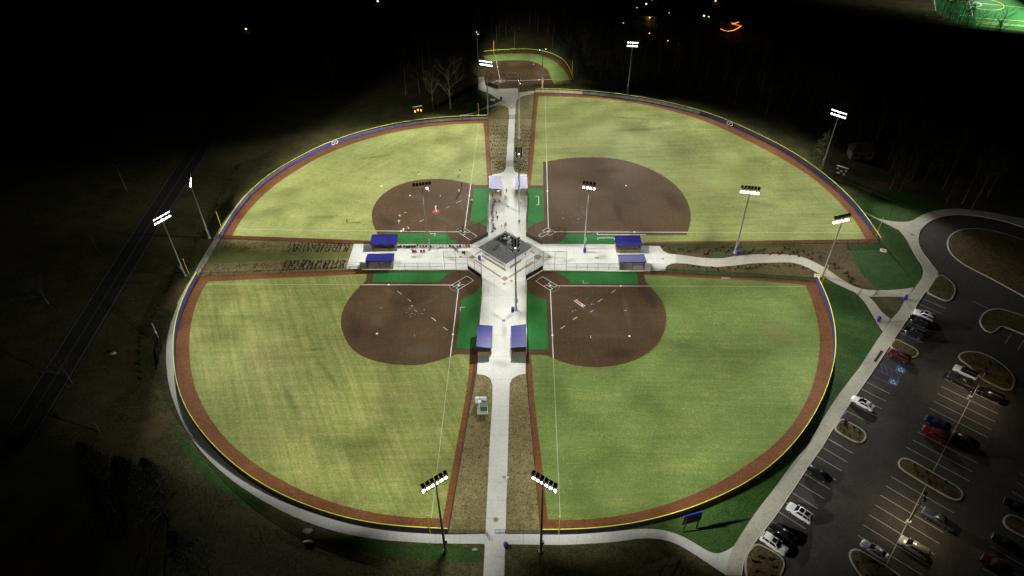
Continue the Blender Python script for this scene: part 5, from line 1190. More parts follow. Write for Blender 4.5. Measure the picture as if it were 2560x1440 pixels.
# electrical cabinets on the south bed
e = tag(empty('transformer', (*(-6.54, 96.21), 0)), 'green electrical transformer on a cream pad in the south bed', 'transformer')
def put(name, mat, c, s, par, bev=.03):
    bm = bmesh.new(); bx(bm, c, s); bmesh.ops.bevel(bm, geom=bm.edges[:], offset=bev, segments=1, affect='EDGES'); return link(name, mesh(bm, name), mat, par)
put('pad', cap_m, (-.15, 0, .08), (2.3, 2.1, .2), e); put('tank', cab_g, (.15, .35, .85), (1.5, 1.1, 1.3), e); put('door_panel', cab_g, (.15, -.3, .72), (1.45, .2, 1.1), e); put('lid', cab_g, (.15, .3, 1.53), (1.6, 1.35, .1), e)
e = tag(empty('switchgear', (*(-7.02, 98.21), 0)), 'white electrical switch cabinets on a frame behind the green transformer', 'cabinet')
put('cabinet', cab_w, (-.75, 0, 1.1), (.9, .45, 1.7), e); put('cabinet', cab_w, (.2, 0, 1.2), (.8, .45, 1.4), e); put('cabinet', cab_w, (.95, 0, 1.2), (.5, .4, 1.4), e)
for x in (-1.25, -.25, 1.25): put('leg', galv, (x, .1, .5), (.08, .08, 1.0), e, .01)
put('cross_rail', galv, (0, .15, .9), (2.6, .08, .08), e, .01)
e = tag(empty('pedestal', (*(-7.26, 97.33), 0)), 'narrow white meter pedestal beside the green transformer', 'cabinet')
put('body', cab_w, (0, 0, .8), (.55, .5, 1.6), e); put('cap', cab_w, (0, 0, 1.63), (.75, .65, .12), e)

# white sign on the south walkway
e = tag(empty('walkway_sign', (*(-1.45, 78.07), 0)), 'small white sign on a white post at the walkway edge', 'sign')
bm = bmesh.new(); tube(bm, (0, 0, 0), (0, 0, 2.2), .06, n=8); link('post', mesh(bm, 'post'), cab_w, e)
put('sign_board', cab_w, (0, 0, 1.95), (.75, .08, .6), e); put('sign_board', cab_w, (-.1, .1, 1.5), (.5, .06, .35), e)
for k, (px, w_) in enumerate((((-38.24, 68.48), .9), ((-37.61, 66.25), .75), ((-7.34, 64.31), .45), ((-93.75, 114.86), .8))):
    bm = bmesh.new(); bmesh.ops.create_icosphere(bm, subdivisions=2, radius=w_, matrix=Matrix.Diagonal((1.1, .6, .35, 1)))
    for v in bm.verts: v.co *= random.uniform(.82, 1.18)
    tag(link('rock', mesh(bm, 'rock'), rock_m, None, (px[0], px[1], .1)), ['pale flat rock just below the southwest sidewalk', 'smaller pale rock further down the southwest bank', 'small pale rock left of the south walkway end', 'dim rock on the dark western bank'][k], 'rock', 'rocks on the banks')
for k, px in enumerate(((54.92, 138.97), (55.36, 139.01), (55.83, 138.98), (56.28, 138.92), (56.75, 138.91))):
    bm = bmesh.new(); ball(bm, (0, 0, .13), .16, 10, 6, (1.1, .9, .8)); tag(link('practice_ball', mesh(bm, 'practice_ball'), base_m, None, (px[0], px[1], .02)), 'white ball in a short row at the warning track edge of the southeast field', 'ball', 'row of white balls')

# ------------------------------------------------------------------ scoreboards
def scoreboard(p, facing, W_, H_, z0, label, lit=False, back=False):
    r = tag(empty('scoreboard', (p[0], p[1], 0), facing), label, 'scoreboard', 'scoreboards')   # local -y = face
    put('panel', blackm if not back else blackm, (0, 0, z0 + H_ / 2), (W_, .25, H_), r)
    for s in (-1, 1):
        put('leg', black_st, (s * W_ * .36, .2, (z0 + H_) / 2), (.2, .2, z0 + H_), r, .02)
    put('header', cab_w if not back else can_b, (0, -.05, z0 + H_ + .15), (W_, .25, .28), r)
    bright = cab_w
    for (x, z, w, h) in ((-.36, .72, .16, .16), (.36, .72, .16, .16), (-.2, .2, .22, .2), (.28, .22, .2, .18), (0, .5, .18, .16)):
        put('number_panel', bright if not lit else blackm, (x * W_, -.15, z0 + z * H_), (w * W_, .05, h * H_), r, .01)
    if lit:
        for k, (x, z) in enumerate(((-.28, .36), (.02, .52), (.33, .40))):
            bm = bmesh.new()
            for (dx, dz, sx, sz) in ((0, .28, .3, .1), (0, 0, .3, .1), (0, -.28, .3, .1), (.17, .14, .1, .3), (.17, -.14, .1, .3), (-.17, .14, .1, .3)):
                bx(bm, (dx, 0, dz), (sx, .05, sz))
            link('digit', mesh(bm, 'digit'), amber, r, (x * W_, -.2, z0 + z * H_))
    return r
scoreboard((-33.06, 232.32), math.radians(18), 3.6, 2.5, 1.9, 'scoreboard with glowing amber digits behind the northwest fence', lit=True)
scoreboard((102.15, 185.67), math.radians(-38), 3.6, 2.6, 2.2, 'black scoreboard with white number panels by the dark wood', )
scoreboard((-83.71, 118.08), math.radians(124), 3.8, 2.4, 2.4, 'pale scoreboard seen edge on beside the southwest sidewalk')
scoreboard((31.72, 67.72), math.radians(195), 3.6, 2.4, 2.4, 'dark scoreboard seen from behind on the southeast lawn', back=True)

# ------------------------------------------------------------------ car park lamps
def lot_lamp(p, label, H=8.6, w=75):
    r = tag(empty('car_park_lamp', (p[0], p[1], 0)), label, 'street lamp', 'car park lamps')
    bm = bmesh.new(); tube(bm, (0, 0, 0), (0, 0, .75), .42, n=16); link('footing', mesh(bm, 'footing'), cap_m, r)
    bm = bmesh.new(); tube(bm, (0, 0, .75), (0, 0, H), .13, .09, n=10); link('pole', mesh(bm, 'pole'), blackm, r)
    for s in (-1, 1):
        bm = bmesh.new(); bx(bm, (s * .75, 0, H), (.75, .45, .14)); tube(bm, (0, 0, H), (s * .5, 0, H), .04, n=6); h_ = link('lamp_head', mesh(bm, 'lamp_head'), blackm, r)
        bm = bmesh.new(); bx(bm, (s * .78, 0, H - .085), (.6, .34, .03)); link('lens', mesh(bm, 'lens'), warm, h_)
        ld = bpy.data.lights.new('lamp', 'SPOT'); ld.energy = w * 4 * math.pi; ld.spot_size = math.radians(150); ld.spot_blend = 1.0; ld.color = (1.0, .80, .50); ld.shadow_soft_size = .2
        lo = bpy.data.objects.new('lamp', ld); COL.objects.link(lo); lo.parent = r; lo.location = (s * .78, 0, H - .2)
    r.rotation_euler = (0, 0, math.radians(62))
lot_lamp((98.16, 97.66), 'black twin headed lamp on a round footing by the upper stalls')
lot_lamp((71.89, 68.32), 'black twin headed lamp on a round footing by the lower stalls')
for p, lb in (((113.13, 141.68), 'slim dark pole at the mouth of the loop road'), ((109.35, 165.2), 'slim dark pole on the lawn above the loop walk')):
    r = tag(empty('sign_pole', (p[0], p[1], 0)), lb, 'pole', 'slim poles by the loop')
    bm = bmesh.new(); tube(bm, (0, 0, 0), (0, 0, 4.6), .06, n=6); link('post', mesh(bm, 'post'), blackm, r)
    bm = bmesh.new(); bx(bm, (0, 0, 4.5), (.4, .3, .15)); link('head', mesh(bm, 'head'), blackm, r)

# ------------------------------------------------------------------ vehicles
CARS = {}
def loft(bm, st, prof):
    """stations st=[(x,w,zb,zt)], prof = [(fw, fz)] half section"""
    rings = []
    for (x, w, zb, zt) in st:
        ring = [bm.verts.new((x, w * fw, zb + (zt - zb) * fz)) for fw, fz in prof] + [bm.verts.new((x, -w * fw, zb + (zt - zb) * fz)) for fw, fz in prof[::-1]]
        rings.append(ring)
    n = len(rings[0])
    for a, b in zip(rings, rings[1:]):
        for i in range(n): bm.faces.new((a[i], a[(i + 1) % n], b[(i + 1) % n], b[i]))
    bm.faces.new(rings[0][::-1]); bm.faces.new(rings[-1])
def quadm(bm, pts):
    bm.faces.new([bm.verts.new(p) for p in pts])
def car_kind(kind):
    """front towards -x. returns list of (name, mesh, material key, parent name)"""
    prof = [(.86, 0), (1, .22), (1, .62), (.97, .82), (.86, 1.0)]
    if kind == 'suv':
        Lh, w, top = 2.42, .98, 1.76
        st = [(-2.42, .72, .42, .80), (-2.30, .88, .34, .94), (-1.9, .96, .28, 1.03), (-1.0, .98, .26, 1.10), (1.9, .98, .26, 1.10), (2.3, .95, .34, 1.08), (2.42, .86, .42, .98)]
        b0, b1, r0, r1 = -1.05, 2.30, -.35, 1.98
    elif kind == 'sedan':
        Lh, w, top = 2.40, .91, 1.45
        st = [(-2.40, .62, .40, .66), (-2.25, .80, .30, .78), (-1.8, .90, .24, .86), (-.9, .91, .22, .95), (1.5, .91, .22, .98), (2.15, .86, .28, .96), (2.40, .72, .40, .86)]
        b0, b1, r0, r1 = -.95, 1.85, -.15, 1.10
    elif kind == 'van':
        Lh, w, top = 2.55, .99, 1.76
        st = [(-2.55, .70, .40, .74), (-2.38, .90, .32, .90), (-1.95, .98, .26, 1.0), (-1.4, .99, .24, 1.08), (2.2, .99, .24, 1.08), (2.48, .95, .32, 1.06), (2.55, .88, .42, 1.0)]
        b0, b1, r0, r1 = -1.45, 2.45, -.5, 2.2
    else:
        Lh, w, top = 2.85, 1.0, 1.85
        st = [(-2.85, .80, .48, .98), (-2.72, .94, .42, 1.10), (-2.2, 1.0, .38, 1.16), (-1.2, 1.0, .36, 1.2), (2.5, 1.0, .36, 1.18), (2.78, .98, .42, 1.16), (2.85, .92, .5, 1.1)]
        b0, b1, r0, r1 = -1.2, 1.1, -.55, .75
    out = []
    bm = bmesh.new(); loft(bm, st, prof)
    bmesh.ops.bevel(bm, geom=bm.edges[:], offset=.02, segments=1, affect='EDGES')
    out.append(('body', mesh(bm, 'body', True), 'paint', None))
    zb = st[3][3] - .03; wb = w * .86; wt = w * .72
    bm = bmesh.new()
    bs = [(b0, wb), (b1, wb)]; ts = [(r0, wt), (r1, wt)]
    v = [(b0, -wb, zb), (b1, -wb, zb), (b1, wb, zb), (b0, wb, zb), (r0, -wt, top), (r1, -wt, top), (r1, wt, top), (r0, wt, top)]
    vv = [bm.verts.new(p) for p in v]
    for f in ((4, 5, 6, 7), (0, 1, 5, 4), (1, 2, 6, 5), (2, 3, 7, 6), (3, 0, 4, 7)): bm.faces.new([vv[i] for i in f])
    bmesh.ops.bevel(bm, geom=[e for e in bm.edges], offset=.05, segments=2, affect='EDGES')
    out.append(('roof', mesh(bm, 'roof', True), 'paint', None))
    def lerp(a, b, t): return tuple(a[i] + (b[i] - a[i]) * t for i in range(3))
    def face_glass(nm, A, B, C_, D, mg, out_n, par=None):
        # A,B bottom; C,D top ; inset by mg, pushed out
        def bil(u, t): return lerp(lerp(A, B, u), lerp(D, C_, u), t)
        bm = bmesh.new(); p = [bil(mg[0], mg[2]), bil(1 - mg[1], mg[2]), bil(1 - mg[1], 1 - mg[3]), bil(mg[0], 1 - mg[3])]
        o_ = Vector(out_n) * .014
        a = [bm.verts.new(Vector(q) + o_) for q in p]; b = [bm.verts.new(Vector(q) - o_ * 2) for q in p]
        bm.faces.new(a); bm.faces.new(b[::-1])
        for i in range(4): bm.faces.new((a[i], b[i], b[(i + 1) % 4], a[(i + 1) % 4]))
        out.append((nm, mesh(bm, nm), 'glass', par))
    nf = Vector((-(top - zb), 0, (r0 - b0))).normalized(); nr = Vector(((top - zb), 0, (b1 - r1))).normalized()
    face_glass('windshield', v[0], v[3], v[7], v[4], (.06, .06, .06, .05), nf)
    face_glass('rear_window', v[1], v[2], v[6], v[5], (.1, .1, .15, .1), nr)
    for s, (a, b, c, d) in ((-1, (0, 1, 5, 4)), (1, (3, 2, 6, 7))):
        ns = Vector((0, s * (top - zb), wb - wt)).normalized()
        cuts = [(.10, .50), (.53, .80), (.83, .95)] if kind in ('suv', 'van') else [(.12, .50), (.53, .88)]
        for (u0, u1) in cuts: face_glass('side_window', v[a], v[b], v[c], v[d], (u0, 1 - u1, .14, .12), ns)
    hh = st[1][3]
    for s in (-1, 1):
        bm = bmesh.new(); bx(bm, (st[1][0] - .02, s * st[1][1] * .78, hh - .16), (.22, .34, .14)); out.append(('headlight', mesh(bm, 'headlight'), 'head', None))
        bm = bmesh.new(); bx(bm, (st[-1][0] - .04, s * st[-1][1] * .84, st[-1][3] - .14), (.16, .26, .2)); out.append(('taillight', mesh(bm, 'taillight'), 'tail', None))
        bm = bmesh.new(); bx(bm, (b0 + .25, s * (w + .08), zb + .08), (.16, .2, .13)); out.append(('mirror', mesh(bm, 'mirror'), 'paint', None))
    rr = .36 if kind != 'sedan' else .33
    for x in (st[2][0] + .45, st[-2][0] - .85):
        for s in (-1, 1):
            bm = bmesh.new(); tube(bm, (x, s * (w - .24), rr), (x, s * (w + .015), rr), rr, n=18); out.append(('wheel', mesh(bm, 'wheel'), 'rubber', None))
            bm = bmesh.new(); tube(bm, (x, s * (w + .0), rr), (x, s * (w + .03), rr), rr * .62, rr * .55, n=14); out.append(('rim', mesh(bm, 'rim'), 'rim', 'wheel'))
    if kind == 'pickup':
        bm = bmesh.new(); bx(bm, (1.95, 0, 1.19), (1.45, 1.55, .04)); out.append(('bed_cover', mesh(bm, 'bed_cover'), 'black', None))
    if kind in ('suv', 'van'):
        for s in (-1, 1):
            bm = bmesh.new(); tube(bm, (r0 + .3, s * wt * .9, top + .06), (r1 - .15, s * wt * .9, top + .06), .025, n=6); bx(bm, (r0 + .4, s * wt * .9, top + .02), (.08, .04, .08)); bx(bm, (r1 - .3, s * wt * .9, top + .02), (.08, .04, .08)); out.append(('roof_rail', mesh(bm, 'roof_rail'), 'trim', None))
    return out
def car(p, kind, paint, label, flip=False, ang=None, sunroof=0, roof_paint=None):
    if kind not in CARS: CARS[kind] = car_kind(kind)
    a = STALL if ang is None else ang
    r = tag(empty('parked_' + {'suv': 'car', 'sedan': 'car', 'van': 'minivan', 'pickup': 'pickup'}[kind], (p[0], p[1], .014), a + (math.pi if flip else 0)), label, {'van': 'minivan', 'pickup': 'pickup'}.get(kind, 'car'), 'vehicles in the car park')
    last = None
    km = {'paint': paint, 'glass': glass, 'head': head_l, 'tail': tail_l, 'rubber': rubber, 'rim': rim_m, 'black': blackm, 'trim': alu}
    for nm, me, mk, par in CARS[kind]:
        o = link(nm, me, None, last if par == 'wheel' else r)
        if len(me.materials) == 0: me.materials.append(glass)
        o.material_slots[0].link = 'OBJECT'
        o.material_slots[0].material = (roof_paint if (nm == 'roof' and roof_paint) else km[mk])
        if nm == 'wheel': last = o
    for k in range(sunroof):
        x = (.15, 1.15)[k]; top = {'suv': 1.76, 'van': 1.76, 'sedan': 1.45, 'pickup': 1.85}[kind]
        bm = bmesh.new(); bx(bm, (x, 0, top + .008), (.8, .95, .03)); link('sunroof', mesh(bm, 'sunroof'), glass, r)
    return r
d0 = V2((67.8, 83.79)) - V2((64.09, 87.42)); STALL = math.atan2(d0.y, d0.x)
def paint(n, c, metal=0.2, rough=0.3): return plain('paint_' + n, c, rough, metal, var=.03)
pw = paint('white', (.78, .78, .76), 0.0); pk = paint('black', (.012, .012, .014), .2, .2); pr = paint('red', (.23, .012, .012), .3); pm = paint('maroon', (.10, .008, .012), .3)
pn = paint('navy', (.012, .016, .06), .3); pg = paint('slate', (.10, .105, .14), .5); pb = paint('champagne', (.58, .54, .44), .4); ps = paint('silver', (.52, .53, .54), .6); pd = paint('charcoal', (.05, .052, .055), .4)
car((99.92, 123.06), 'suv', pw, 'white car with sunroof below the grass island of the loop', sunroof=1)
car((97.71, 120.98), 'suv', pk, 'black car parked against the white one near the loop')
car((94.85, 117.18), 'suv', pk, 'black car parked alone above the mulch island')
car((88.15, 109.8), 'suv', pm, 'maroon car beside the mulch island and the accessible stall')
car((74.4, 96.13), 'sedan', pw, 'white saloon car parked alone below the accessible stalls', sunroof=1)
car((59.14, 78.64), 'sedan', pk, 'black saloon car parked alone at the sidewalk', sunroof=0)
car((52.6, 70.31), 'suv', pw, 'white car with two sunroof panels at the sidewalk', sunroof=2)
car((48.23, 66.33), 'sedan', pk, 'black saloon car squeezed beside a white car near the corner island')
car((46.07, 64.25), 'suv', pw, 'white car reversed into the stall by the corner island', flip=True, sunroof=1)
car((100.49, 104.45), 'suv', pw, 'white car with black roof beside the large mulch island', roof_paint=pk)
car((98.34, 101.76), 'pickup', pd, 'charcoal pickup beside the white car with black roof')
car((102.65, 97.84), 'van', pk, 'black minivan on the outer side of the large mulch island')
car((87.67, 90.4), 'suv', pn, 'dark navy car next to a red one')
car((85.85, 87.77), 'suv', pr, 'red car next to a dark navy one')
car((91.51, 86.15), 'sedan', pk, 'black saloon car across the centre line from the red car')
car((77.41, 68.56), 'pickup', pg, 'slate grey pickup near the lower lamp footing')
car((70.53, 63.17), 'van', pb, 'champagne minivan below the lower lamp footing')
car((63.4, 62.81), 'sedan', ps, 'silver white saloon car beside the lowest mulch island')
car((87.19, 63.65), 'sedan', pk, 'black saloon car below the outer mulch island')
car((93.22, 70.83), 'sedan', pk, 'black saloon car above the outer mulch island')
car((83.2, 59.63), 'suv', pm, 'dark red car in the far outer row')

# ------------------------------------------------------------------ people
def person_mesh(pose):
    """one continuous skinned body; returns mesh with slots skin, shirt, trousers, hair"""
    J = {'pelvis': (0, 0, .95), 'waist': (0, 0, 1.12), 'chest': (0, .01, 1.36), 'neck': (0, 0, 1.50), 'headb': (0, .02, 1.58), 'headt': (0, .01, 1.72),
         'shl': (.19, 0, 1.42), 'ell': (.27, 0, 1.15), 'wrl': (.28, .06, .90), 'hal': (.28, .08, .82), 'shr': (-.19, 0, 1.42), 'elr': (-.27, 0, 1.15), 'wrr': (-.28, .06, .90), 'har': (-.28, .08, .82),
         'hil': (.10, 0, .90), 'knl': (.12, .02, .50), 'anl': (.12, 0, .09), 'tol': (.13, .17, .04), 'hir': (-.10, 0, .90), 'knr': (-.12, .02, .50), 'anr': (-.12, 0, .09), 'tor': (-.13, .17, .04)}
    def up(**k): J.update(k)
    if pose == 'walk':
        up(knl=(.11, .18, .52), anl=(.11, .22, .10), tol=(.11, .39, .06), knr=(-.11, -.05, .50), anr=(-.11, -.33, .16), tor=(-.11, -.22, .04), ell=(.26, -.10, 1.17), wrl=(.27, -.02, .93), hal=(.27, .03, .86), elr=(-.26, .10, 1.17), wrr=(-.26, .26, .99), har=(-.25, .33, .95))
    if pose == 'sit':
        dz = -.50
        for k in list(J):
            if k[:2] not in ('kn', 'an', 'to'): x, y, z = J[k]; J[k] = (x, y, z + dz)
        up(knl=(.14, .44, .50), anl=(.14, .46, .09), tol=(.14, .63, .04), knr=(-.14, .44, .50), anr=(-.14, .46, .09), tor=(-.14, .63, .04), ell=(.27, .10, .68), wrl=(.18, .32, .62), hal=(.12, .38, .62), elr=(-.27, .10, .68), wrr=(-.18, .32, .62), har=(-.12, .38, .62))
    if pose == 'crouch':
        for k in ('pelvis', 'hil', 'hir'): x, y, z = J[k]; J[k] = (x, y - .1, z - .52)
        up(waist=(0, .02, .58), chest=(0, .2, .78), neck=(0, .28, .91), headb=(0, .33, .98), headt=(0, .35, 1.12), shl=(.19, .22, .84), shr=(-.19, .22, .84), ell=(.28, .38, .66), wrl=(.18, .56, .62), hal=(.14, .63, .62), elr=(-.28, .38, .66), wrr=(-.18, .50, .58), har=(-.14, .56, .56), knl=(.28, .32, .46), anl=(.24, .02, .09), tol=(.3, .18, .04), knr=(-.28, .32, .46), anr=(-.24, .02, .09), tor=(-.3, .18, .04))
    if pose == 'ready':
        for k in ('pelvis', 'hil', 'hir'): x, y, z = J[k]; J[k] = (x, y - .14, z - .16)
        up(waist=(0, -.04, .93), chest=(0, .14, 1.12), neck=(0, .22, 1.24), headb=(0, .27, 1.30), headt=(0, .28, 1.44), shl=(.2, .15, 1.17), shr=(-.2, .15, 1.17), ell=(.27, .3, .95), wrl=(.2, .46, .78), hal=(.18, .52, .72), elr=(-.27, .3, .95), wrr=(-.2, .46, .78), har=(-.18, .52, .72), knl=(.22, .14, .45), anl=(.25, -.02, .09), tol=(.28, .14, .04), knr=(-.22, .14, .45), anr=(-.25, -.02, .09), tor=(-.28, .14, .04))
    if pose == 'throw':
        up(knl=(.13, .30, .56), anl=(.13, .52, .12), tol=(.13, .68, .06), knr=(-.10, -.10, .50), anr=(-.12, -.38, .12), tor=(-.12, -.24, .04), ell=(.36, .25, 1.40), wrl=(.30, .50, 1.40), hal=(.28, .57, 1.40), elr=(-.38, -.18, 1.48), wrr=(-.34, -.34, 1.68), har=(-.32, -.38, 1.76))
    Rr = {'pelvis': .155, 'waist': .135, 'chest': .165, 'neck': .062, 'headb': .085, 'headt': .10, 'sh': .085, 'el': .052, 'wr': .036, 'ha': .045, 'hi': .115, 'kn': .072, 'an': .048, 'to': .045}
    names = list(J); idx = {n: i for i, n in enumerate(names)}
    E = [('pelvis', 'waist'), ('waist', 'chest'), ('chest', 'neck'), ('neck', 'headb'), ('headb', 'headt')]
    for s in 'lr': E += [('chest', 'sh' + s), ('sh' + s, 'el' + s), ('el' + s, 'wr' + s), ('wr' + s, 'ha' + s), ('pelvis', 'hi' + s), ('hi' + s, 'kn' + s), ('kn' + s, 'an' + s), ('an' + s, 'to' + s)]
    me = bpy.data.meshes.new('sk'); me.from_pydata([J[n] for n in names], [(idx[a], idx[b]) for a, b in E], [])
    o = bpy.data.objects.new('sk', me); COL.objects.link(o)
    o.modifiers.new('s', 'SKIN'); o.modifiers.new('d', 'SUBSURF').levels = 1
    if not me.skin_vertices: 
        bpy.context.view_layer.objects.active = o
    sv = me.skin_vertices[0].data
    for n in names:
        r = Rr.get(n, Rr.get(n[:2], .06)); sv[idx[n]].radius = (r, r * (.78 if n in ('chest', 'waist', 'pelvis') else 1))
        sv[idx[n]].use_root = (n == 'pelvis')
    dg = bpy.context.evaluated_depsgraph_get(); dg.update()
    ev = bpy.data.meshes.new_from_object(o.evaluated_get(dg))
    bpy.data.objects.remove(o)
    zone = {'pelvis': 2, 'waist': 1, 'chest': 1, 'neck': 0, 'headb': 0, 'headt': 3, 'sh': 1, 'el': 1, 'wr': 0, 'ha': 0, 'hi': 2, 'kn': 2, 'an': 2, 'to': 3}
    ev.materials.clear()
    for q in range(4): ev.materials.append(None)
    for p in ev.polygons:
        c = p.center; p.use_smooth = True
        n = min(names, key=lambda k: (Vector(J[k]) - c).length - Rr.get(k, Rr.get(k[:2], .06)))
        p.material_index = zone.get(n, zone.get(n[:2], 1))
    # a small nose and cap peak so that heads have a front
    return ev
PM = {}
CLO = {}
def cloth(c):
    k = tuple(round(x, 3) for x in c)
    if k not in CLO: CLO[k] = plain('cloth_%d' % len(CLO), c, .85, var=.1, scale=8)
    return CLO[k]
SKINS = [(.42, .26, .18), (.36, .21, .14), (.16, .09, .06), (.48, .32, .24)]
HAIRS = [(.02, .014, .01), (.05, .03, .015), (.10, .06, .03), (.03, .03, .03)]
def person(p, pose, face, shirt, legs, label, group, cap=None, z=.075, sc=1.0, cat='person'):
    if pose not in PM: PM[pose] = person_mesh(pose)
    o = link('person', PM[pose], None, None, (p[0], p[1], z), face - math.pi / 2)
    o.scale = (sc,) * 3
    k = random.randrange(4)
    for i, c in enumerate((SKINS[k], shirt, legs, cap or HAIRS[random.randrange(4)])):
        o.material_slots[i].link = 'OBJECT'; o.material_slots[i].material = cloth(c)
    return tag(o, label, cat, group)
BLK = (.015, .015, .018); WHT = (.75, .75, .74); NVY = (.02, .025, .10); RED = (.40, .02, .03); GRY = (.32, .32, .33); LGR = (.55, .55, .56); MAR = (.13, .01, .02); GRN = (.08, .13, .03); YEL = (.65, .40, .03); TEAL = (.05, .42, .45); TAN = (.40, .30, .18); BLU = (.03, .05, .30); PNK = (.5, .2, .2)
hm = V2(FIELD['TL']['home'])
def toward(p, q): d = V2(q) - V2(p); return math.atan2(d.y, d.x)
FP = 'players and officials on the northwest field'
for px, pose, sh, lg, cp, lb in (
    ((-40.13, 184.92), 'ready', WHT, GRY, BLK, 'fielder in white at the edge of the grass left of the dirt'),
    ((-29.38, 192.67), 'ready', MAR, WHT, BLK, 'fielder in maroon and white in the grass beyond second base'),
    ((-16.06, 193.64), 'ready', BLK, WHT, BLK, 'fielder in black top in the grass near the north foul line'),
    ((-47.55, 166.38), 'walk', BLK, BLK, BLK, 'fielder in black alone in the western grass'),
    ((-25.16, 182.45), 'ready', MAR, TAN, BLK, 'infielder in maroon on the dirt beyond the mound'),
    ((-15.9, 182.32), 'ready', RED, WHT, BLK, 'infielder in red and white near the north base'),
    ((-15.22, 185.05), 'stand', BLK, BLK, NVY, 'official in black on the dirt near the north base'),
    ((-32.65, 168.64), 'ready', WHT, BLK, BLK, 'runner in white and black standing upper of two on the dirt'),
    ((-32.52, 165.9), 'ready', WHT, GRY, NVY, 'runner in white and grey lower of two on the dirt'),
    ((-22.26, 172.42), 'throw', WHT, WHT, BLK, 'pitcher in white throwing from the red mound'),
    ((-13.85, 162.45), 'stand', NVY, BLK, NVY, 'official in navy behind the batter at home plate'),
    ((-13.55, 160.89), 'crouch', BLK, MAR, BLK, 'crouching catcher in black at home plate'),
    ((-12.68, 161.83), 'ready', MAR, GRY, NVY, 'batter in maroon standing at home plate'),
    ((-30.9, 162.29), 'crouch', WHT, WHT, RED, 'player in white kneeling at the western base'),
    ((-29.28, 161.86), 'throw', WHT, BLK, LGR, 'player in white with raised arm on the western foul line'),
    ((-11.74, 176), 'stand', LGR, BLK, BLK, 'coach in pale grey beside the turf strip')):
    person(px, pose, toward(px, (-13.34, 161.36)) if pose != 'crouch' or px[0] < -20 else toward(px, (-22.27, 172.53)), sh, lg, lb, FP, cp)
WK = 'people walking on the north arm'
for px, pose, f, sh, lg, lb in (
    ((-1.29, 181.36), 'walk', 1.4, GRY, BLK, 'person in grey top walking up the north arm'),
    ((-1.67, 177.48), 'stand', 3.2, NVY, BLK, 'person in navy standing by a pale folding chair'),
    ((-1.31, 176.92), 'stand', 2.6, TAN, GRY, 'person in tan standing beside one in navy'),
    ((-5.44, 179.01), 'stand', 2.8, BLK, BLK, 'person in black at the end wall of the full dugout'),
    ((-4.22, 169.76), 'stand', 2.6, YEL, BLU, 'person in bright yellow top beside the seated row'),
    ((-3.9, 166.78), 'walk', 2.2, NVY, BLK, 'person in dark navy beside the seated row'),
    ((-2.73, 163.15), 'walk', 4.4, GRN, TAN, 'child in green walking toward the concession building'),
    ((-1.76, 162.93), 'walk', 4.4, PNK, TAN, 'person in pink walking toward the concession building'),
    ((-1.47, 163.52), 'walk', 4.4, GRY, BLK, 'person in grey walking behind one in pink'),
    ((2.35, 164.61), 'walk', 4.6, MAR, MAR, 'person in maroon walking alone near the northeast fence'),
    ((-2.65, 185.51), 'stand', 3.1, GRY, GRY, 'person in grey leaning at the side of the full dugout')):
    person(px, pose, f, sh, lg, lb, WK, sc=.62 if 'child' in lb else 1.0)

# ---- folding chairs with spectators
def chair_parts():
    bm = bmesh.new(); bx(bm, (0, 0, .42), (.52, .5, .04)); seat = mesh(bm, 'seat')
    bm = bmesh.new(); bx(bm, (0, -.27, .72), (.56, .04, .62), Matrix.Rotation(math.radians(-8), 4, 'X')); back = mesh(bm, 'backrest')
    legs = []
    for s in (-1, 1):
        for (y0, y1) in ((-.28, .26), (.26, -.26)):
            bm = bmesh.new(); tube(bm, (s * .28, y0, 0), (s * .28, y1, .62), .014, n=5); legs.append(mesh(bm, 'leg'))
    arms = []
    for s in (-1, 1):
        bm = bmesh.new(); bx(bm, (s * .3, 0, .63), (.08, .5, .03)); arms.append(mesh(bm, 'armrest'))
    return seat, back, legs, arms
CH = chair_parts()
def slot(o, mat):
    if len(o.data.materials) == 0: o.data.materials.append(mat)
    o.material_slots[0].link = 'OBJECT'; o.material_slots[0].material = mat
def chair(p, face, col, label, group):
    r = tag(empty('folding_chair', (p[0], p[1], .076), face - math.pi / 2), label, 'folding chair', group)
    slot(link('seat', CH[0], None, r), cloth(col)); slot(link('backrest', CH[1], None, r), cloth(col))
    for l in CH[2]: slot(link('leg', l, None, r), blackm)
    for a in CH[3]: slot(link('armrest', a, None, r), cloth(col))
    return r
CN = {BLK: 'black', RED: 'red', BLU: 'blue', GRY: 'grey', LGR: 'pale grey', GRN: 'green', MAR: 'maroon', NVY: 'navy', TEAL: 'teal', PNK: 'pink', WHT: 'white', TAN: 'tan', YEL: 'yellow'}
rowW = [(-31.31, 154.31, BLK, LGR), (-30.6, 154.23, BLK, BLK), (-29.68, 154.2, BLK, GRY), (-28.95, 153.92, BLK, BLK), (-28.41, 153.91, BLK, BLK), (-28.08, 154.08, MAR, TAN), (-27.35, 154.06, BLK, GRY), (-26.71, 154.17, BLK, MAR), (-25.2, 154.13, RED, GRY), (-24.38, 154.08, RED, MAR), (-23.58, 154.09, BLU, LGR), (-22.33, 153.97, GRN, GRN), (-21.41, 153.91, LGR, TAN), (-20.46, 153.45, LGR, NVY), (-19.8, 153.96, LGR, GRY), (-19.03, 153.86, LGR, BLK), (-18.06, 153.78, LGR, MAR), (-17, 153.98, BLK, GRN), (-16.17, 153.66, MAR, BLK), (-15.77, 153.16, RED, BLU), (-14.94, 153.81, PNK, WHT), (-14.2, 154.01, NVY, GRY), (-13.22, 153.8, GRY, TEAL), (-12.47, 154, RED, BLK), (-11.77, 153.98, MAR, RED), (-26.82, 151.98, RED, GRY), (-26.26, 151.96, RED, WHT), (-24.78, 151.93, BLU, None), (-23.98, 151.91, RED, MAR), (-15.37, 152.76, BLU, WHT)]
used = {}
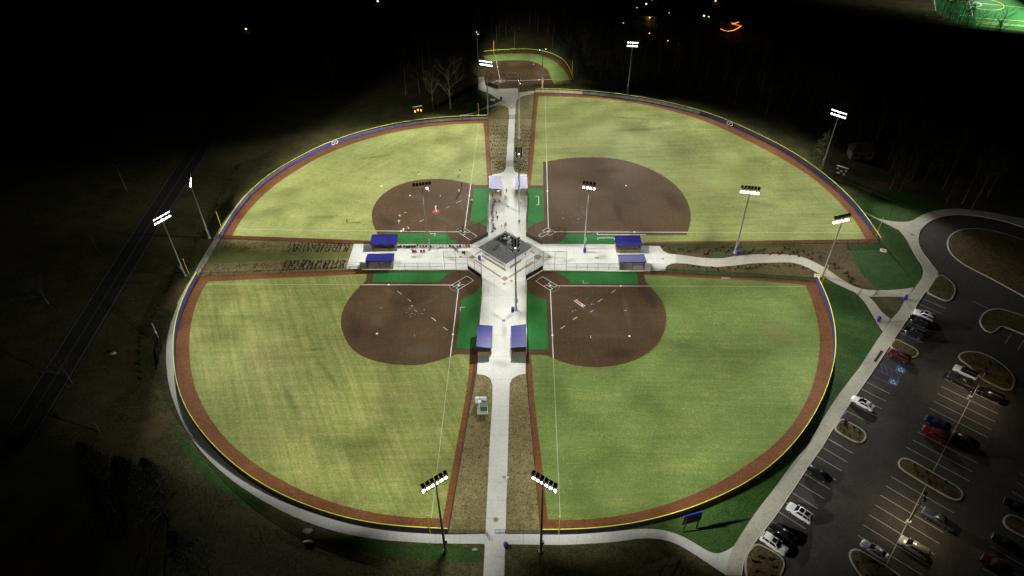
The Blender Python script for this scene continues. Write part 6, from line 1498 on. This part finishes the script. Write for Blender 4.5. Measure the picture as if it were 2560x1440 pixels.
def uniq(s):
    used[s] = used.get(s, 0) + 1
    return s
for k, (x, y, c, sh) in enumerate(rowW):
    y = min(y, 154.15 + (0 if x < -14 else 0.0))
    chair((x, y), math.pi / 2, c, uniq('%s folding chair in the crowd on the west arm' % CN[c]), '%s folding chairs on the west arm' % CN[c])
    if sh is not None:
        person((x, y - .1), 'sit', math.pi / 2, sh, (NVY, BLK, GRY)[k % 3], uniq('spectator in %s seated on a %s chair on the west arm' % (CN[sh], CN[c])), 'seated spectators on the west arm')
for px, sh, lg, lb in (((-25.94, 153.94), BLK, BLK, 'standing spectator in black among the seated row'), ((-27.11, 151.79), GRY, BLK, 'person in grey standing behind the front chairs of the west arm'), ((-14.79, 151.49), LGR, TAN, 'person in pale top standing behind the southwest backstop fence'), ((-12.76, 150.19), MAR, BLK, 'person in dark maroon with a bag behind the southwest backstop fence')):
    person(px, 'stand', math.pi / 2, sh, lg, lb, 'standing spectators on the west arm')
bm = bmesh.new(); bx(bm, (0, 0, .25), (.7, .5, .5)); bmesh.ops.bevel(bm, geom=bm.edges[:], offset=.12, segments=2, affect='EDGES')
tag(link('equipment_bag', mesh(bm, 'equipment_bag'), blackm, None, (*(-13.35, 151.37), .08)), 'black bag on the concrete next to a person in maroon', 'bag')
colN = [(-4.98, 177.07, RED, None), (-4.82, 175.98, BLK, BLK), (-5.11, 174.77, MAR, BLK), (-5.2, 173.84, BLK, MAR), (-5.24, 172.72, BLK, GRY), (-5.33, 171.72, LGR, MAR), (-5.41, 170.73, NVY, BLK), (-5.45, 169.64, BLK, PNK), (-5.38, 168.66, TEAL, TAN), (-5.11, 167.83, PNK, TAN), (-5.31, 166.19, MAR, GRY), (-5.44, 165.06, LGR, LGR), (-5.14, 163.81, BLK, GRY), (-5.05, 162.45, BLU, BLK), (-4.62, 161.71, BLU, BLU), (-5.32, 160.63, NVY, BLK), (-2.59, 177.77, WHT, None), (-3.39, 175.94, GRN, GRN)]
for k, (x, y, c, sh) in enumerate(colN):
    chair((x, y), math.pi, c, uniq('%s folding chair on the north arm beside the northwest fence' % CN[c]), '%s folding chairs on the north arm' % CN[c])
    if sh is not None:
        person((x + .1, y), 'sit', math.pi, sh, (NVY, BLK, TAN)[k % 3], uniq('spectator in %s seated on a %s chair on the north arm' % (CN[sh], CN[c])), 'seated spectators on the north arm')
# players inside the two busy dugouts
c = V2((-4.54, 179.76))
for k in range(5):
    person((c.x + .3, c.y + 1.0 + k * 1.1), 'stand' if k % 2 else 'sit', math.pi, (WHT, GRY, WHT, LGR, WHT)[k], (BLK, GRY)[k % 2], 'player in pale uniform inside the full dugout on the north arm', 'players inside the north dugout')
c = V2((-35, 152.88))
for k in range(4):
    person((c.x - 2.3 + k * 1.5, c.y + 1.5), 'stand' if k in (1, 3) else 'sit', math.pi / 2, (MAR, BLK, WHT, BLK)[k], (GRY, BLK)[k % 2], 'player inside the bright blue dugout at the west arm', 'players inside the west dugout')

# ------------------------------------------------------------------ planting
def tuft_mesh(r, h, n, seed):
    rnd = random.Random(seed); bm = bmesh.new()
    for k in range(n):
        a = rnd.uniform(0, 6.28); q = r * rnd.random() ** .7; ht = h * rnd.uniform(.5, 1)
        b = Vector((q * .5 * math.cos(a), q * .5 * math.sin(a), 0)); t = Vector((q * math.cos(a) * 1.2, q * math.sin(a) * 1.2, ht)); s = Vector((-math.sin(a), math.cos(a), 0)) * r * .22
        bm.faces.new([bm.verts.new(b - s), bm.verts.new(b + s), bm.verts.new(t + s * .8), bm.verts.new(t - s * .8)])
        bm.faces.new([bm.verts.new(t - s), bm.verts.new(t + s), bm.verts.new(t + s + Vector((.06, .02, -h * .25))), bm.verts.new(t - s + Vector((-.04, .05, -h * .2)))])
    me = bpy.data.meshes.new('foliage'); bm.to_mesh(me); bm.free(); return me
SH = [tuft_mesh(.42, .55, 26, k) for k in range(4)]
TU = [tuft_mesh(.30, .42, 18, 20 + k) for k in range(4)]
def plant(p, meshes, mat, name, label, cat, group, sc=1.0, z=.012):
    me = meshes[random.randrange(len(meshes))]
    o = link(name, me, mat, None, (p[0], p[1], z), random.uniform(0, 6.28)); s = sc * random.uniform(.75, 1.2); o.scale = (s, s, s)
    return tag(o, label, cat, group)
def quad_at(q, u, v):
    a, b, c_, d = [V2(x) for x in q]
    return a.lerp(b, u).lerp(d.lerp(c_, u), v)
for q, nu, nv, lb in (([(-62.45, 157.43), (-44.62, 156.61), (-44.79, 152.67), (-61.92, 152.81)], 17, 5, 'dark shrub in the rows of the upper western straw bed'), ([(-61.35, 149.23), (-44.47, 149.18), (-44.65, 145.5), (-61.75, 144.75)], 16, 5, 'dark shrub in the rows of the lower western straw bed')):
    for i in range(nu):
        for j in range(nv):
            p = quad_at(q, (i + .5 + random.uniform(-.25, .25)) / nu, (j + .5 + random.uniform(-.18, .18)) / nv)
            plant(p, SH, shrub_m, 'bed_shrub', lb, 'shrub', lb.replace('dark shrub', 'shrubs'), .62)
for q, nu, nv, lb in (([(-7.16, 226.11), (-0.86, 226.29), (-1.09, 201.41), (-6.36, 201.56)], 6, 9, 'small dark tuft in the straw bed left of the north walkway'), ([(1.99, 225.82), (7.68, 225.64), (6.21, 201.2), (1.47, 201.34)], 6, 9, 'small dark tuft in the straw bed right of the north walkway')):
    for i in range(nu):
        for j in range(nv):
            p = quad_at(q, (i + .5 + (.25 if j % 2 else -.2) + random.uniform(-.12, .12)) / nu, (j + .5 + random.uniform(-.2, .2)) / nv)
            plant(p, TU, shrub_m, 'bed_tuft', lb, 'plant', lb.replace('small dark tuft', 'tufts'), .8)
for q, nu, nv, lb in (([(-5.96, 200.9), (-1.69, 200.78), (-1.7, 195.4), (-5.8, 193.36)], 6, 4, 'small dark tuft at the lower end of the bed left of the north walkway'), ([(1.33, 200.69), (5.53, 200.57), (5.27, 193.04), (1.53, 195.31)], 6, 4, 'small dark tuft at the lower end of the bed right of the north walkway')):
    for i in range(nu):
        for j in range(nv):
            p = quad_at(q, (i + .5 + (.25 if j % 2 else -.2) + random.uniform(-.12, .12)) / nu, (j + .5 + random.uniform(-.2, .2)) / nv)
            plant(p, TU, shrub_m, 'bed_tuft', lb, 'plant', lb.replace('small dark tuft', 'tufts'), .8)
ep = []
P0 = [(42.19, 152.11), (45.15, 151.49), (48.29, 150.69), (51.51, 150.44), (54.9, 150.89), (58.21, 150.99), (61.52, 151.09), (64.74, 150.84), (67.9, 150.4), (71.16, 150.32), (74.52, 150.6), (77.67, 150.16), (80.56, 149.02), (83.13, 147.02), (85.18, 145.23), (86.5, 142.98), (87.6, 140.27), (88.37, 136.82)]
for k, p in enumerate(resample(P0, 1.25)):
    ep.append((p[0] + random.uniform(-.5, .5), p[1] + random.uniform(-1.3, 1.3)))
    if k % 2: ep.append((p[0] + random.uniform(-.7, .7), p[1] + random.uniform(-2.6, -1.2)) if k > 22 else (p[0] + random.uniform(-.4, .4), p[1] + random.uniform(-.9, 1.2)))
for p in ep: plant(p, SH, tuft_m, 'ornamental_grass', 'dark ornamental grass clump in the bed above the winding east path', 'plant', 'grass clumps above the east path', .68)
for p in resample([(46.95, 144.08), (49.98, 143.32), (53.08, 142.91), (56.2, 142.67), (59.48, 143.1), (62.78, 143.53), (66.05, 143.8), (72.49, 143.99), (76.5, 143.21), (78.87, 140.81)], 1.5):
    plant((p[0] + random.uniform(-.4, .4), p[1] + random.uniform(-.6, .6)), SH, tuft_m, 'ornamental_grass', 'dark ornamental grass clump in the bed below the winding east path', 'plant', 'grass clumps below the east path', .68)
sap = [(-88.61, 200.39), (-88.79, 198.18), (-89.11, 195.39), (-88.8, 191.13), (-88.97, 189.05), (-88.72, 186.12), (-88.59, 184.68), (-88.62, 183.26), (-88.87, 181.57), (-88.66, 179.9), (-88.58, 177.97), (-88.47, 176.34), (-88.76, 174.9), (-88.56, 173.3), (-88.82, 171.32), (-88.85, 170.03), (-88.79, 168.49), (-88.65, 166.72), (-88.66, 162.76), (-88.54, 159.39), (-89.24, 146.36), (-89.13, 144.86), (-89.43, 140.81), (-89.31, 139.06), (-89.23, 137.18), (-89.34, 131.58), (-89.51, 129.97), (-88.94, 128.23), (-89.29, 127.09), (-88.88, 125.53), (-88.86, 124), (-88.97, 122.08), (-88.72, 122.19), (-88.66, 120.8), (-88.6, 119.43), (-88.17, 117.74), (-87.7, 116.57), (-87.17, 114.92), (-86.31, 112.64), (-85.28, 110.73), (-84.3, 108.54), (-83.34, 106.4)]
for p in sap: plant(p, SH, shrub_m, 'bank_shrub', 'young dark shrub in the long row down the western bank', 'shrub', 'shrub row on the western bank', .75, 0)
for k, nm in (('a', 'corner island'), ('b', 'small island beside the sidewalk'), ('e', 'large upper island'), ('f', 'long middle island'), ('g', 'lowest island')):
    P = isl[k]; cx = sum(p[0] for p in P) / len(P); cy = sum(p[1] for p in P) / len(P)
    for q in range(7 if k != 'f' else 9):
        p = P[(q * len(P)) // (7 if k != 'f' else 9)]; t = random.uniform(.35, .75)
        plant((cx + (p[0] - cx) * t, cy + (p[1] - cy) * t), SH, tuft_m, 'island_shrub', 'small brown shrub on the %s of the car park' % nm, 'shrub', 'shrubs on car park islands', .8, .165)
# low brown tufts scattered through the straw, too small to tell apart
def scatter_tufts(name, polys, n, sz, mat):
    bm = bmesh.new(); rnd = random.Random(5)
    for poly in polys:
        xs = [p[0] for p in poly]; ys = [p[1] for p in poly]; k = 0
        while k < n:
            x = rnd.uniform(min(xs), max(xs)); y = rnd.uniform(min(ys), max(ys)); ins = False; j = len(poly) - 1
            for i in range(len(poly)):
                if (poly[i][1] > y) != (poly[j][1] > y) and x < (poly[j][0] - poly[i][0]) * (y - poly[i][1]) / (poly[j][1] - poly[i][1]) + poly[i][0]: ins = not ins
                j = i
            if not ins: continue
            k += 1; s = sz * rnd.uniform(.5, 1.3)
            for q in range(5):
                a = rnd.uniform(0, 6.28); d = Vector((math.cos(a), math.sin(a), 0)) * s; n_ = Vector((-d.y, d.x, 0)) * .35
                b = Vector((x, y, .01))
                bm.faces.new([bm.verts.new(b - n_), bm.verts.new(b + n_), bm.verts.new(b + d + Vector((0, 0, s * 1.1)))])
    me = bpy.data.meshes.new(name); bm.to_mesh(me); bm.free(); return tag(link(name, me, mat), kind='stuff')
scatter_tufts('low_grass_tufts', [beds['south_left'], beds['south_right']], 260, .15, tuft_m)
scatter_tufts('seedling_tufts', [[(-81.83, 159.22), (-63, 157.35), (-62.23, 152.95), (-81.7, 153.42)], [(-80.01, 148.05), (-62.7, 148.08), (-62.66, 144.64), (-81.67, 143.19)]], 170, .2, shrub_m)
scatter_tufts('bank_weeds', [[(-101.83, 159.72), (-97.16, 175.76), (-89.68, 186.73), (-85.83, 159.32), (-86.34, 138.39), (-86.97, 126.23), (-91.18, 112.74), (-96.15, 129.35)], [(-75.09, 99.28), (-65.87, 87.51), (-53.02, 76.98), (-40.63, 69.98), (-46.15, 63.02), (-56.49, 68.61), (-68.67, 81.79)], [(0.74, 64.18), (15.05, 64.19), (25.78, 64.17), (31.95, 59.6), (0.65, 59.36)]], 320, .13, plain('weed', (.05, .055, .02), .9, var=.5))

# ------------------------------------------------------------------ trees
def bare_tree(seed, H=16, spread=.5, r0=.26, lowest=.3):
    rnd = random.Random(seed); tb = bmesh.new(); cb = bmesh.new()
    n = 9; pts = []
    x = y = 0
    for i in range(n + 1):
        pts.append(Vector((x, y, H * .82 * i / n))); x += rnd.uniform(-.14, .14); y += rnd.uniform(-.14, .14)
    for i in range(n): tube(tb, pts[i], pts[i + 1], r0 * (1 - .85 * i / n), r0 * (1 - .85 * (i + 1) / n), n=7, cap=False)
    def grow(p, d, L, r, lv):
        segs = 3
        for s in range(segs):
            q = p + d * L / segs; tube(cb, p, q, r, r * .8, n=4 if lv < 2 else 3, cap=False)
            p = q; r *= .8; d = (d + Vector((rnd.uniform(-.22, .22), rnd.uniform(-.22, .22), rnd.uniform(-.05, .2)))).normalized()
            if lv < 3:
                for _ in range(2 if lv else 2):
                    nd = (d + Vector((rnd.uniform(-1, 1), rnd.uniform(-1, 1), rnd.uniform(-.3, .7))) * .75).normalized()
                    grow(p, nd, L * rnd.uniform(.45, .62), r * .55, lv + 1)
    k = 13
    for i in range(k):
        t = lowest + (1 - lowest) * i / (k - 1); j = min(n - 1, int(t * n)); p = pts[j].lerp(pts[j + 1], t * n - j)
        a = i * 2.4 + rnd.uniform(-.5, .5)
        d = Vector((math.cos(a) * spread, math.sin(a) * spread, .55)).normalized()
        grow(p, d, H * (.30 - .15 * t) * (.7 + spread), r0 * (.42 - .3 * t) + .02, 1 if i % 2 else 1)
    return mesh(tb, 'trunk'), mesh(cb, 'crown')
BT = [bare_tree(1, 17, .9, .30, .30), bare_tree(2, 16, .55, .22, .35), bare_tree(3, 19, .45, .24, .5), bare_tree(4, 15, .8, .24, .3)]
def tree(p, k, mat, label, group, sc=1.0):
    r = tag(empty('bare_tree', (p[0], p[1], 0), random.uniform(0, 6.28)), label, 'tree', group)
    r.scale = (sc, sc, sc * random.uniform(.92, 1.1))
    for nm, me in zip(('trunk', 'crown'), BT[k]): slot(link(nm, me, None, r), mat)
tree((-21.77, 239.34), 0, bark, 'large pale bare tree with wide lit crown beside the plaza lawn', 'pale lit bare trees', 1.08)
tree((-28.32, 239.55), 1, bark, 'slim pale bare tree left of the wide lit one', 'pale lit bare trees', .9)
tree((-26.2, 237.85), 3, bark_d, 'dim bare tree between the two pale lit trees and the scoreboard', 'pale lit bare trees', .8)
rnd = random.Random(11)
def along(fence, i0, i1, n, dmin, dmax, label, group, mat=bark_d, kinds=(1, 2, 2, 3), side=1):
    N = normals2(fence)
    for k in range(n):
        i = int((i0 + (i1 - i0) * (k + rnd.random()) / n) * (len(fence) - 1)); d = dmin + (dmax - dmin) * rnd.random() ** .8
        tree((fence[i][0] + N[i].x * d * side, fence[i][1] + N[i].y * d * side), kinds[rnd.randrange(len(kinds))], mat, label, group, rnd.uniform(.75, 1.15))
along(FENCE['TR'], .10, .64, 64, 13, 60, 'bare winter tree in the dark wood behind the northeast fence', 'bare trees of the northeast wood')
along(FENCE['TR'], .66, .92, 20, 14, 44, 'bare winter tree in the dark wood beyond the northeast scoreboard', 'bare trees beyond the northeast scoreboard')
along(FENCE['F5'], .03, .78, 34, 5, 38, 'bare winter tree in the wood behind the small far field', 'bare trees behind the small far field')
for k in range(10):
    tree((-26 - rnd.uniform(0, 45), 248 + rnd.uniform(0, 40)), rnd.choice((1, 2, 3)), bark_d, 'bare winter tree in the dark left of the small far field', 'bare trees left of the small far field', rnd.uniform(.7, 1.0))
for k in range(9):
    p = (118 + rnd.uniform(0, 30), 172 + rnd.uniform(0, 26)); tree(p, rnd.choice((3, 1)), bark_d, 'small bare tree on the dim bank above the loop road', 'small bare trees above the loop road', rnd.uniform(.4, .65))
for px in ((-75.47, 80.98), (-64.78, 71.19), (-86.63, 91.94), (-54.24, 61.66), (-98.89, 105.5), (-117.9, 132.84), (-116.18, 156.31)):
    tree(px, rnd.choice((0, 3)), bark_d, 'dim bare tree on the dark southwestern slope', 'bare trees on the southwestern slope', rnd.uniform(.45, .7))

def conifer(seed, H=10, R_=2.6, n=1500, base=.08):
    rnd = random.Random(seed); bm = bmesh.new(); tb = bmesh.new()
    tube(tb, (0, 0, 0), (0, 0, H * .9), .18, .03, n=6)
    for k in range(n):
        t = rnd.random() ** 1.3; z = H * (base + (1 - base) * t); rr = R_ * (1 - t) ** .8 * (.35 + .65 * rnd.random()) * (1 + .3 * math.sin(z * 3 + k % 3))
        a = rnd.uniform(0, 6.28); c = Vector((rr * math.cos(a), rr * math.sin(a), z - .25 * rr)); s = rnd.uniform(.16, .38)
        d = Vector((math.cos(a), math.sin(a), rnd.uniform(-.5, .4))).normalized() * s; q = Vector((-math.sin(a), math.cos(a), rnd.uniform(-.4, .4))) * s * .5
        bm.faces.new([bm.verts.new(c - q), bm.verts.new(c + d * .7 - q * .4), bm.verts.new(c + d), bm.verts.new(c + q)])
    me = bpy.data.meshes.new('crown'); bm.to_mesh(me); bm.free()
    return mesh(tb, 'trunk'), me
CT = [conifer(1, 9, 2.4), conifer(2, 7, 2.0), conifer(3, 12, 4.2, 2600, .12)]
def evergreen(p, k, mat, label, group, sc=1.0):
    r = tag(empty('evergreen_tree', (p[0], p[1], 0), random.uniform(0, 6.28)), label, 'tree', group); r.scale = (sc,) * 3
    slot(link('trunk', CT[k][0], None, r), bark_d); slot(link('crown', CT[k][1], None, r), mat)
evergreen((102.18, 198.94), 2, needle_y, 'yellowish evergreen behind a floodlight pole at the northeast fence', 'evergreens', 1.05)
N5 = normals2(FENCE['F5'])
for k in range(11):
    i = int((.52 + .42 * k / 10) * (len(FENCE['F5']) - 1)); d = 4.0 + rnd.uniform(0, 2.5)
    evergreen((FENCE['F5'][i][0] + N5[i].x * d, FENCE['F5'][i][1] + N5[i].y * d), 1, needle, 'small dark cedar in the row behind the small far field', 'cedar row behind the small far field', rnd.uniform(.6, .9))
for k in range(12):
    p = (28 + k * 4.2 + rnd.uniform(-1.5, 1.5), 262 - k * 1.2 + rnd.uniform(-3, 6)); evergreen(p, 1, needle, 'low dark cedar at the edge of the northeast wood', 'cedars at the edge of the northeast wood', rnd.uniform(.5, .85))
for px, sc in (((201.19, 325.44), 1.5), ((203.08, 321.7), 1.1), ((204.74, 316.52), 1.3), ((204.57, 310.06), .95)):
    evergreen(px, 2, needle, 'black silhouetted evergreen at the corner of the lit playing field', 'evergreens by the lit playing field', sc)
for px, sc, k in (((208.26, 307.48), .7, 3), ((213.21, 300.16), .75, 0)):
    tree(px, k, bark_d, 'dark tree standing against the lit playing field', 'trees against the lit playing field', sc)
evergreen((213.44, 301.55), 2, needle, 'round dark bush standing against the lit playing field', 'evergreens by the lit playing field', .62)
for px, sc in (((-72.65, 76.87), 1.0), ((-69.45, 78.6), .75), ((-73.79, 71.34), 1.1), ((-58.29, 63.21), .8), ((-81.83, 81.09), .9)):
    evergreen(px, 2, needle_d, 'black evergreen mass on the southwestern slope', 'evergreens on the southwestern slope', sc)
# the wood further off, one dark mass
bm = bmesh.new(); rnd = random.Random(3)
for k in range(900):
    x = rnd.uniform(-380, 420); y = rnd.uniform(230, 640)
    if -150 < x < 130 and y < 318: continue
    if x > 165 and 300 < y < 470: continue
    if x < -60 and y < 330: continue
    h = rnd.uniform(12, 20); tube(bm, (x, y, 0), (x + rnd.uniform(-1, 1), y, h), .2, .04, n=4, cap=False)
    for q in range(7):
        z = h * rnd.uniform(.4, .95); a = rnd.uniform(0, 6.28); l = rnd.uniform(1.5, 3.5)
        tube(bm, (x, y, z), (x + l * math.cos(a), y + l * math.sin(a), z + l * .6), .05, .015, n=3, cap=False)
tag(link('distant_wood', mesh(bm, 'distant_wood'), bark_d), kind='stuff')

# ------------------------------------------------------------------ far surroundings
pitch = sheet('playing_field', [(208.46, 349.65), (202.56, 333.44), (205.52, 313.73), (227.95, 304.53), (247.35, 296.05), (279.8, 341.31), (269.73, 346.95)], 0.02, pitch_m)
rim_ = [(205.52, 313.48), (227.82, 304.3), (246.22, 297.01)]
def pl(seg, mat, w=.3): line('pitch_line', seg, w, .04, mat, pitch)
pl(rim_, white_p, .45); pl([(209.68, 349.89), (203.65, 335.59)], white_p, .35); pl([(226.49, 349.15), (217.09, 327.43)], white_p, .35); pl([(216.47, 349.3), (246.83, 337.64), (259.14, 332.68)], yel_cap, .3)
cc = V2((230.75, 343.44)); pl([(cc.x + 8.5 * math.cos(k * math.pi / 20), cc.y + 8.5 * math.sin(k * math.pi / 20)) for k in range(41)], yel_cap, .3)
cc = V2((224.78, 344.27)); pl([(cc.x + 4.5 * math.cos(-1.9 + k * 3.4 / 16), cc.y + 4.5 * math.sin(-1.9 + k * 3.4 / 16)) for k in range(17)], white_p, .3)
pl([(216.85, 324.79), (236.66, 319.8)], yel_cap, .3); pl([(215.74, 320.15), (233.55, 314.34)], white_p, .25); pl([(212.95, 316.19), (229.97, 308.07), (241.34, 303.29)], yel_cap, .3); pl([(212.95, 316.19), (214.33, 318.16), (232.99, 313.36)], yel_cap, .25); pl([(211.49, 328.19), (217.09, 327.43)], white_p, .3)
for k, (x, y, tx, ty) in enumerate(((266, 296, 232, 326), (246, 373, 238, 345))):
    r = tag(empty('floodlight_pole', (x, y, 0)), ['floodlight pole on the near side of the distant playing field', 'floodlight pole on the far side of the distant playing field'][k], 'light pole', 'floodlight poles')
    bm = bmesh.new(); tube(bm, (0, 0, 0), (0, 0, 22), .26, .12, n=10); link('pole', mesh(bm, 'pole'), galv, r)
    bm = bmesh.new(); bx(bm, (0, 0, 21.8), (4, .2, .2)); link('crossarm', mesh(bm, 'crossarm'), galv, r)
    for q in range(4):
        link('luminaire', LM['hood'], blackm, r, (-1.5 + q, 0, 22.1)); 
    ld = bpy.data.lights.new('floodlight', 'SPOT'); ld.energy = (26000, 6000)[k] * E0 * 4 * math.pi * .55; ld.spot_size = math.radians((52, 42)[k]); ld.spot_blend = .9; ld.color = LAMP_COL; ld.shadow_soft_size = .4
    lo = bpy.data.objects.new('floodlight', ld); COL.objects.link(lo); lo.parent = r; lo.location = (0, 0, 20.8)
    lo.rotation_euler = Vector((tx - x, ty - y, -20.8)).to_track_quat('-Z', 'Y').to_euler()

def house(p, rz, W_, D_, label, roof_mat=None):
    r = tag(empty('house', (p[0], p[1], 0), rz), label, 'house', 'distant houses')
    put('wall', dkwall, (0, 0, 1.5), (W_, D_, 3.0), r, .02)
    bm = bmesh.new()
    o = [(-W_ / 2 - .5, -D_ / 2 - .5, 3.0), (W_ / 2 + .5, -D_ / 2 - .5, 3.0), (W_ / 2 + .5, D_ / 2 + .5, 3.0), (-W_ / 2 - .5, D_ / 2 + .5, 3.0)]
    v = [bm.verts.new(q) for q in o]; a = bm.verts.new((-W_ / 2 + D_ / 2, 0, 5.4)); b = bm.verts.new((W_ / 2 - D_ / 2, 0, 5.4))
    bm.faces.new((v[0], v[1], b, a)); bm.faces.new((v[1], v[2], b)); bm.faces.new((v[2], v[3], a, b)); bm.faces.new((v[3], v[0], a)); bm.faces.new(v[::-1])
    link('roof', mesh(bm, 'roof'), roof_mat or shingle, r)
    put('door', blackm, (0, -D_ / 2 - .03, 1.05), (1, .08, 2.1), r, .01)
    for x in (-W_ * .3, W_ * .3): put('window', glass, (x, -D_ / 2 - .03, 1.7), (1.4, .08, 1.1), r, .01)
    return r
hp = V2((103.12, 318.63)); hs = house((hp.x, hp.y), math.radians(12), 11, 7.5, 'distant house whose eaves are outlined by strings of orange lights')
inv = (Matrix.Translation((hp.x, hp.y, 0)) @ Matrix.Rotation(math.radians(12), 4, 'Z')).inverted()
for seg, dash in (([(93.96, 306.85), (95.01, 304.97), (96.35, 304.2)], 1), ([(96.35, 304.2), (99.05, 305.15), (101.9, 307.84), (103.76, 310.21)], 0), ([(103.76, 310.21), (102.6, 311.24), (101.43, 312.28), (100.57, 313.82)], 1), ([(100.49, 312.82), (102.41, 313.99), (103.73, 314.95), (106.63, 317.21)], 0), ([(98.65, 316.42), (99.51, 315.37), (100.33, 314.33)], 1)):
    bm = bmesh.new()
    pp = resample(seg, .75 if dash else .35)
    for q in pp: ball(bm, (q[0], q[1], 3.2), .2 if dash else .19, 6, 4)
    o = link('light_string', mesh(bm, 'light_string'), warm_s, hs); o.matrix_parent_inverse = inv; o['kind'] = 'stuff'
h2 = V2((63.63, 329.57)); r = house((h2.x, h2.y), math.radians(-8), 12, 8, 'distant house with a softly lit porch among the trees')
put('porch_light', warm, (2.5, -4.3, 2.3), (.5, .1, .3), r, .01)
ld = bpy.data.lights.new('porch_lamp', 'POINT'); ld.energy = 90; ld.color = (1, .6, .3); ld.shadow_soft_size = .2
lo = bpy.data.objects.new('porch_lamp', ld); COL.objects.link(lo); lo.parent = r; lo.location = (2.5, -5.2, 2.4)
h3 = V2((114.4, 200.14)); r = house((h3.x, h3.y), math.radians(-4), 7, 4, 'dim tan shed in the trees beyond the northeast scoreboard', plain('old_tin_roof', (.05, .042, .026), .9))
for px, m_, sc, lb in (((71.14, 352.73), warm, 1, 'tiny warm garden lamp highest above the porch house'), ((67.4, 346.5), cool_b, 1, 'tiny cool lamp just above the porch house'), ((62.04, 341.07), warm, .8, 'tiny warm lamp left of the porch house'), ((76.14, 333.33), warm, .6, 'tiny faint lamp right of the porch house'), ((91.62, 328.94), warm, 1.4, 'small bright yellow lamp left of the house with light strings'), ((93.5, 327.54), green_b, 1, 'tiny green lamp left of the house with light strings'), ((101.77, 349.34), warm, 1.3, 'small orange lamp above the house with light strings'), ((52.95, 321.17), warm, .9, 'tiny lamp above the floodlight pole of the northeast wood'), ((62.8, 307.95), warm, .8, 'tiny lamp in the wood right of the floodlight pole'), ((69.36, 298.81), warm, .9, 'tiny lamp deeper in the wood beyond the northeast fence'), ((72.96, 294.83), warm, .8, 'tiny lamp lowest in the wood beyond the northeast fence'), ((-64.74, 356.29), cool_b, 1.2, 'tiny greenish lamp alone in the far darkness'), ((-120.15, 320.57), warm, 1.3, 'small orange lamp alone far to the west')):
    r = tag(empty('garden_lamp', (px[0], px[1], 0)), lb, 'lamp', 'distant lamps')
    bm = bmesh.new(); tube(bm, (0, 0, 0), (0, 0, 1.2), .06, n=6); link('post', mesh(bm, 'post'), blackm, r)
    bm = bmesh.new(); ball(bm, (0, 0, 1.4), .28 * sc, 8, 6, (1.25, 1.25, .9)); link('bulb', mesh(bm, 'bulb'), m_, r)
r = tag(empty('utility_pole', (*(-119.37, 185.23), 0)), 'lone wooden utility pole in the dark west of the road', 'utility pole')
bm = bmesh.new(); tube(bm, (0, 0, 0), (0, 0, 10), .16, .11, n=8); link('pole', mesh(bm, 'pole'), wood, r)
bm = bmesh.new(); bx(bm, (0, 0, 9.4), (2.2, .12, .14)); link('crossarm', mesh(bm, 'crossarm'), wood, r)
for x in (-.9, 0, .9):
    bm = bmesh.new(); tube(bm, (x, 0, 9.45), (x, 0, 9.75), .06, n=6); link('insulator', mesh(bm, 'insulator'), cab_w, r)
